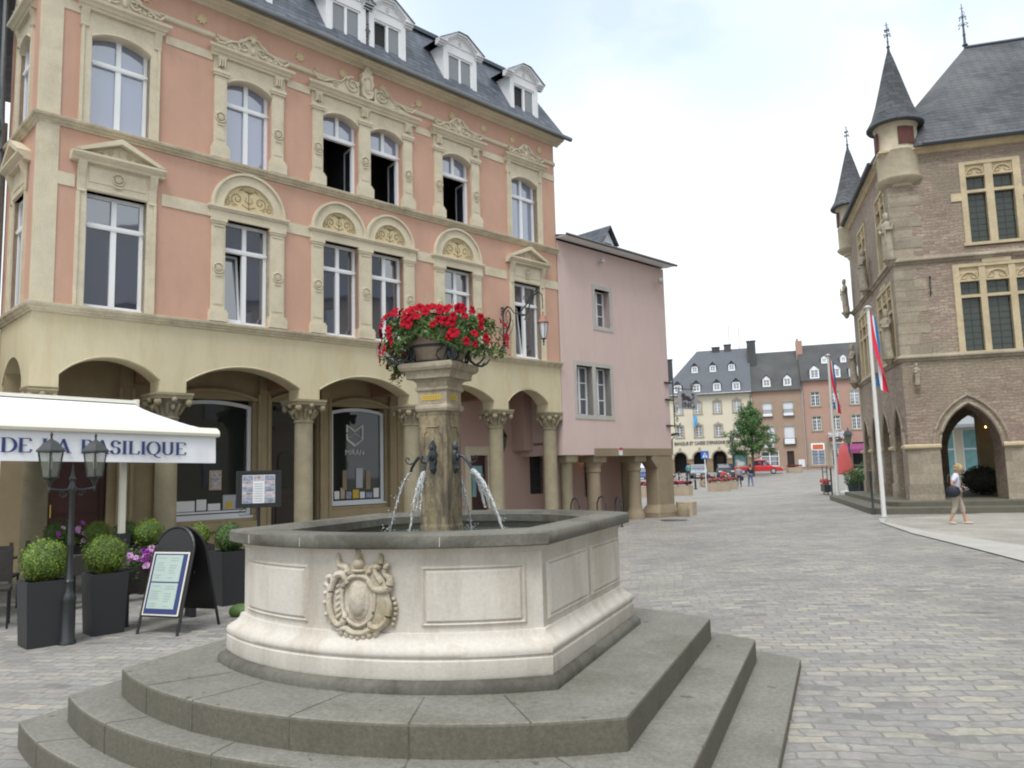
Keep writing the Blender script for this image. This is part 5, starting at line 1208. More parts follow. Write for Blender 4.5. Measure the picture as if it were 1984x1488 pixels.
# ING sign on bracket
sg = thing('bank_sign', 'grey square hanging bank sign with lion and the letters ING on iron bracket', 'sign', FW(19.48, -.02, 3.2), FRZ)
m = MB()
for z in (1.37,.78,-.12): m.box(-.3,.03,-.05,.0,z-.03,z+.03); m.tube([(-.3,-.03,z),(.2,-.03,z)], .025, 5)
m.tube([(.17,-.03,-.2),(.17,-.03,1.6)], .02, 6)
m.tube([(.17,-.03,.0),(.3,-.03,-.12),(.5,-.03,-.1),(.55,-.03,.0)], .015, 5); m.tube([(q[0],-.03,q[2]) for q in spiral(.3,.45,.13,.03,0,1.3,14)], .014, 5); m.tube([(q[0],-.03,q[2]) for q in spiral(.32,.1,.1,.03,2,-1.3,14)], .014, 5)
m.tube([(.17,-.03,1.2),(1.62,-.03,1.22)], .018, 5); m.tube([(q[0],-.03,q[2]) for q in spiral(1.4,1.32,.14,.03,0,1.5,14)], .014, 5); m.tube([(.5,-.03,1.2),(.5,-.03,1.02)], .01, 5); m.tube([(1.5,-.03,1.2),(1.5,-.03,1.1)], .01, 5)
m.build('bracket', IRONB, sg)
pl = MB().box(.50, 1.62, -.07, 0, .50, 1.12).build('panel', SIGNG, sg)
n_ = MB(); xe = nib(n_, 'ING', 0, .545, .20, -.074, .20, .11); n_.v = [(.62+v[0]*2.05, v[1], v[2]) for v in n_.v]; n_.build('letter', SIGND, pl, split=True)
l_ = MB(); y = -.075
def ep(cx, cz, rx, rz, n=14): return [(cx+rx*cos(2*pi*i/n), cz+rz*sin(2*pi*i/n)) for i in range(n)]
for i, P in enumerate((ep(.92,.88,.17,.16), ep(1.18,.76,.30,.13), [(.78,.60),(.98,.60),(1.0,.66),(.92,.72),(.94,.86),(.82,.86)], [(1.28,.60),(1.56,.60),(1.52,.68),(1.46,.8),(1.3,.84)])): P = [((a-.6)*.78+.50, (b-.6)*.62+.785) for a, b in P]; l_.prism(P, y-.001*i, -.07)
l_.build('lion_emblem', SIGND, pl); l_ = MB(); l_.tube([((a-.6)*.78+.50,y,(b-.6)*.62+.785) for a, b in [(1.45,.66),(1.62,.72),(1.76,.82),(1.78,.96),(1.68,1.04),(1.6,1.0)]], [.025,.025,.025,.025,.025,.04], 6); l_.build('lion_tail', SIGND, pl)
# lamp under sign at pink corner
cl = thing('corner_lamp', 'small black downlight on the corner of the pink house', 'lamp', FW(19.5, .0, 2.62), FRZ)
m = MB(); m.tube([(0,0,-.4),(0,-.02,0),(.1,-.05,.08)], .025, 6); m.build('bracket', IRON, cl); m = MB(); m.add([(.0,-.02,.1),(.45,-.1,.16),(.45,.1,.16),(.0,.12,.1),(.02,0,.2),(.4,0,.24)], [(0,1,2,3),(0,1,5,4),(1,2,5),(2,3,4,5),(3,0,4)]); m.build('hood', IRON, cl)
# kerb stone, block, box, bike hoops
o = MB(); o.lathe([(.20,0),(.21,.2),(.17,.34),(.10,.40)], 0, 0, 14); o = o.build('guard_stone', BEAMST, None, loc=FW(19.35,-.42), smooth=True); tag(o, 'rounded guard stone at the foot of the corner pillar', 'guard stone')
o = MB(); o.lathe([(.34,0),(.36,.45),(.33,.47),(.30,.40)], 0, 0, 8, rot=pi/8); o = o.build('stone_tub', CONCR, None, loc=FW(20.05,-.1)); tag(o, 'empty octagonal concrete tub just right of the corner pillar', 'tub')
def hoop(x, y, rz, label):
    t = thing('bicycle_hoop', label, 'bicycle hoop', (x, y, G(x,y)), rz, 'bicycle hoops under the pink house')
    m = MB(); m.tube([(-.3,0,0),(-.3,0,.62),(-.1,0,.85),(.12,0,.82),(.28,0,.65),(.3,0,0)], .025, 6); m.build('tube', IRONB, t); m = MB(); m.box(-.34,.34,-.02,.02,.0,.02); m.build('foot_plate', IRONB, t)
p = FW(14.3,-1.6); hoop(2.98, 23.0, radians(100), 'black bicycle hoop beside the basin, right of the other hoops')
p = FW(14.9,-.5); hoop(p[0], p[1], radians(110), 'black bicycle hoop at the foot of the second squat pillar')
p = FW(13.7,-.5); hoop(p[0], p[1], radians(110), 'black bicycle hoop nearest the last slim arcade column')

# ------------------------------------------------------------------ awning
aw = thing('awning', 'white retractable cafe awning lettered DE LA BASILIQUE in navy', 'awning', FW(0,0,0), FRZ)
XL, XR = -4.5, 1.86; tl = .028
def TA(x, y, z): return (x, y, z-(x-1.86)*tl*.8)
m = MB(TA); m.box(XL, 1.62, -.48, -.06, 2.95, 3.02); m.box(XL, 1.62, -.5, -.08, 3.06, 3.12); m.box(1.60, 1.66, -.52, -.06, 2.9, 3.14); m.box(XL,1.6,-.30,-.06,2.97,3.10); m.build('cassette', AWNB, aw)
m = MB(TA); n = 16
for i in range(n):
    for j in range(8):
        f0, f1 = j/8, (j+1)/8
        P = lambda i, f: (XL+(1.58+(.24)*f-XL)*i/n, -.5-2.72*f, 3.04-.60*f-.05*sin(pi*f)+.012*sin(3.1*pi*f)*cos(i*1.7))
        m.quad(P(i,f0),P(i+1,f0),P(i+1,f1),P(i,f1))
m.build('canopy', AWN, aw, smooth=True)
m = MB(TA); m.prismx([(-3.18,2.47),(-3.26,2.46),(-3.34,2.42),(-3.37,2.37),(-3.36,2.33),(-3.30,2.315),(-3.2,2.315),(-3.16,2.36)], XL, XR+.04); fb = m.build('front_bar', AWNB, aw, smooth=True)
m = MB(TA)
N = 60
for i in range(N):
    def V(i, z): x = XL+(XR-XL)*i/N; return (x, -3.30-.012*sin(x*5)*(2.32-z)/.4-.02*max(0,(x-1.2))*(2.32-z)/.4*sin(x*14), z)
    m.quad(V(i,1.91),V(i+1,1.91),V(i+1,2.12),V(i,2.12)); m.quad(V(i,2.12),V(i+1,2.12),V(i+1,2.32),V(i,2.32))
va = m.build('valance', AWN, aw, smooth=True)
n_ = MB(TA); nib(n_, 'DE LA BASILIQUE', -1.085, 2.025, .195, -3.325, .165, .05)
# scale the lettering so that it ends where the photograph's does
xs_ = [v[0] for v in n_.v]; a0, a1 = min(xs_), max(xs_); k = (1.40-(-1.06))/(a1-a0)
n_.v = [(-1.06+(v[0]-a0)*k, v[1], v[2]+(v[0]-(-1.06+(v[0]-a0)*k))*tl*.8) for v in n_.v]
n_.build('lettering', NAVY, va)
m = MB(); m.box(.56,.64,-3.0,-2.92,.9,2.35); m.build('support_post', AWNB, aw); m = MB(); m.box(.5,.7,-3.05,-2.85,.02,.9); m.build('post_foot', PLANT, aw)
m = MB(TA)
for x in (1.3,-2.2): m.tube([(x,-.4,2.98),(x-.9,-1.7,2.66),(x,-3.2,2.38)], .03, 6)
m.build('folding_arm', AWNB, aw, split=True)

# ------------------------------------------------------------------ terrace
def planter(x, y, label, ball_label, w=.41, h=.66, r=.225, leaf=LEAF, rz=FRZ, group='square planters edging the terrace', n=2600, cz=None):
    z = G(x, y); t = thing('square_planter', label, 'planter', (x, y, z), rz, group)
    b = MB(); q = w/2; e = w/2-.03
    b.add([(-q*.86,-q*.86,0),(q*.86,-q*.86,0),(q*.86,q*.86,0),(-q*.86,q*.86,0),(-q,-q,h),(q,-q,h),(q,q,h),(-q,q,h),(-e,-e,h),(e,-e,h),(e,e,h),(-e,e,h),(-e,-e,h-.06),(e,-e,h-.06),(e,e,h-.06),(-e,e,h-.06)],
          [(0,3,2,1),(0,1,5,4),(1,2,6,5),(2,3,7,6),(3,0,4,7),(4,5,9,8),(5,6,10,9),(6,7,11,10),(7,4,8,11),(8,9,13,12),(9,10,14,13),(10,11,15,14),(11,8,12,15)])
    b.build('pot', PLANT, t); MB().quad((-e,-e,h-.05),(e,-e,h-.05),(e,e,h-.05),(-e,e,h-.05)).build('soil', WETST, t)
    u = thing('boxwood_ball', ball_label, 'boxwood', (x, y, z+h), rz, 'clipped boxwood balls')
    s = MB(); leafball(s, 0, 0, r*.86, r, int(n*1.45), .0125, .95, .16, .045); leafball(s, 0, 0, r*.88, r*1.09, int(n*.10), .011, .97, .10, .10); tag(s.build('foliage', leaf, u), None, None, kind='stuff')
    c = MB(); c.ell(0,0,r*.86,r*.86,r*.86,r*.82,16,10); c.tube([(0,0,-.06),(0,0,r*.5)], .02, 6); c.build('inner_twigs', LEAFD, u, smooth=True); return t
ud = Vector((cos(FRZ), sin(FRZ))); nd = Vector((-sin(FRZ), cos(FRZ)))
def corner(p, w): q = Vector(p)+ud*w/2+nd*w/2; return q.x, q.y
x, y = corner((-4.95,8.08), .41); planter(x, y, 'tall charcoal square planter nearest the left edge of the photo', 'bright clipped boxwood ball in the leftmost front planter', r=.235)
x, y = corner((-4.60,8.66), .38); planter(x, y, 'tall charcoal square planter between the lamp post and the menu board', 'clipped boxwood ball in the planter right of the double lamp post', w=.38, r=.225)
planter(-3.86, 10.75, 'charcoal planter between the menu board and the fountain basin', 'darker boxwood ball touching the left corner of the fountain basin', w=.42, r=.20, leaf=LEAFD, h=.70)
planter(-4.75, 11.9, 'charcoal planter half hidden behind the arched menu board', 'small boxwood ball peeping out behind the arched menu board', w=.36, r=.17, h=.70)
bl_ = [(-7.35,12.75,.20,'dark boxwood ball behind the lamp post, leftmost of the back row'),(-6.55,12.45,.20,'boxwood ball in the back row between lamp post and awning post'),(-5.95,12.15,.20,'boxwood ball in the back row directly behind the awning post'),(-5.55,12.0,.22,'round boxwood ball in the back row left of the arched menu board')]
for i, (x, y, r, lb) in enumerate(bl_):
    planter(x, y, ['low dark planter behind the lamp post in the back row','low dark planter in the back row left of the awning post','low dark planter standing at the foot of the awning post','low dark planter in the back row beside the menu board'][i], lb, w=.36, h=.70, r=r, leaf=LEAFD if i in (0,2) else LEAF, n=1700)
# trough planters with petunias
PB = blossom_mesh(.038, PINKF, PURPF, 'blossom'); PB2 = blossom_mesh(.036, PURPF, PURPF, 'blossom')
def trough(x, y, rz, L, label, fl, n, z0=.42, hz=.28, spread=.25, off=(0,0,0)):
    z = G(x, y); t = thing('flower_trough', label, 'flower trough', (x, y, z), rz, 'dark flower troughs')
    b = MB(); b.box(-L/2,L/2,-.14,.14,z0,z0+hz); b.build('box', WICK, t); b = MB(); 
    for sx_ in (-L/2+.06, L/2-.06): b.box(sx_-.03,sx_+.03,-.1,.1,0,z0)
    b.build('leg', PLANT, t, split=True)
    u = thing('petunia_bush', fl, 'flowers', (x, y, z+z0+hz), rz)
    f = MB()
    for _ in range(1100):
        c = Vector((off[0]+random.gauss(0,spread*.5), off[1]+random.gauss(0,.10), off[2]+random.gauss(.0,.09))); n__ = Vector((random.uniform(-1,1),random.uniform(-1,1),random.uniform(-1,1))).normalized(); a = n__.cross(Vector((0,.3,1))).normalized(); b_2 = n__.cross(a); s = random.uniform(.012,.026)
        f.add([tuple(c+a*s), tuple(c+b_2*s*.6), tuple(c-a*s), tuple(c-b_2*s*.6)], [(0,1,2,3)])
    tag(f.build('foliage', LEAFP, u), None, None, kind='stuff')
    for i in range(n):
        o = bpy.data.objects.new('blossom', PB if i % 3 else PB2); COL.objects.link(o); o.parent = u
        o.location = (off[0]+random.gauss(0,spread*.5), off[1]-.10-random.random()*.08, off[2]+random.gauss(.08,.085)); o.rotation_euler = (radians(random.uniform(40,100)), random.uniform(-.5,.5), random.uniform(-.4,.4)); s = random.uniform(.8,1.25); o.scale = (s,s,s)
    return t
trough(-4.28, 9.55, FRZ, .9, 'dark trough between the second planter and the arched menu board', 'pale pink and purple petunias left of the arched menu board', 46, .38, .28, .34, (-.10,0,.05))
trough(-7.0, 12.3, FRZ, 1.0, 'dark trough behind the double lamp post', 'small pink petunias just right of the lamp post in the back row', 14, .42, .28, .22, (.12,0,.10))
trough(-5.3, 11.2, FRZ, 1.9, 'long dark low trough running behind the petunias toward the menu board', 'white blossoms at the right end of the back trough', 7, .45, .25, .2, (.6,0,.05))
# terrace tables and chairs (dark, at left edge)
def chair(x, y, rz, label):
    t = thing('cafe_chair', label, 'chair', (x, y, G(x,y)), rz, 'dark wicker cafe chairs')
    m = MB(); m.box(-.22,.22,-.22,.22,.43,.47); m.build('seat', WICK, t, bevel=.01); m = MB(); m.box(-.22,.22,.19,.23,.5,.86); m.box(-.22,-.18,.19,.225,.4,.9); m.box(.18,.22,.19,.225,.4,.9); m.build('backrest', WICK, t)
    for a in (-.2,.2):
        for b in (-.2,.2): MB().tube([(a,b,0),(a,b,.43)], .014, 6).build('leg', BLACK, t)
    return t
c0 = chair(-6.2, 9.4, radians(30), 'dark wicker chair behind the leftmost front planter')
dup(c0, (-6.9, 10.6, 0), radians(200), 'dark wicker chair under the awning near the left edge of the photo'); dup(c0, (-6.35, 10.9, 0), radians(70), 'dark wicker chair on the right side of the terrace table')
tb = thing('cafe_table', 'dark square cafe table under the white awning', 'table', (-6.75, 10.0, 0), radians(20))
m = MB(); m.box(-.36,.36,-.36,.36,.70,.73); m.build('top', WICK, tb, bevel=.008); m = MB(); m.lathe([(.2,0),(.2,.02),(.03,.04),(.03,.7)], 0, 0, 12); m.build('pedestal', BLACK, tb)
cn = MB(); cn.lathe([(.03,0),(.04,.01),(.045,.08),(.04,.08),(.035,.02)], 0, 0, 12); cn = cn.build('sugar_cup', PAPERW, None, loc=(-6.45, 9.85, .73), smooth=True); tag(cn, 'small white cup on the dark terrace table', 'cup')
# double lamp post
lp = thing('lamp_post', 'blue black cast iron post with two hexagonal lanterns in front of the awning', 'lamp post', (-4.68, 8.36, 0), radians(58))
m = MB(); m.lathe([(.085,0),(.085,.03),(.070,.05),(.068,.44),(.075,.46),(.058,.50),(.042,.54),(.038,.60),(.048,.64),(.034,.66),(.028,1.0),(.034,1.02),(.028,1.04),(.024,1.55),(.035,1.57),(.045,1.6),(.03,1.63),(.02,1.68),(.035,1.70),(.02,1.73),(.012,1.78),(.004,1.86)], 0, 0, 14); m.build('post', IRON, lp, smooth=True)
for sg_ in (-1, 1):
    m = MB(); m.tube([(0,0,1.60),(sg_*.08,0,1.585),(sg_*.16,0,1.59),(sg_*.235,0,1.60)], [.012,.01,.01,.014], 6); m.tube([(q[0],0,q[2]) for q in spiral(sg_*.10,1.55,.045,.01,0,sg_*1.2,10)], .006, 5); am = m.build('arm', IRONB, lp, smooth=True)
    ln = MB(); lh = bpy.data.objects.new('lantern', None)
    s = .30; cx = sg_*.235; czz = 1.72
    f = MB()
    for k in range(6):
        a = 2*pi*k/6; f.tube([(cx+.082*cos(a), .082*sin(a), czz), (cx+.128*cos(a), .128*sin(a), czz+.27)], .008, 4)
    for r, z in ((.083,czz),(.13,czz+.27)): f.tube([(cx+r*cos(a), r*sin(a), z) for a in [2*pi*k/6 for k in range(7)]], .010, 4)
    f.tube([(cx,0,1.565),(cx,0,1.59),(cx,0,1.62),(cx,0,1.66),(cx,0,1.69),(cx,0,1.72)], [.008,.018,.012,.03,.035,.082], 8)
    f.tube([(cx,0,1.72),(cx,0,1.80)], .016, 6)
    f.lathe([(.155,1.985),(.15,2.0),(.12,2.03),(.08,2.075),(.045,2.10),(.03,2.105),(.012,2.12),(.012,2.15),(.018,2.16),(.006,2.19)], cx, 0, 6)
    lo = f.build('lantern', IRON, lp)
    g = MB(); g.lathe([(.078,czz+.005),(.124,czz+.265)], cx, 0, 6); g.build('panes', CLEARP, lo)
    b2 = MB(); b2.lathe([(.012,1.80),(.016,1.83),(.02,1.90),(.012,1.95),(.003,1.97)], cx, 0, 8); b2.build('bulb', MILK, lo, smooth=True)
# A-board
ab = thing('menu_board', 'black arched A-frame menu board with two mint coloured menu sheets', 'menu board', (-3.80, 9.02, 0), radians(-19))
for sg_, nm in ((-1,'front_panel'),(1,'back_panel')):
    def T(x, y, z, sg_=sg_): return (x, sg_*(.33-.30*z/1.14)+y, z)
    m = MB(T); A = [(.27*cos(pi*i/14), .86+.27*sin(pi*i/14)) for i in range(15)]
    m.tube([(.27,0,0),(.27,0,.86)]+[(a,0,b) for a, b in A]+[(-.27,0,.86),(-.27,0,0)], .016, 6)
    m.prism([(.255,.18),(.255,.86)]+[(a*.94,.86+(b-.86)*.94) for a, b in A]+[(-.255,.86),(-.255,.18)], -.006, .006)
    pb = m.build(nm, BLACK, ab)
    if sg_ == -1:
        m = MB(T); y = -.022
        m.box(-.245,.245,y,y+.012,.20,.86); fr = m.build('poster_frame', AWNB, pb); m = MB(T); m.box(-.228,.228,y-.003,y,.215,.845); m.build('poster_backing', NAVY, pb)
        for z0, z1 in ((.27,.535),(.55,.83)):
            m = MB(T); m.box(-.20,.17,y-.007,y-.003,z0,z1); sh = m.build('menu_sheet', PAPER, pb); q = MB(T)
            for k in range(9):
                z = z1-.035-.026*k
                for c_ in (-.17, .01):
                    if (k*7+int(c_*100)) % 5 == 0: continue
                    L = random.uniform(.06,.13); q.box(c_, c_+L, y-.0085, y-.007, z, z+.006)
            q.build('faint_print', INK, sh)
MB().box(-.2,.2,-.01,.01,.62,.64).build('stay', BLACK, ab)
# lit menu case
mc = thing('menu_case', 'black framed lit menu case on a slim post left of the basin', 'menu case', (-3.22, 9.95, 0), radians(14))
m = MB(); m.box(-.25,.25,-.03,.05,1.30,1.74); m.box(-.27,.27,-.04,-.01,1.29,1.32); m.box(-.27,.27,-.04,-.01,1.72,1.75); m.box(-.27,-.24,-.04,-.01,1.32,1.72); m.box(.24,.27,-.04,-.01,1.32,1.72); m.build('frame', BLACK, mc)
m = MB(); m.box(-.195,.195,-.034,-.030,1.345,1.695); sh = m.build('backing_sheet', PAPERW, mc)
m = MB(); m2 = MB(); m3 = MB()
for i in range(3):
    for j_ in range(5):
        x0 = -.19+.13*i; z0 = 1.35+.069*j_
        if i == 1 and j_ < 4: continue
        (m if (i+j_) % 2 else m2).box(x0, x0+.12, -.0365, -.034, z0, z0+.062)
for k in range(8): m3.box(-.05, .05, -.0362, -.034, 1.37+.03*k, 1.378+.03*k)
m.build('dish_photo', PHOTOA, sh, split=True); m2.build('dish_photo', PHOTOB, sh, split=True); m3.build('faint_print', INK, sh)
m = MB(); m.tube([(0,0,0),(0,0,1.3)], .022, 6); m.lathe([(.16,0),(.16,.03),(.03,.05)], 0, 0, 14); m.build('post', BLACK, mc); m = MB(); m.tube([(-.15,-.03,1.29),(-.25,-.04,1.24),(-.22,-.05,1.2),(0,-.03,1.22)], .004, 4); m.build('cable', BLACK, mc)
rk = MB(); rk.ell(0,0,.06,.16,.12,.09,12,8); rk = rk.build('mossy_stone', LEAFD, None, loc=(-3.35,9.75,0), smooth=True); tag(rk, 'low mossy stone beside the left corner of the basin', 'stone')
# ------------------------------------------------------------------ medieval hall
HRZ = radians(-15.5); K0 = Vector((12.303, 24.554, 0))
def HW(x, y, z=0): return (K0.x+x*cos(HRZ)-y*sin(HRZ), K0.y+x*sin(HRZ)+y*cos(HRZ), z)
hl = thing('medieval_hall', 'medieval rubble stone town hall with pointed arcade, corner turrets and steep slate roof', 'town hall', tuple(K0), HRZ)
HL = 13.0; HD = 8.7; PZ = .44
TL = lambda x, y, z: (y, x, z)
lo_arch = [(.88,2.62),(3.9,5.6),(6.9,8.6),(9.9,11.6)]; sd_arch = [(.40,1.90),(2.55,4.10),(4.75,6.25),(6.80,8.25)]
def lowwall(arches, L, T, y0, y1):
    e0 = 0 if T is None else .06; p = [(e0,4.9),(e0,PZ)]
    for a, b in arches: p += [(a,PZ)]+pointed(a, b, 2.03, 3.40, 9)+[(b,PZ)]
    p += [(L,PZ),(L,4.9)]; m = MB(T); m.prism(p, y0, y1); return m
lowwall(lo_arch, HL, None, 0, 1.0).build('arcade_wall', HALLST, hl)
lowwall([(a,b) for a,b in sd_arch], HD, TL, .0015, .7015).build('arcade_wall', HALLST, hl)
m = MB(); 
p = [(0.7,4.9),(0.7,PZ)]
for a, b in [(3.0,4.9),(5.6,7.3),(8.2,9.9)]: p += [(a,PZ)]+pointed(a, b, 2.0, 3.45, 9)+[(b,PZ)]
p += [(HL,PZ),(HL,4.9)]; m.prism(p, HD-.65, HD-.002); m.build('rear_arcade_wall', HALLST, hl)
m = MB(); m.box(.7,HL,.7,HD-.65,4.75,4.85); m.build('vault_ceiling', HALLCUT, hl)
m = MB(); m.box(3.08,7.2,4.2,4.5,PZ,4.75); m.build('inner_wall', INNER, hl)
# ashlar dressings: arch mouldings, impost, buttress pier
m = MB()
for a, b in lo_arch:
    A = pointed(a, b, 2.03, 3.40, 10)
    m.tube([(a,-.01,2.03)]+[(x,-.01,z) for x, z in A]+[(b,-.01,2.03)], .05, 5); 
    B = pointed(a-.17, b+.17, 2.03, 3.62, 10); m.tube([(x,-.02,z) for x, z in B], .045, 5)
m.T = TL
for a, b in sd_arch:
    A = pointed(a, b, 2.03, 3.40, 10); m.tube([(x,-.02,z) for x, z in A], .05, 5)
m.build('arch_moulding', HALLCUT, hl, split=True)
m = MB(); m.add([(-.06,-.08,PZ),(.86,-.08,PZ),(.86,0,PZ),(-.06,0,PZ)],[(0,1,2,3)])
for y0, y1, z0, z1 in ((-.10,0,PZ,.9),(-.05,0,.9,2.0)): m.box(-y1+(-.10 if y0 < -.08 else -.05), .88, y0, -.002, z0, z1)
m.T = TL
for a, b in ((-.0,.40),(1.90,2.55),(4.10,4.75),(6.25,6.80),(8.25,HD)):
    m.box(a, b, -.10, -.002, PZ, .9); m.box(a+.0, b-.0, -.05, -.003, .9, 2.0)
m.T = None
for i, (a, b) in enumerate([(2.62,3.9),(5.6,6.9),(8.6,9.9)]): m.box(a, b, -.06, -.002, PZ, 2.0)
m.build('arcade_pier', HALLCUT, hl, split=True)
m = MB()
def imp(mb, a, b): mb.prismx([(0,2.0),(-.08,2.0),(-.14,2.05),(-.14,2.11),(-.03,2.16),(0,2.16)], a, b)
imp(m, -.14, .90); imp(m, 2.60, 3.92); imp(m, 5.58, 6.92); imp(m, 8.58, 9.92); m.T = TL
for a, b in ((-.0,.42),(1.88,2.57),(4.08,4.77),(6.23,6.82),(8.23,HD)): imp(m, a, b)
m.build('impost', HALLTR, hl, split=True)
# upper walls
f1 = [(1.84,2.39),(2.57,3.21),(3.40,3.96)]; f2 = [(2.27,2.81),(3.03,3.59)]
def bays(L): return [L+5.1*k for k in range(2)]
hf = []
for o_ in bays(0): hf += [(1.66+o_,4.14+o_,4.95,7.72),(2.10+o_,3.80+o_,8.26,11.0)]
m = MB().wall(0, HL, 4.9, 11.6, hf, 0, .3)
s1w = [(.45,3.2),(4.95,7.5)]; s2w = [(.5,2.3),(4.45,6.25)]
hs = [(a,b,4.97,7.5) for a,b in s1w]+[(a,b,8.1,10.7) for a,b in s2w]
m.T = TL; m.wall(0, HD, 4.9, 11.6, hs, 0, .3); m.T = None
m.quad((HL,0,4.9),(HL,HD,4.9),(HL,HD,11.6),(HL,0,11.6)); m.quad((0,HD,4.9),(HL,HD,4.9),(HL,HD,11.6),(0,HD,11.6))
m.build('upper_wall', HALLST, hl)
m = MB()      # quoins
for k in range(19):
    z = 4.95+k*.345; L = .62 if k % 2 else .9; m.box(-.012, L, -.012, 0, z, z+.335); m.box(-.012, 0, 0, .9-(L-.62)-.1, z, z+.335)
m.build('quoins', HALLCUT, hl)
MB().box(.4,HL-.2,.9,1.0,4.95,11.4).build('dark_rooms', DARK, hl)
def trac(L, R, z0, z1, lights, zt, zh, T, cap=None, nm='window'):
    f = MB(T); y0, y1 = -.035, .22
    f.box(L, lights[0][0], y0, y1, z0, z1); f.box(lights[-1][1], R, y0, y1, z0, z1)
    for i in range(len(lights)-1): f.box(lights[i][1], lights[i+1][0], y0+.02, y1, z0+.0, z1-.1)
    f.box(lights[0][0], lights[-1][1], y0+.021, y1-.02, zt-.045, zt+.045)
    f.box(lights[0][0], lights[-1][1], y0+.0, y1, z1-.1, z1)
    f.box(L-.05, R+.05, y0-.03, y1, z0-.09, z0)
    for a, b in lights:
        f.box(a, b, .03, .1, zh, z1-.1)
        w = (b-a)
        f.tube([(a,.01,zh)]+[(x,.01,z) for x, z in arc(a+.02, b-.02, zh+.0, w*.42, 10)]+[(b,.01,zh)], .028, 5)
        for sg, c in ((1,a+w*.22),(-1,b-w*.22)): f.tube([(c+w*.17*cos(t), .015, zh+.13+w*.17*sin(t)) for t in [2*pi*k/10 for k in range(11)]], .018, 4)
        f.box(a, b, y0+.022, y1-.02, zh-.05, zh)
    if cap: f.box(cap[0], cap[1], y0-.01, 0, z1, z1+.13)
    fo = f.build(nm, HALLTR, hl); g = MB(T)
    for a, b in lights: g.quad((a,.14,z0),(b,.14,z0),(b,.14,zt),(a,.14,zt)); g.quad((a,.141,zt),(b,.141,zt),(b,.141,zh),(a,.141,zh))
    g.build('leaded_glass', HALLG, fo)
    q = MB(T)
    for a, b in lights:
        for k in range(1, int((zh-z0)/.2)): q.box(a, b, .128, .134, z0+.2*k-.004, z0+.2*k+.004)
        q.box((a+b)/2-.005, (a+b)/2+.005, .126, .132, z0, zh)
    q.build('lead_bars', IRON, fo)
for o_ in bays(0):
    trac(1.66+o_, 4.14+o_, 4.97, 7.72, [(a+o_,b+o_) for a,b in f1], 6.70, 7.22, None, (2.50+o_,3.30+o_))
    trac(2.10+o_, 3.80+o_, 8.38, 11.0, [(a+o_,b+o_) for a,b in f2], 10.03, 10.57, None)
    m = MB(); m.box(1.80+o_, 2.10+o_, -.03, 0, 9.75, 10.0); m.box(3.80+o_,4.1+o_,-.03,0,9.75,10.0); m.build('lug_stone', HALLTR, hl, split=True)
for a, b in s1w: trac(a, b, 4.99, 7.5, [(a+.16,a+.16+.70),(a+1.02,a+1.72),(a+1.88,b-.16)], 6.55, 7.02, TL, (a+.9,a+1.9))
for a, b in s2w: trac(a, b, 8.12, 10.7, [(a+.15,(a+b)/2-.08),((a+b)/2+.08,b-.15)], 9.7, 10.25, TL)
# string courses & eaves
def hcourse(zb, out=.13):
    pr = [(0,zb),(.04,zb),(.06,zb+.05),(out,zb+.09),(out,zb+.13),(.0,zb+.22)]; n = len(pr); c = MB()
    def run(L, e): c.add([(-e*p[0], -p[0], p[1]) for p in pr]+[(L, -p[0], p[1]) for p in pr], [(i,i+1,i+n+1,i+n) for i in range(n-1)]+[tuple(range(n)), tuple(range(2*n-1,n-1,-1))])
    run(HL, 1); c.T = TL; run(HD, 1); return c.build('string_course', HALLCUT, hl)
hcourse(4.76); hcourse(7.86); 
c = MB(); 
for T in (None, TL):
    c.T = T; L = HL if T is None else HD; pr = [(0,11.42),(.06,11.44),(.12,11.52),(.2,11.56),(.2,11.62),(0,11.64)]; n = len(pr)
    c.add([(-p[0], -p[0], p[1]) for p in pr]+[(L, -p[0], p[1]) for p in pr], [(i,i+1,i+n+1,i+n) for i in range(n-1)]+[tuple(range(n)), tuple(range(2*n-1,n-1,-1))])
c.build('eaves_cornice', HALLTR, hl)
m = MB(); e = .32; zr = 16.85
m.add([(.95,-e,11.62),(HL+e,-e,11.62),(HL+e,HD+e,11.62),(.6,HD+e,11.62),(3.85,4.3,zr),(HL-3.5,4.3,zr),(.95,-.1,11.95),(HL+.1,-.1,11.95),(HL+.1,HD+.1,11.95),(.6,HD+.1,11.95),(-e,.95,11.62),(-.1,.95,11.95),(-e,HD-.6,11.62),(-.1,HD-.6,11.95)],
      [(0,1,7,6),(1,2,8,7),(2,3,9,8),(10,0,6,11),(6,7,5,4),(7,8,5),(8,9,4,5),(11,6,4),(12,10,11,13),(3,12,13,9),(13,11,4),(9,13,4),(0,10,12,3,2,1)])
hr = m.build('roof', HALLRF, hl); m = MB(); m.tube([(3.85,4.3,zr+.02),(HL-3.5,4.3,zr+.02)], .07, 6); m.tube([(1.08,-e,11.66),(HL+e,-e,11.66)], .07, 6); m.tube([(-e,1.0,11.66),(-e,HD-.75,11.66)], .07, 6); m.build('ridge_and_gutter', SLATEB, hr)
m = MB(); m.add([(1.0,5.2,12.9),(1.0,6.2,12.9),(2.3,6.2,12.9),(2.3,5.2,12.9),(1.0,5.1,13.5),(1.0,6.3,13.5),(2.9,5.7,14.4),(1.1,5.7,14.4)], [(0,1,5,7,4),(0,4,3),(4,7,6,3),(1,2,5),(5,2,6,7)]); m.build('roof_dormer', SLATEB, hr)
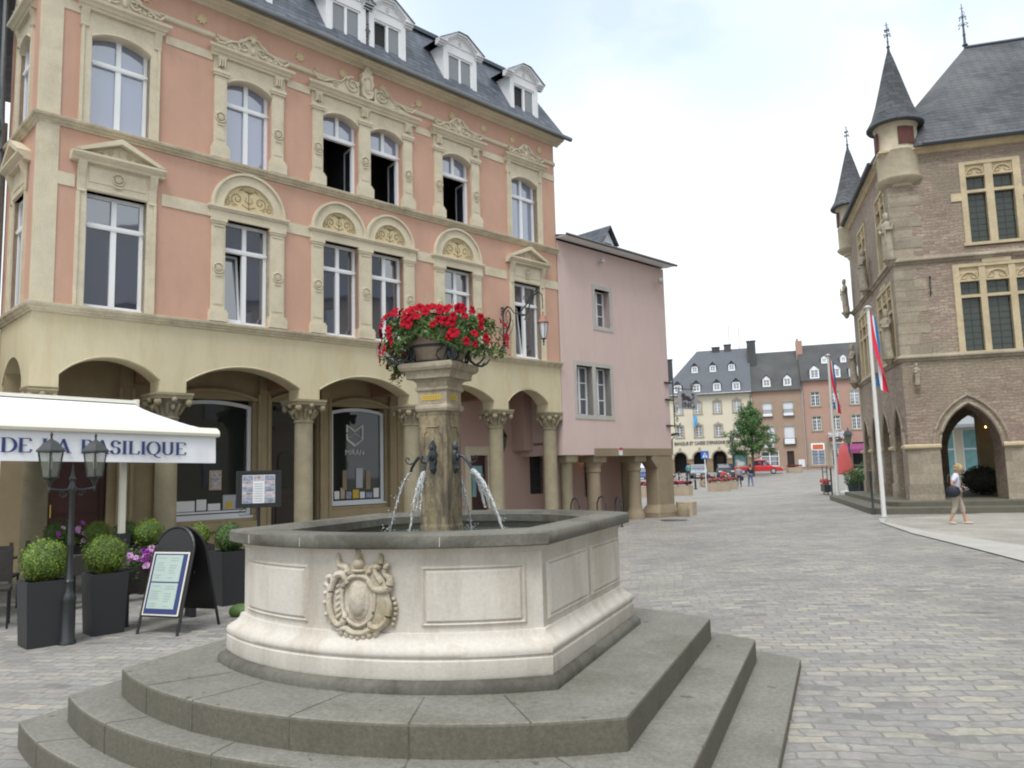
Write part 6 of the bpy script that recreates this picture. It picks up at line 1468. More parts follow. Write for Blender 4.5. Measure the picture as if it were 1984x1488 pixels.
def finial(par, x, y, z, h, s=1):
    m = MB(); m.tube([(x,y,z-.2),(x,y,z+h)], [.05*s,.012], 6); m.ell(x,y,z+.12,.09*s,.09*s,.05,8,5); m.ell(x,y,z+h*.3,.05*s,.05*s,.05,8,5)
    for k in range(4):
        a = k*pi/2+.5
        for zz, r in ((h*.45,.17*s),(h*.62,.12*s)):
            m.tube([(x+r*cos(a)*t, y+r*sin(a)*t, z+zz+.12*sin(t*pi)*s+.05*t) for t in [i/6 for i in range(7)]], .012, 4)
            m.ell(x+r*cos(a), y+r*sin(a), z+zz+.08, .028,.028,.028,5,4)
    m.tube([(x-.07,y,z+h*.9),(x+.07,y,z+h*.9)], .01, 4); m.tube([(x,y,z+h*.72),(x+.08*s,y,z+h*.78),(x+.02,y,z+h*.84)], .01, 4)
    return m.build('finial', SLATEB, par)
finial(hr, 3.88, 4.3, zr, 1.75, 1.2)
def turret(x, y, z0=10.35, sh=(1,1)):
    m = MB(); m.lathe([(.05,z0-.35),(.20,z0-.2),(.34,z0),(.36,z0+.06),(.46,z0+.10),(.48,z0+.17),(.60,z0+.22),(.66,z0+.28),(.72,z0+.34),(.72,z0+.38),(.64,z0+.40),(.64,z0+1.25),(.655,z0+1.27),(.63,z0+1.30),(.63,z0+2.1),(.67,z0+2.15),(.70,z0+2.25)], x, y, 20)
    t = m.build('turret', HALLTU, hl, smooth=True)
    m = MB(); m.lathe([(.86,z0+2.18),(.88,z0+2.22),(.70,z0+2.52),(.56,z0+2.95),(.40,z0+3.55),(.26,z0+4.1),(.12,z0+4.62),(.05,z0+4.85),(.04,z0+4.95)], x, y, 20); m.build('spire', HALLRF, t, smooth=True)
    finial(t, x, y, z0+4.9, 1.0, .7)
    s = MB(); 
    a0 = radians(-72)
    for k in range(6): 
        a, b = a0-.42+.14*k, a0-.42+.14*(k+1); r = .655
        s.add([(x+r*cos(a),y+r*sin(a),z0+1.42),(x+r*cos(b),y+r*sin(b),z0+1.42),(x+r*cos(b),y+r*sin(b),z0+2.0),(x+r*cos(a),y+r*sin(a),z0+2.0),(x+(r-.1)*cos(a),y+(r-.1)*sin(a),z0+1.42),(x+(r-.1)*cos(b),y+(r-.1)*sin(b),z0+1.42),(x+(r-.1)*cos(b),y+(r-.1)*sin(b),z0+2.0),(x+(r-.1)*cos(a),y+(r-.1)*sin(a),z0+2.0)], [(0,1,2,3),(0,4,5,1),(3,2,6,7),(0,3,7,4),(1,5,6,2)])
    s.build('shutter', SHUT, t)
    s = MB(); a = radians(190); s.box(x+.64*cos(a)-.02, x+.64*cos(a)+.03, y-.28, y+.12, z0+1.4, z0+1.98); s.build('shutter', SHUT, t)
turret(.45, .35); turret(.25, HD-.1)
# steps
m = MB()
def stp(name, o, z0, z1): return MB().prismz([(-o+.25,-o),(HL,-o),(HL,HD+.5),(-o,HD+.5),(-o,-o+.25)], z0, z1).build(name, RISER, hl, bevel=.02)
stp('step', .80, PZ-.17, PZ); stp('step', 1.42, -.1, PZ-.15)
# statues: draped figures on brackets
def statue(x, y, z, h, rz, label, bracket=True):
    t = thing('stone_statue', label, 'statue', HW(x, y, z), HRZ+rz, 'stone figures on the town hall')
    m = MB(); k = h/1.5
    def rings(P, n=14):
        vs = []
        for (cx, cy, z_, rx, ry) in P:
            for i in range(n):
                a = 2*pi*i/n; fold = 1+.07*sin(5*a+z_*4)*(1 if z_ < .95 else .2); vs.append((k*(cx+rx*fold*cos(a)), k*(cy+ry*fold*sin(a)), k*z_))
        m.add(vs, [(i*n+j, i*n+(j+1)%n, (i+1)*n+(j+1)%n, (i+1)*n+j) for i in range(len(P)-1) for j in range(n)]+[tuple(range(n-1,-1,-1)), tuple(range((len(P)-1)*n, len(P)*n))])
    rings([(0,0,0,.20,.15),(0,0,.1,.19,.15),(.01,-.02,.4,.17,.14),(.01,-.02,.7,.18,.14),(0,-.01,.95,.16,.12),(0,0,1.1,.19,.12),(0,0,1.22,.20,.11),(0,0,1.27,.10,.08),(0,-.01,1.31,.055,.055),(0,-.02,1.35,.07,.075),(0,-.02,1.42,.085,.09),(0,-.015,1.5,.085,.09),(0,-.01,1.55,.09,.085),(0,0,1.6,.04,.04)])
    for sg in (-1, 1): m.tube([(k*sg*.19,0,k*1.2),(k*sg*.24,-k*.04,k*.98),(k*sg*.10,-k*.18,k*(.92+.06*sg)),(k*sg*.02,-k*.19,k*(.95+.06*sg))], [k*.065,k*.06,k*.045,k*.035], 8)
    m.tube([(k*.08,-k*.2,k*.55),(k*.05,-k*.2,k*1.15)], k*.02, 6)
    m.build('figure', STATUE, t, smooth=True)
    if bracket:
        b = MB(); b.lathe([(.05,-.30*k),(.11*k,-.2*k),(.17*k,-.08*k),(.22*k,-.07*k),(.23*k,0)], 0, 0, 10); b.build('bracket', HALLCUT, t)
    return t
statue(.30, -.22, 5.0, 1.5, 0, 'stone figure at the near corner of the hall just above the arcade') if False else None
statue(-.20, .75, 5.02, 1.5, radians(-75), 'pale stone figure just above the arcade at the near corner of the town hall')
statue(-.12, -.02, 8.10, 1.42, radians(-45), 'stone figure under the front turret at the upper floor corner of the town hall')
statue(-.22, 4.1, 8.02, 1.42, radians(-90), 'dark stone figure between the two upper windows on the side of the town hall')
statue(-.22, 8.3, 5.0, 1.5, radians(-80), 'stone figure at the far lower corner of the town hall side')
statue(-.30, 8.5, 8.0, 1.35, radians(-90), 'weathered stone figure high at the far corner of the town hall')
statue(.38, -.14, 4.02, .62, 0, 'small seated stone figure on a bracket above the corner pier')
sc_ = thing('sconce', 'thin iron sconce on the town hall corner between the two string courses', 'sconce', HW(.98,-.03,6.8), HRZ)
MB().tube([(0,0,0),(0,-.06,.05),(0,-.06,.5),(.02,-.06,.6)], [.02,.025,.02,.04], 6).build('rod', IRON, sc_)
ch = thing('chandelier', 'lit amber chandelier hanging inside the town hall arcade', 'chandelier', HW(3.3, 3.3, 2.68), HRZ)
m = MB(); m.tube([(0,0,0),(0,0,2.05)], .015, 5); m.tube([(.2*cos(a),.2*sin(a),0) for a in [2*pi*i/12 for i in range(13)]], .03, 5); m.build('ring', IRON, ch)
m = MB(); [m.ell(.2*cos(a),.2*sin(a),.06,.03,.03,.045,8,6) for a in [2*pi*i/6 for i in range(6)]]; m.build('candles', AMBER, ch)
# clipped dark hedge in arcade
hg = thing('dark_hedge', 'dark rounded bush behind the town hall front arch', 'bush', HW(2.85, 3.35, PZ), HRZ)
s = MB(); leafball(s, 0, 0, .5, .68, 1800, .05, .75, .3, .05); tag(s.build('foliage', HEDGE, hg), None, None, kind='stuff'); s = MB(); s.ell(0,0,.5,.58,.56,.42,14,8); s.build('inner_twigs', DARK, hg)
# flag poles
def flagpole(x, y, h, label, flab, lean, n=3):
    z = G(x, y); t = thing('flagpole', label, 'flagpole', (x, y, z), 0, 'white flagpoles beside the town hall')
    m = MB(); m.tube([(0,0,0),(0,0,h)], [.065,.045], 10); m.build('pole', POLEW, t, smooth=True); m = MB(); m.lathe([(.05,h),(.11,h+.02),(.12,h+.05),(.04,h+.09)], 0, 0, 12); m.build('cap', POLEW, t, smooth=True)
    m = MB(); m.box(-.13,.13,-.13,.13,-.02,.025); m.build('base_plate', SIGNG, t)
    f = thing('luxembourg_flag' if False else 'striped_flag', flab, 'flag', (x, y, z+h-.15), 0, 'limp red white and blue flags')
    L = 2.35*(h/6.0) ; W = .42
    for bi, mm in enumerate((FLR, FLW, FLB)):
        m = MB(); nz_ = 26; nu = 6
        def P(u, v):   # u across 0..3 bands, v down
            d_ = v*L; spread = W*(.34+.6*v)*(1-.25*max(0,v-.8)*3)
            uu = u/3; 
            xx = .05+spread*uu; yy = .05*sin(uu*9+v*4)*(.4+v)
            zz = -d_*(.84+.16*(1-uu))-.10*uu
            # twist so that the bands wind round each other
            a = -.35+2.5*v; xc = .05+spread*.5
            xr = xc+(xx-xc)*cos(a)-yy*sin(a); yr = (xx-xc)*sin(a)+yy*cos(a)
            return (xr, yr, zz)
        for i in range(nz_):
            for j_ in range(nu):
                u0, u1 = bi+j_/nu, bi+(j_+1)/nu; v0, v1 = i/nz_, (i+1)/nz_
                m.quad(P(u0,v0),P(u1,v0),P(u1,v1),P(u0,v1))
        m.build(['red_band','white_band','blue_band'][bi], mm, f, smooth=True)
    m = MB(); m.tube([(.07,0,.1),(.07,0,-L-.3)], .006, 4); m.build('halyard', POLEW, t)
    return t
flagpole(10.33, 22.3, 5.95, 'white flagpole at the near corner of the town hall steps', 'red white and blue flag hanging limp on the nearer pole', 0)
flagpole(13.85, 34.0, 6.2, 'white flagpole farther away at the far end of the town hall steps', 'red white and blue flag hanging limp on the farther pole', 0)
for x, y, lb, h in ((10.62,23.6,'thin black post behind the nearer flagpole',1.32),(14.0,35.0,'thin black post beside the farther flagpole',1.35)):
    o = MB(); o.lathe([(.055,0),(.055,.05),(.035,.08),(.035,h-.06),(.05,h-.04),(.03,h)], 0, 0, 10); o = o.build('black_post', IRONB, None, loc=(x,y,G(x,y)), smooth=True); tag(o, lb, 'post', 'black posts along the town hall steps')

# ------------------------------------------------------------------ far side of the square
VRZ = radians(-17); Q0 = Vector((29.662, 100, 0))
def VW(x, y, z=0): return (Q0.x+x*cos(VRZ)-y*sin(VRZ), Q0.y+x*sin(VRZ)+y*cos(VRZ), z)
def glazing(T, x0, x1, z0, z1, cols, rows, par, name='window', y=.12, fr=WHITE, top=None, bw=.035, fw=.07):
    f = MB(T); f.box(x0,x0+fw,y,y+.05,z0,z1); f.box(x1-fw,x1,y,y+.05,z0,z1); f.box(x0+fw,x1-fw,y,y+.05,z0,z0+fw); f.box(x0+fw,x1-fw,y,y+.05,z1-fw,z1)
    for k in range(1, cols):
        x = x0+(x1-x0)*k/cols; w = fw*.8 if (cols % 2 == 0 and k == cols//2) else bw/2; f.box(x-w,x+w,y,y+.045,z0+fw,z1-fw)
    for k in range(1, rows):
        z = z0+(z1-z0)*k/rows; w = (fw*.6 if top == k else bw/2); f.box(x0+fw,x1-fw,y+.001,y+.04,z-w,z+w)
    fo = f.build(name, fr, par); MB(T).quad((x0,y+.03,z0),(x1,y+.03,z0),(x1,y+.03,z1),(x0,y+.03,z1)).build('glass', GLASS, fo); return fo
def surround(mb, x0, x1, z0, z1, w=.17, seg=True, key=False, out=.05):
    mb.box(x0-w,x0,-out,.12,z0,z1); mb.box(x1,x1+w,-out,.12,z0,z1); mb.box(x0-w-.05,x1+w+.05,-out-.03,.12,z0-.15,z0)
    if seg: A = arc(x0-w, x1+w, z1+.08, .16, 8); mb.prism([(x0-w,z1)]+A+[(x1+w,z1)], -out, .12)
    else: mb.box(x0-w,x1+w,-out,.12,z1,z1+w)
    if key: mb.box((x0+x1)/2-.09,(x0+x1)/2+.09,-out-.03,.1,z1+.05,z1+.4)
def fdormer(par, x, z, w, h, y, mroof, pointed_=True, cols=2, rows=2):
    d_ = MB(); d_.box(x-w/2,x-w/2+.12,y,y+.7,z,z+h); d_.box(x+w/2-.12,x+w/2,y,y+.7,z,z+h); d_.box(x-w/2+.12,x+w/2-.12,y,y+.1,z,z+.12); (MB() if mroof is SLATEB else d_).prism([(x-w/2,z+h),(x+w/2,z+h),(x,z+h+w*.45)], y, y+.1); d_.box(x-w/2+.12,x+w/2-.12,y,y+.1,z+h-.1,z+h)
    do = d_.build('dormer', WHITE, par); r = MB(); e = .12
    if mroof is SLATEB: r.prism([(x-w/2,z+h),(x+w/2,z+h),(x,z+h+w*.45)], y, y+.1)
    r.add([(x-w/2-e,y-.12,z+h-.08),(x,y-.12,z+h+w*.5+.08),(x+w/2+e,y-.12,z+h-.08),(x-w/2-e,y+1.4,z+h-.08),(x,y+1.4,z+h+w*.5+.08),(x+w/2+e,y+1.4,z+h-.08)], [(0,1,4,3),(1,2,5,4)]); r.build('dormer_roof', mroof, do)
    glazing(lambda a,b,c: (a,b+y,c), x-w/2+.12, x+w/2-.12, z+.12, z+h-.1, cols, rows, do, 'sash', y=.05, fw=.05)
# bank
bk = thing('bank_building', 'cream bank building with grey slate roof, dormers and arcade lettered BANQUE ET CAISSE D\'EPARGNE', 'bank', tuple(Q0), VRZ)
X0, X1, ZE = -10.6, .85, 10.95
wx = [(-8.72,-7.92),(-6.32,-5.50),(-3.82,-3.02),(-1.38,-.58)]
holes = [(a,b,8.5,9.95) for a,b in wx]+[(a,b,5.5,6.95) for a,b in wx]
m = MB().wall(X0, X1, 4.2, ZE, holes, 0, .2); ar = [(-9.2,-7.6),(-6.75,-5.12),(-4.33,-2.6),(-1.8,-.1)]
p = [(X0,4.2),(X0,2.5)]
for a, b in ar: p += [(a,2.5)]+arc(a, b, 2.75, (b-a)/2*.98, 12)+[(b,2.5)]
p += [(X1,2.5),(X1,4.2)]; m.prism(p, 0, .5); m.box(X0,X0+.1,.01,9,.3,ZE); m.quad((X0,9,.3),(X1,9,.3),(X1,9,ZE),(X0,9,ZE)); m.build('wall', BANKW, bk)
m = MB()
for a, b in [(X0,-9.2),(-7.6,-6.75),(-5.12,-4.33),(-2.6,-1.8),(-.1,X1)]: m.box(a, b, -.04, .5, .5, 2.5); m.box(a-.0, b+.0, -.10, .5, 2.5, 2.68)
m.build('arcade_pier', FARBR, bk, split=True)
m = MB()
for a, b in ar: m.tube([(a-.1,-.02,2.7)]+[(x,-.02,z) for x, z in arc(a-.1, b+.1, 2.78, (b-a)/2+.08, 12)]+[(b+.1,-.02,2.7)], .09, 5); m.box((a+b)/2-.14,(a+b)/2+.14,-.12,0,3.55,4.1)
m.build('arch_surround', FARST, bk, split=True)
m = MB(); m.box(X0+.2,X1-.2,1.6,1.7,.4,4.4); m.box(X0+.2,X1-.2,.5,1.6,4.1,4.2); m.build('dark_arcade_wall', DARK, bk)
m = MB(); m.box(-6.7,-5.15,1.3,1.35,1.9,2.0); m.box(-3.9,-3.0,1.4,1.45,1.0,3.0); m.build('glazed_doors', SHOPG, bk)
m = MB()
for a, b in wx:
    for z0, z1 in ((8.5,9.95),(5.5,6.95)): surround(m, a, b, z0, z1, .2, True, True)
m.build('window_surround', FARST, bk, split=True)
for a, b in wx:
    for z0, z1 in ((8.5,9.95),(5.5,6.95)): glazing(None, a, b, z0, z1, 4, 4, bk)
textmesh('lettering', "BANQUE ET CAISSE D'EPARGNE DE L'ETAT", .60, SIGND, bk, (-9.1,-.05,4.50), (pi/2,0,0), .03, .75, .004)
m = MB(); m.tube([(-9.55,-.05,4.4),(-9.55,-.05,5.0)], .05, 5); m.tube([(-9.75,-.05,4.6),(-9.55,-.05,4.8),(-9.35,-.05,4.6)], .04, 5); m.build('emblem', SIGND, bk)
m = MB(); m.add([(X0-.4,-.5,ZE-.05),(X1+.05,-.5,ZE-.05),(X1+.05,9.4,ZE-.05),(X0-.4,9.4,ZE-.05),(-5.9,4.6,17.3),(X1+.05,4.6,17.3)], [(0,1,5,4),(1,2,5),(2,3,4,5),(3,0,4),(0,3,2,1)]); br = m.build('roof', FARSL, bk)
for x in (-8.3,-5.9,-3.32,-.92): fdormer(br, x, 11.3, .95, 1.0, -.25, SLATEB)
for x in (-6.15,-3.8,-1.4): fdormer(br, x, 14.05, .82, .85, 1.95, SLATEB)
for x0, x1, y, z0, z1 in ((1.0-.35,1.75,2.8,14.5,17.9),(-3.9,-2.9,4.3,16.9,17.6),(-2.3,-1.4,4.3,16.9,17.85),(-10.3,-9.2,3.2,13,16.2)): c = MB(); c.box(x0,x1,y,y+.8,z0,z1); c.box(x0-.06,x1+.06,y-.06,y+.86,z1,z1+.1); c.build('chimney', FARSD, br)
m = MB(); m.tube([(.75,-.12,.6),(.75,-.12,10.9)], .06, 6); m.tube([(X0-.3,-.55,ZE),(X1,-.55,ZE)], .08, 6); m.build('gutter_pipe', ZINC, bk)
# brown house
bh = thing('brown_house', 'plain brown rendered house with dark roof and white roller shutters', 'house', tuple(Q0), VRZ)
m = MB().wall(.87, 6.95, .4, 11.0, [(2.15,3.25,7.75,9.65),(4.62,5.80,7.75,9.65),(2.6,3.4,4.6,6.6),(4.55,5.75,4.2,6.6),(1.55,3.75,1.45,3.35),(4.7,5.55,.4,3.3)], 0, .25); m.quad((6.95,0,.4),(6.95,9,.4),(6.95,9,11),(6.95,0,11)); m.build('wall', BROWNW, bh)
m = MB()
for a, b, c, d_ in [(2.15,3.25,7.75,9.5),(4.62,5.80,7.75,9.5),(2.6,3.4,4.6,6.45),(4.55,5.75,4.2,6.45)]: surround(m, a, b, c, d_, .12)
m.build('window_surround', FARST, bh, split=True)
for a, b, c, d_ in [(2.15,3.25,8.1,9.6),(4.62,5.80,8.1,9.6),(2.6,3.4,4.9,6.55),(4.55,5.75,4.9,6.55)]:
    s = MB(); s.box(a,b,.12,.16,c,d_); so_ = s.build('roller_shutter', SHUTW, bh)
for a, b, c in [(2.1,3.3,7.72),(4.55,5.85,7.72),(4.4,5.9,4.1)]:
    s = MB(); [s.box(a+.1*k,a+.1*k+.025,-.2,-.17,c,c+.75) for k in range(int((b-a)/.1)+1)]; s.box(a,b,-.22,-.15,c+.75,c+.8); s.box(a,b,-.25,0,c-.05,c); s.build('balcony_rail', IRON, bh)
glazing(None, 1.58, 3.72, 1.48, 3.32, 2, 3, bh, 'shop_window', top=2); MB().box(2.1,3.2,-.14,-.05,3.75,4.2).build('shop_sign', PAPERW, bh); s = MB(); s.box(2.4,3.0,-.15,-.14,3.9,4.05); s.build('sign_lettering', SIGNB, bh)
MB().box(4.7,5.55,.2,.25,.4,3.3).build('door', DOORW, bh); MB().box(6.0,6.75,-.08,0,1.3,2.2).build('notice_board', PAPERW, bh)
m = MB(); m.add([(.86,-.35,10.95),(6.96,-.35,10.95),(6.96,9.3,10.95),(.86,9.3,10.95),(.86,4.5,16.5),(6.96,4.5,16.5)], [(0,1,5,4),(1,2,5),(2,3,4,5),(3,0,4)]); br = m.build('roof', FARSD, bh)
for x in (2.8,5.3): fdormer(br, x, 11.5, .95, 1.0, .05, FARSD)
# terracotta house
th = thing('terracotta_house', 'terracotta house with stone framed windows, white balcony flowers and orange shop sign', 'house', tuple(Q0), VRZ)
wx = [(7.96,8.95),(10.15,11.17),(12.5,13.5),(14.9,15.9)]
holes = [(a,b,8.8,10.55) for a,b in wx]+[(a,b,5.75,7.5) for a,b in wx]+[(7.6,9.15,1.5,4.15),(9.9,11.4,1.2,4.15),(12.3,14.0,.9,4.1)]
m = MB().wall(6.97, 18, .4, 12.0, holes, 0, .25); m.build('wall', HOTELW, th)
m = MB()
for a, b in wx:
    for c, d_ in ((8.8,10.5),(5.75,7.45)): surround(m, a, b, c, d_, .16)
for a, b in ((7.6,9.15),(9.9,11.4),(12.3,14.0)): surround(m, a, b, 1.4, 4.15, .28)
m.build('window_surround', FARST, th, split=True)
for a, b in wx:
    for c, d_ in ((8.8,10.55),(5.75,7.5)): glazing(None, a, b, c, d_, 4, 4, th, top=3)
sw = glazing(None, 7.62, 9.13, 1.5, 3.3, 4, 4, th, 'shop_window'); s = MB(); s.box(7.75,9.0,.05,.12,3.4,4.0); s.build('orange_sign', ORANGE, th)
s = MB(); [s.box(7.72+.34*i,7.72+.34*i+.28,.06,.10,1.62+.40*j_,1.62+.40*j_+.3) for i in range(4) for j_ in range(4)]; s.build('display_cards', PHOTOB, sw)
s = MB(); s.box(7.6,9.15,.06,.12,3.32,3.4); s.build('sign_rail', PAPERW, th); glazing(None, 9.92, 11.38, 1.25, 3.4, 2, 2, th, 'shop_window'); MB().box(9.92,11.38,.1,.14,3.4,4.1).build('shop_sign', SIGNG, th)
MB().box(12.3,14.0,.2,.24,.9,4.1).build('dark_entrance', DARK, th)
m = MB(); m.box(9.7,11.6,-.9,0,4.7,4.85); m.build('balcony', SIGND, th); s = MB()
for _ in range(260): s.ell(random.uniform(9.65,11.65), random.uniform(-1.0,-.7), 5.05+random.gauss(0,.2), *(3*[random.uniform(.04,.09)]), 5, 4)
tag(s.build('balcony_flowers', PAPERW, th), None, None, kind='stuff')
m = MB(); m.add([(6.9,-.4,11.95),(18,-.4,11.95),(18,9.3,11.95),(6.9,9.3,11.95),(6.9,4.5,17.1),(18,4.5,17.1)], [(0,1,5,4),(1,2,5),(2,3,4,5),(3,0,4)]); tr = m.build('roof', FARSD, th)
for x in (8.55,11.0,13.1,15.5): fdormer(tr, x, 12.2, 1.1, 1.15, -.2, WHITED, rows=3)
for x in (9.95,12.2,14.5): fdormer(tr, x, 14.25, .7, .7, 1.75, WHITED)
c = MB(); c.box(6.75,7.55,3.3,4.1,14.6,17.6); c.box(6.85,7.1,3.4,3.7,17.6,17.9); c.build('chimney', HOTELW, tr)
m = MB(); m.tube([(7.02,-.1,.6),(7.02,-.1,11.9)], .06, 6); m.build('downpipe', ZINC, th)
for x, lb in ((33.2,'thin antenna mast above the brown roof, left one'),(34.7,'thin antenna mast above the brown roof, right one')):
    o = MB().tube([(0,0,0),(0,0,9)], .045, 4).build('antenna_mast', SIGNG, None, loc=(x,118,14)); tag(o, lb, 'antenna', 'antenna masts behind the roofs')
# fuchsia awning, parasol, cafe corner at the end of the hall
fa = thing('fuchsia_awning', 'fuchsia awning over the entrance at the right end of the far row', 'awning', VW(11.4,-3.2,3.25), VRZ)
m = MB(); m.add([(0,0,0),(4.2,0,0),(4.2,3.1,.7),(0,3.1,.7),(0,0,-.5),(4.2,0,-.5)], [(0,1,2,3),(0,4,5,1)]); m.build('cloth', FUCH, fa); m = MB(); m.tube([(.05,0,-.1),(.05,3.1,.5)], .04, 5); m.tube([(4.15,0,-.1),(4.15,3.1,.5)], .04, 5); m.build('arms', POLEW, fa)
px_, py_ = 17.35, 41.5; ps = thing('closed_parasol', 'closed coral red parasol beside the farther flagpole', 'parasol', (px_, py_, G(px_,py_)), 0)
m = MB(); m.lathe([(.42,.95),(.46,1.0),(.40,1.4),(.28,2.0),(.14,2.45),(.03,2.6)], 0, 0, 14); 
for i, v in enumerate(m.v): a = atan2(v[1], v[0]); k = 1+.12*sin(a*7); m.v[i] = (v[0]*k, v[1]*k, v[2])
m.build('cloth', CORAL, ps, smooth=True); m = MB(); m.tube([(0,0,0),(0,0,2.7)], .03, 6); m.lathe([(.3,0),(.3,.06),(.05,.1)], 0, 0, 10); m.build('pole', POLEW, ps)
def bush(x, y, r, label, leaf=LEAFD, z=0, pot=True):
    t = thing('potted_bush', label, 'bush', (x, y, G(x,y)), 0, 'potted bushes of the far cafe')
    s = MB(); leafball(s, 0, 0, .5+r*.8, r, 900, .05, 1.1, .4, .12); tag(s.build('foliage', leaf, t), None, None, kind='stuff')
    m = MB(); m.lathe([(.22,0),(.3,.5),(.3,.55),(.26,.5)], 0, 0, 12); m.build('pot', IRONB, t); return t
bush(16.35, 38.2, .42, 'potted bush at the foot of the farther flagpole'); bush(19.0, 42.5, .6, 'green bush just right of the coral parasol', LEAFT); bush(17.0, 39.0, .38, 'small dark bush between the farther flagpole and the town hall steps')
cs = thing('cafe_screen', 'dark metal windbreak frame with flower box left of the farther flagpole', 'windbreak', (15.5, 39.5, G(15,39)), radians(75))
m = MB(); m.box(-.9,.9,-.02,.02,.1,.15); m.box(-.9,-.86,-.02,.02,0,1.4); m.box(.86,.9,-.02,.02,0,1.4); m.box(-.9,.9,-.02,.02,1.1,1.15); m.build('frame', IRON, cs); MB().box(-.8,.8,-.15,.15,.15,.5).build('flower_box', PLANT, cs)
m = MB(); [m.ell(random.uniform(-.8,.8), random.uniform(-.15,.15), .55+random.random()*.2, .06,.06,.05,5,4) for _ in range(40)]; tag(m.build('red_blossoms', CORAL, cs), None, None, kind='stuff')
# glimpsed through the town hall arch
gb = thing('glazed_house', 'house with teal panelled glazing glimpsed through the town hall arch', 'house', (33.4, 50, 0), radians(-30))
m = MB(); m.box(-7,7,0,8,0,3.9-3.2); m.box(-7,7,.3,8,3.6,9); m.box(-7,7,-.0,.3,3.6,4.2); [m.box(-7+2.3*k,-6.6+2.3*k,0,.3,.7,3.6) for k in range(7)]; m.build('wall', BANKW, gb); m = MB(); [m.box(-6.6+2.3*k,-4.7+2.3*k,.12,.16,.7,3.6) for k in range(6)]; m.build('teal_panels', TEALP, gb)
m = MB(); [m.box(-6.6+2.3*k+q,-6.5+2.3*k+q,.06,.11,.7,3.6) for k in range(6) for q in (.0,.9,1.8)]; m.box(-7,7,.05,.11,2.3,2.4); m.build('glazing_bars', WHITE, gb); MB().box(-7,7,-.1,8,9,9.3).build('roof', FARSD, gb)
m = MB(); m.add([(-7,-2.4,3.9),(7,-2.4,3.9),(7,0,4.6),(-7,0,4.6),(-7,-2.4,3.7),(7,-2.4,3.7)], [(0,1,2,3),(0,4,5,1)]); m.build('canopy', CARS, gb)

# ------------------------------------------------------------------ tree on the square
tx, ty = 24.9, 82.3; tr_ = thing('plane_tree', 'green broadleaf tree in front of the bank and the red pickup', 'tree', (tx, ty, G(tx,ty)), 0)
m = MB(); m.tube([(0,0,-.1),(.03,0,1.2),(.0,.03,2.4),(.05,0,4),(0,0,6.2),(.05,0,7.4)], [.15,.12,.11,.09,.05,.02], 8)
limbs = []
for k in range(26):
    z = 1.75+k*.20; a = k*2.4; L = (2.45 if z < 4.2 else 2.45-(z-4.2)*.5)*random.uniform(.55,1.0); L = max(.4, L)
    e = (L*cos(a), L*sin(a), z+L*.45); m.tube([(0,0,z),(e[0]*.5,e[1]*.5,z+L*.2),e], [.045,.03,.012], 5); limbs.append((e, L))
m.build('trunk', BARK, tr_, smooth=True)
s = MB()
cl_ = []
for e, L in limbs:
    for q in (.35,.6,.8,1.0): cl_.append((e[0]*q+random.gauss(0,.12), e[1]*q+random.gauss(0,.12), 1.9+(e[2]-1.9)*(.75+.25*q)+random.gauss(0,.12), random.uniform(.32,.6)))
for _ in range(18): z = random.uniform(2.2,7.4); cl_.append((random.gauss(0,.3), random.gauss(0,.3), z, random.uniform(.3,.5)))
cl_ += [(-2.1,.2,2.6,.45),(2.2,0,2.5,.5),(1.9,.3,3.3,.5),(-1.7,0,4.5,.5),(-1.0,-.2,6.3,.4),(.9,.1,6.6,.4),(.1,0,7.7,.35),(-.05,.1,7.2,.5),(-1.9,0,3.2,.5),(2.1,0,4.3,.45),(-1.3,0,5.6,.4),(1.5,-.1,5.0,.4)]
for cx, cy, cz, r in cl_: leafball(s, cx, cy, cz, r, 105, .10, .85, .75, .15)
tag(s.build('crown', LEAFT, tr_), None, None, kind='stuff')

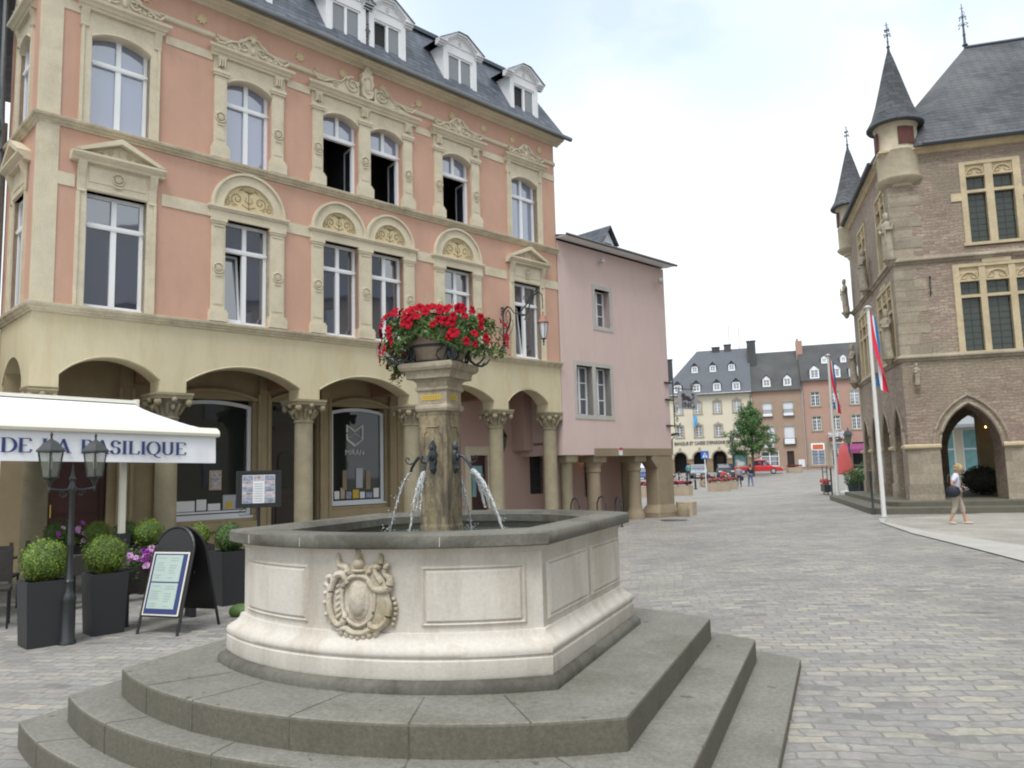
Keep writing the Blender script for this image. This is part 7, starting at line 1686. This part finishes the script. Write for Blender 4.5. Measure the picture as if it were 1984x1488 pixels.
# ------------------------------------------------------------------ vehicles
def car(x, y, rz, paint, label, kind='hatch', L=4.2, W=1.7, H_=1.42, name='parked_car', grp='cars on the far side of the square'):
    t = thing(name, label, 'car' if kind != 'pickup' else 'pickup', (x, y, G(x,y)), rz, grp)
    lo = [(-L/2,.35),(-L/2,.78),(-L/2+.12,.88),(-.15*L,.92),(.24*L,.92),(.45*L,.74),(L/2,.62),(L/2,.32)]
    m = MB(lambda a,b,c: (a,b,c)); m.prism(lo, -W/2, W/2); b = m.build('body', paint, t, bevel=.06)
    c0, c1 = (-.12*L, .28*L) if kind == 'pickup' else (-.46*L, .27*L)
    top = [(c0,.90),(c0+.12,H_-.05) if kind == 'pickup' else (c0+.35,H_-.08),(c0+.45,H_),(c1-.75,H_),(c1,.90)]
    m = MB(); n = len(top); k = .86
    m.add([(a,-W/2*(.97 if c < 1 else k),c) for a,c in top]+[(a,W/2*(.97 if c < 1 else k),c) for a,c in top], [tuple(range(n)), tuple(range(2*n-1,n-1,-1))]+[(i,i+n,(i+1)%n+n,(i+1)%n) for i in range(n)]); m.build('cabin', paint, t, bevel=.03)
    g = MB(); 
    for sg in (-1, 1):
        def S(a, c): return (a, sg*(W/2*(.97+(k-.97)*(c-.9)/(H_-.9))+.006), c)
        xm = (c0+c1)/2-.1; a0 = c0+(.18 if kind == 'pickup' else .42); g.quad(S(a0,.98),S(xm-.03,.98),S(xm-.03,H_-.12),S(a0+.12,H_-.12)); g.quad(S(xm+.04,.98),S(c1-.18,.98),S(c1-.72,H_-.12),S(xm+.04,H_-.12))
    d1 = Vector((c1-(c1-.75), 0, .9-H_)); 
    g.quad((c1-.06,-W/2*.86,.98),(c1-.06,W/2*.86,.98),(c1-.66,W/2*.78,H_-.08),(c1-.66,-W/2*.78,H_-.08)); g.v[-4:] = [(a+.03,b_,c+.02) for a,b_,c in g.v[-4:]]
    if kind != 'pickup': g.quad((c0+.05,-W/2*.84,.99),(c0+.05,W/2*.84,.99),(c0+.33,W/2*.76,H_-.1),(c0+.33,-W/2*.76,H_-.1)); g.v[-4:] = [(a-.03,b_,c+.02) for a,b_,c in g.v[-4:]]
    g.build('windows', GLASS, t)
    for sx_ in (-.31*L, .31*L):
        for sg in (-1, 1):
            w = MB(lambda a,b,c, sx_=sx_, sg=sg: (sx_+a, sg*(W/2-.10)+c*sg, .31+b)); w.lathe([(.31,-.1),(.31,.1),(.22,.11)], 0, 0, 18); wo = w.build('wheel', TYRE, t, smooth=True)
            w = MB(lambda a,b,c, sx_=sx_, sg=sg: (sx_+a, sg*(W/2-.10)+c*sg, .31+b)); w.lathe([(.2,.10),(.2,.118),(.05,.125)], 0, 0, 12); w.build('rim', SIGNG, wo)
    for sg in (-1, 1):
        h = MB(); h.cb(L/2-.02, sg*W*.36, .66, .08, .32, .13); h.build('headlight', MILK, t); h = MB(); h.cb(-L/2+.0, sg*W*.4, .75, .05, .2, .15); h.build('tail_light', CORAL, t)
    h = MB(); h.box(L/2-.03,L/2+.03,-W*.45,W*.45,.3,.48); h.build('bumper', SIGND, t); h = MB(); h.box(L/2+.03,L/2+.036,-.24,.24,.38,.48); h.build('number_plate', PAPERW, t)
    return t
car(27.3, 88.5, VRZ, CARR, 'bright red pickup parked behind the tree', 'pickup', 5.2, 1.75, 1.62, 'pickup_truck')
car(19.3, 82.5, radians(-105), CARS, 'silver car facing the square, left of the two parked before the bank arcade', L=4.1)
car(21.9, 82, radians(-102), CARD, 'dark car facing the square, just left of the walking couple', L=4.1)
car(12.2, 76, radians(-100), CARB, 'blue car with bright headlights seen between the pillars under the pink house', L=4.1)
MB().box(-1.7,-.2,.9,.95,1.3,3.0).build('window_poster', TEALP, bk); m = MB(); m.ell(-.9,.88,1.9,.5,.02,.3,10,6); m.ell(-1.3,.88,2.2,.3,.02,.25,10,6); m.build('poster_picture', PAPERW, bk)

# planters with flowers on the square
def sqplanter(x, y, L, rz, label, fl_label, col=CORAL, h=.55, D=.9):
    z = G(x, y); t = thing('stone_planter', label, 'planter', (x, y, z), rz, 'long stone flower planters on the square')
    m = MB(); q = .25; P = [(-L/2+q,-D/2),(L/2-q,-D/2),(L/2,-D/2+q),(L/2,D/2-q),(L/2-q,D/2),(-L/2+q,D/2),(-L/2,D/2-q),(-L/2,-D/2+q)]
    n = 8; m.add([(a*.94,b*.92,0) for a,b in P]+[(a,b,h) for a,b in P]+[(a*.9,b*.86,h) for a,b in P]+[(a*.9,b*.86,h-.1) for a,b in P], [(i+k*n,(i+1)%n+k*n,(i+1)%n+(k+1)*n,i+(k+1)*n) for k in range(3) for i in range(n)]+[tuple(range(3*n,4*n))]); m.build('tub', CONCR, t)
    f = thing('flower_bed', fl_label, 'flowers', (x, y, z+h), rz); s = MB(); leafball_n = 500
    for _ in range(leafball_n): a = random.uniform(-L/2*.9,L/2*.9); b = random.uniform(-D/2*.8,D/2*.8); r = random.uniform(.03,.06); c = (a, b, .08+random.random()*.2); s.add([(c[0]-r,c[1],c[2]),(c[0],c[1]-r,c[2]+r*.5),(c[0]+r,c[1],c[2]),(c[0],c[1]+r,c[2]+r*.4)], [(0,1,2,3)])
    tag(s.build('foliage', LEAFD, f), None, None, kind='stuff'); s = MB()
    for _ in range(70): a = random.uniform(-L/2*.92,L/2*.92); b = random.uniform(-D/2*.85,D/2*.85); s.ell(a, b, .12+random.random()*.16, *(3*[random.uniform(.03,.055)]), 6, 4)
    tag(s.build('blossoms', col, f), None, None, kind='stuff')
CORP = mat('pinkish_red_blossom', (.60,.08,.14), var=.3, scale=12, bump=0)
sqplanter(9.9, 46.6, 1.15, radians(-10), 'long stone planter just right of the pink house corner pillar', 'dark pink flowers in the planter nearest the pink house', CORP)
sqplanter(7.35, 45.8, 1.15, radians(-10), 'long stone planter seen between the pillars under the pink house', 'coral flowers seen between the pillars under the pink house', CORP)
sqplanter(13.55, 52.6, 1.6, radians(20), 'long stone planter left of the walking couple', 'red flowers in the long planter left of the walking couple', CORP)
sqplanter(15.3, 56.5, 1.3, radians(25), 'stone planter behind the long one left of the walking couple', 'red flowers close to the traffic sign', CORP)
sqplanter(15.6, 64, 1.3, radians(5), 'stone planter with pink flowers behind the traffic sign', 'pink flowers behind the traffic sign', CORP)
sqplanter(13.6, 70, 1.3, radians(5), 'small stone planter by the bicycles near the bank arcade', 'dull red flowers by the bicycles', CORP)
sqplanter(31.3, 88.3, 1.8, radians(-17), 'stone planter at the foot of the brown house right of the tree', 'red flowers right of the tree', CORP)
# bollards
b0 = None
for i, (px__, yb_, lb) in enumerate([(1299,48,'dark bollard beside the corner pillar of the pink house'),(1343,58,'dark bollard right of the nearest stone planter'),(1327,68,'dark bollard in front of the bicycles'),(1312,72,'dark bollard at the left of the bicycles'),(1355,66,'dark bollard left of the traffic sign'),(1371,60,'dark bollard at the foot of the traffic sign')]):
    X = (px__-996.)/1520*yb_; z = G(X, yb_)
    if b0 is None:
        b0 = thing('bollard', lb, 'bollard', (X, yb_, z), 0, 'dark bollards on the square'); m = MB(); m.lathe([(.12,0),(.12,.08),(.075,.12),(.07,.85),(.1,.88),(.1,.93),(.06,.98),(.07,1.02),(.02,1.08)], 0, 0, 10); m.build('post', IRONB, b0, smooth=True); m = MB(); m.lathe([(.082,.70),(.082,.76)], 0, 0, 10); m.build('ring', SIGNG, b0)
    else: dup(b0, (X, yb_, z), 0, lb)
ch_ = MB(); ch_.tube([((1299-996.)/1520*48+t*((1343-996.)/1520*58-(1299-996.)/1520*48), 48+10*t, .75-.5*sin(pi*t)*.8) for t in [i/12 for i in range(13)]], .02, 5); ch_ = ch_.build('bollard_chain', IRON, None); tag(ch_, 'chain slung between two dark bollards', 'chain')
# bicycles
def bike(x, y, rz, label):
    t = thing('bicycle', label, 'bicycle', (x, y, G(x,y)), rz, 'bicycles parked before the bank')
    for sx_ in (-.52,.52): m = MB(); m.tube([(sx_+.33*cos(a),0,.34+.33*sin(a)) for a in [2*pi*i/18 for i in range(19)]], .02, 5); [m.tube([(sx_,0,.34),(sx_+.33*cos(a),0,.34+.33*sin(a))], .005, 3) for a in [pi*i/4 for i in range(8)]]; m.build('wheel', TYRE, t)
    m = MB(); m.tube([(-.52,0,.34),(-.15,0,.85),(.38,0,.82),(-.05,0,.32),(-.52,0,.34)], .018, 5); m.tube([(-.05,0,.32),(-.18,0,.95)], .018, 5); m.tube([(.52,0,.34),(.36,0,.95)], .018, 5); m.build('frame', IRONB, t)
    m = MB(); m.ell(-.2,0,.97,.13,.07,.035,8,5); m.build('saddle', BLACK, t); m = MB(); m.tube([(.3,-.25,1.02),(.36,0,.98),(.3,.25,1.02)], .015, 5); m.build('handlebar', IRON, t); return t
b1 = bike(14.6, 71, radians(10), 'bicycle between the two bollards in front of the bank')
dup(b1, (13.4, 71.6, G(13,71)), radians(-8), 'bicycle at the left of the row near the pink house'); dup(b1, (15.6, 63, G(15,63)), radians(12), 'bicycle leaning beside the traffic sign'); dup(b1, (16.6, 60.5, 0), radians(100), 'bicycle end-on beside the long planter')
mh = MB().lathe([(.42,.012),(.42,.016)],0,0,20).build('manhole_cover', SIGND, None, loc=(4.95,24.9,0)); tag(mh, 'dark round manhole cover in the cobbles before the corner pillar', 'manhole cover')
# traffic sign, lamp posts
ts = thing('pedestrian_sign', 'blue square pedestrian crossing sign on a pale pole', 'traffic sign', (15.0, 62, 0), radians(5))
m = MB(); m.tube([(0,0,0),(0,0,2.3)], .04, 6); m.build('pole', POLEW, ts); m = MB(); m.box(-.31,.31,-.06,-.04,2.25,2.87); sp = m.build('plate', SIGNB, ts); m = MB(); m.prism([(-.22,2.35),(.22,2.35),(0,2.77)], -.068, -.06); tri = m.build('white_triangle', PAPERW, sp)
m = MB(); m.ell(0,-.075,2.64,.03,.01,.03,8,5); m.tube([(0,-.075,2.6),(.0,-.075,2.5),(-.06,-.075,2.38)], .018, 5); m.tube([(0,-.075,2.5),(.06,-.075,2.38)], .018, 5); m.tube([(-.06,-.075,2.52),(.06,-.075,2.56)], .012, 4); m.build('walking_figure', BLACK, sp)
def slamp(x, y, h, label):
    t = thing('street_lamp', label, 'street lamp', (x, y, G(x,y)), 0, 'old style lamps on the square'); m = MB(); m.lathe([(.16,0),(.14,.5),(.07,.6),(.05,h-.7),(.08,h-.65),(.04,h-.6)], 0, 0, 10); m.build('post', IRONB, t); m = MB(); m.lathe([(.14,h-.6),(.26,h-.1)], 0, 0, 6); m.build('panes', LAMPG, t); m = MB(); m.lathe([(.33,h-.1),(.2,h+.1),(.05,h+.2),(.02,h+.35)], 0, 0, 6); m.build('lamp_roof', IRONB, t)
slamp(22.2, 80, 4.2, 'dark street lamp left of the tree, in front of the bank'); slamp(20.0, 47.0, 3.3, 'dark street lamp at the far end of the town hall, before the far row')
# pale blue flag on bank
lf = thing('pale_blue_flag', 'pale blue pennant hanging below the bank sign, on the bank facade', 'flag', VW(-6.35,-.6,8.1), VRZ); m = MB(); 
for i in range(8):
    for j_ in range(4):
        P = lambda u, v: (.55*(u-.3)*(.4+.6*sin(pi*min(1,v+.15))), .12*sin(u*6+v*3), -1.55*v+.2*u)
        m.quad(P(j_/4,i/8),P((j_+1)/4,i/8),P((j_+1)/4,(i+1)/8),P(j_/4,(i+1)/8))
m.build('cloth', FLLB, lf, smooth=True); m = MB(); m.tube([(0,.6,-.9),(.0,0,.1)], .03, 5); m.build('pole', POLEW, lf)
# ------------------------------------------------------------------ people
def skinobj(name, chain, m, parent, sub=2, root=0):
    """chain: dict name->(pos, radius, parentname)"""
    names = list(chain); idx = {n: i for i, n in enumerate(names)}
    bm = bmesh.new(); lay = bm.verts.layers.skin.verify(); vs = []
    for n in names: v = bm.verts.new(chain[n][0]); r = chain[n][1]; r = r if isinstance(r, tuple) else (r, r); v[lay].radius = r; v[lay].use_root = (n == names[root]); vs.append(v)
    for n in names:
        p = chain[n][2]
        if p is not None and p in idx: bm.edges.new((vs[idx[p]], vs[idx[n]]))
    me = bpy.data.meshes.new(name); bm.to_mesh(me); bm.free(); me.materials.append(m)
    for p in me.polygons: p.use_smooth = True
    o = bpy.data.objects.new(name, me); COL.objects.link(o); o.parent = parent
    s = o.modifiers.new('skin', 'SKIN'); s.use_smooth_shade = True; b = o.modifiers.new('sub', 'SUBSURF'); b.levels = sub; b.render_levels = sub
    return o
def person(label, loc, rz, h, top, legs, hair, pose, group=None, hairlong=.1, shoes=SHOE, detail=False, sleeve=True, capri=False):
    t = thing('person', label, 'person', loc, rz, group); k = h/1.70
    P = dict(head=(0,-.02,1.58), neck=(0,.0,1.44), chest=(0,.0,1.28), waist=(0,0,1.06), hips=(0,0,.93),
             shL=(.17,0,1.38), elL=(.21,.02,1.12), haL=(.20,-.08,.88), shR=(-.17,0,1.38), elR=(-.21,.02,1.12), haR=(-.20,-.08,.88),
             hpL=(.09,0,.88), knL=(.10,-.02,.48), anL=(.10,.02,.09), toL=(.11,-.14,.04), hpR=(-.09,0,.88), knR=(-.10,-.02,.48), anR=(-.10,.02,.09), toR=(-.11,-.14,.04))
    P.update(pose); P = {a: tuple(q*k for q in b) for a, b in P.items()}; V = lambda n: Vector(P[n])
    R = lambda r: r*k
    ch = {'hips': (P['hips'], (R(.135),R(.10)), None), 'waist': (P['waist'], (R(.12),R(.09)), 'hips'), 'chest': (P['chest'], (R(.145),R(.10)), 'waist'), 'neck': (P['neck'], R(.052), 'chest'), 'jaw': (tuple(V('neck').lerp(V('head'), .55)), R(.062), 'neck'), 'head': (P['head'], (R(.080),R(.095)), 'jaw'), 'crown': (tuple(V('head')+Vector((0,0,.075*k))), R(.062), 'head')}
    for s in 'LR':
        ch['sh'+s] = (P['sh'+s], R(.062), 'chest'); ch['el'+s] = (P['el'+s], R(.043), 'sh'+s); wr = V('el'+s).lerp(V('ha'+s), .82); ch['wr'+s] = (tuple(wr), R(.028), 'el'+s); ch['ha'+s] = (P['ha'+s], (R(.036),R(.018)), 'wr'+s)
        d_ = (V('ha'+s)-wr).normalized(); side = Vector((0,1,0)).cross(d_) if abs(d_.y) < .9 else Vector((1,0,0)); side.normalize()
        if detail:
            for i, (o_, L) in enumerate(((-.027,.07),(-.009,.082),(.009,.078),(.026,.062))):
                b_ = V('ha'+s)+side*o_*k+d_*.02*k; ch['f%d%s' % (i,s)] = (tuple(b_), R(.009), 'ha'+s); ch['g%d%s' % (i,s)] = (tuple(b_+d_*L*.5*k), R(.008), 'f%d%s' % (i,s)); ch['t%d%s' % (i,s)] = (tuple(b_+d_*L*k+Vector((0,-.012*k,0))), R(.007), 'g%d%s' % (i,s))
            b_ = wr+side*.03*k; ch['th'+s] = (tuple(b_+d_*.03*k), R(.011), 'wr'+s); ch['tt'+s] = (tuple(b_+side*.015*k+d_*.075*k), R(.009), 'th'+s)
        ch['hp'+s] = (P['hp'+s], R(.085), 'hips'); ch['kn'+s] = (P['kn'+s], R(.055), 'hp'+s); ch['an'+s] = (P['an'+s], R(.038), 'kn'+s); ch['to'+s] = (P['to'+s], (R(.045),R(.028)), 'an'+s)
    body = skinobj('body', ch, SKIN, t)
    # clothes
    tc_ = {'hips': (tuple(V('hips')+Vector((0,0,-.02*k))), (R(.152),R(.118)), None), 'waist': (P['waist'], (R(.138),R(.108)), 'hips'), 'chest': (P['chest'], (R(.158),R(.116)), 'waist'), 'nk': (tuple(V('chest').lerp(V('neck'), .6)), (R(.10),R(.08)), 'chest')}
    for s in 'LR':
        tc_['sh'+s] = (P['sh'+s], R(.077), 'chest'); q = .75 if not sleeve else 1.0; tc_['el'+s] = (tuple(V('sh'+s).lerp(V('el'+s), q)), R(.060), 'sh'+s)
        if sleeve: tc_['wr'+s] = (tuple(V('el'+s).lerp(V('ha'+s), .8)), R(.045), 'el'+s)
    skinobj('top', tc_, top, t)
    lg = {'hips': (tuple(V('hips')+Vector((0,0,.01*k))), (R(.146),R(.112)), None)}
    for s in 'LR':
        lg['hp'+s] = (P['hp'+s], R(.098), 'hips'); lg['kn'+s] = (P['kn'+s], R(.072), 'hp'+s); lg['an'+s] = (tuple(V('kn'+s).lerp(V('an'+s), .5 if capri else .95)), R(.064 if capri else .055), 'kn'+s)
    skinobj('trousers', lg, legs, t)
    for s in 'LR':
        sh = {'a': (tuple(V('an'+s)+Vector((0,.03*k,-.045*k))), R(.045), None), 'b': (tuple((V('an'+s)+V('to'+s))/2+Vector((0,0,-.02*k))), (R(.048),R(.036)), 'a'), 'c': (tuple(V('to'+s)+Vector((0,-.03*k,-.002))), (R(.042),R(.028)), 'b')}
        skinobj('shoe', sh, shoes, t, 1)
    hm = MB(); h0 = V('head'); random.seed(3)
    rr = .112 if detail else .102
    hm.ell(h0.x, h0.y+.028*k, h0.z+.035*k, rr*k, (rr+.012)*k, (rr+.002)*k, 18, 12)
    if detail:
        for _ in range(60): a = random.uniform(0,2*pi); u = random.uniform(-.5,1); q = sqrt(1-u*u); hm.ell(h0.x+rr*k*q*cos(a), h0.y+.035*k+rr*k*abs(q)*sin(a)*(1 if sin(a) > -.2 else .2), h0.z+.035*k+rr*k*u, .026*k,.026*k,.022*k,6,4)
    hm.tube([(h0.x,h0.y+.05*k,h0.z),(h0.x,h0.y+.06*k,h0.z-hairlong*k)], [.085*k,.06*k], 10)
    hm.build('hair', hair, t, smooth=True)
    if detail:
        fm = MB(); fm.tube([(h0.x,h0.y-.088*k,h0.z+.02*k),(h0.x,h0.y-.108*k,h0.z-.015*k),(h0.x,h0.y-.09*k,h0.z-.022*k)], [.008*k,.014*k,.008*k], 6); fm.build('nose', SKIN, t, smooth=True)
        fm = MB(); [fm.ell(h0.x+sg*.030*k, h0.y-.088*k, h0.z+.012*k, .010*k,.006*k,.006*k,8,5) for sg in (-1,1)]; fm.build('eyes', BLACK, t); fm = MB(); fm.ell(h0.x, h0.y-.088*k, h0.z-.048*k, .022*k,.006*k,.006*k,8,5); fm.build('mouth', CRED, t)
        [MB().ell(h0.x+sg*.083*k, h0.y+.005*k, h0.z, .012*k,.018*k,.028*k,8,6).build('ear', SKIN, t, smooth=True) for sg in (-1,1)]
    return t, P
wz = G(10.7, 19.2)
wloc = (10.62, 19.1, wz)
wt, P = person('blond woman in white top and beige cropped trousers walking beside the town hall', wloc, radians(62), 1.46, CWHITE, CBEIGE, HAIRB,
    dict(head=(0,-.14,1.54), neck=(0,-.04,1.42), chest=(0,-.03,1.27), elL=(.24,.06,1.14), haL=(.20,-.16,1.06), elR=(-.25,.10,1.14), haR=(-.20,-.08,.98), shL=(.17,-.02,1.36), shR=(-.17,-.02,1.36),
         knL=(.10,-.12,.50), anL=(.10,-.17,.10), toL=(.11,-.33,.05), knR=(-.09,.06,.47), anR=(-.09,.20,.11), toR=(-.10,.07,.04)), detail=True, sleeve=False, hairlong=.06, capri=True)
hb = thing('shoulder_bag', 'black shoulder bag hanging at the woman\'s hip', 'bag', (wloc[0], wloc[1], wz), radians(62))
m = MB(); m.ell(-.26,.06,.80,.07,.155,.14,14,10); m.box(-.31,-.21,-.07,.19,.80,.90); m.build('bag', BAG, hb, smooth=True); m = MB(); m.tube([(-.26,-.12,.86),(-.22,-.12,1.05),(-.12,-.12,1.22),(.05,-.1,1.2),(.02,.12,1.2),(-.14,.14,1.2),(-.24,.16,1.02),(-.26,.18,.86)], .010, 6); m.build('strap', BLACK, hb)
walk = dict(knL=(.10,-.10,.48), anL=(.10,-.12,.10), toL=(.11,-.26,.05), knR=(-.10,.05,.47), anR=(-.10,.18,.10), toR=(-.10,.06,.04))
person('person in grey blue shirt and dark trousers, left of the walking couple', (17.45,61.5,0), radians(175), 1.66, CGREY, CNAVY, HAIRB, dict(walk, elR=(-.28,.0,1.15)), 'couple walking on the square', sleeve=False, shoes=BLACK)
person('person in dark jacket and blue jeans, right of the walking couple', (18.55,62.2,0), radians(190), 1.74, BAG, CJEAN, HAIRD, dict(walk, elL=(.30,.0,1.15)), 'couple walking on the square', shoes=BLACK)
m = MB(); m.ell(0,0,0,.13,.09,.2,10,8); o = m.build('dark_bag', BAG, None, loc=(17.82,61.95,.66), smooth=True); tag(o, 'dark bag carried at the hip by the left person of the couple', 'bag')
person('person in a teal jacket standing before the left bank arch', (17.2,78,G(17,78)), radians(180), 1.72, CTEAL, CNAVY, HAIRD, {}, shoes=BLACK)
person('person in a red top seen behind the pillars under the pink house', (6.9,57,0), radians(160), 1.7, CRED, CJEAN, HAIRD, dict(walk), shoes=BLACK)
person('cyclist in a dark red top bending over near the long planter', (15.35,58.5,0), radians(120), 1.65, CRED, CNAVY, HAIRD, dict(head=(0,-.40,1.30), neck=(0,-.3,1.22), chest=(0,-.2,1.14), shL=(.17,-.22,1.2), shR=(-.17,-.22,1.2), elL=(.2,-.34,1.0), elR=(-.2,-.34,1.0), haL=(.16,-.46,.9), haR=(-.16,-.46,.9)), shoes=BLACK)
# motorbikes / tables beside the hall end
mo = thing('motorcycle', 'dark motorcycle parked at the far end of the town hall steps', 'motorcycle', (18.2, 39.6, G(18,39)), radians(20))
for sx_ in (-.62,.66): m = MB(); m.tube([(sx_+.27*cos(a),0,.31+.27*sin(a)) for a in [2*pi*i/18 for i in range(19)]], .055, 7); m.tube([(sx_,-.05,.31),(sx_,.05,.31)], .12, 8); m.build('wheel', TYRE, mo)
m = MB(); m.ell(0,0,.52,.34,.16,.2,12,8); m.ell(.15,0,.80,.25,.15,.13,12,8); m.tube([(.66,0,.31),(.45,0,.98)], .04, 6); m.tube([(-.62,0,.31),(-.1,0,.45)], .04, 6); m.build('frame', CARD, mo, smooth=True)
m = MB(); m.ell(-.35,0,.82,.34,.13,.07,12,6); m.build('seat', BLACK, mo, smooth=True); m = MB(); m.tube([(.35,-.36,1.02),(.45,-.1,1.0),(.45,.1,1.0),(.35,.36,1.02)], .02, 6); m.build('handlebar', IRON, mo); m = MB(); m.ell(.55,0,.88,.1,.09,.1,10,6); m.build('headlight', MILK, mo); m = MB(); m.ell(-.72,0,.98,.16,.18,.15,12,8); m.build('top_case', CARS, mo, smooth=True)
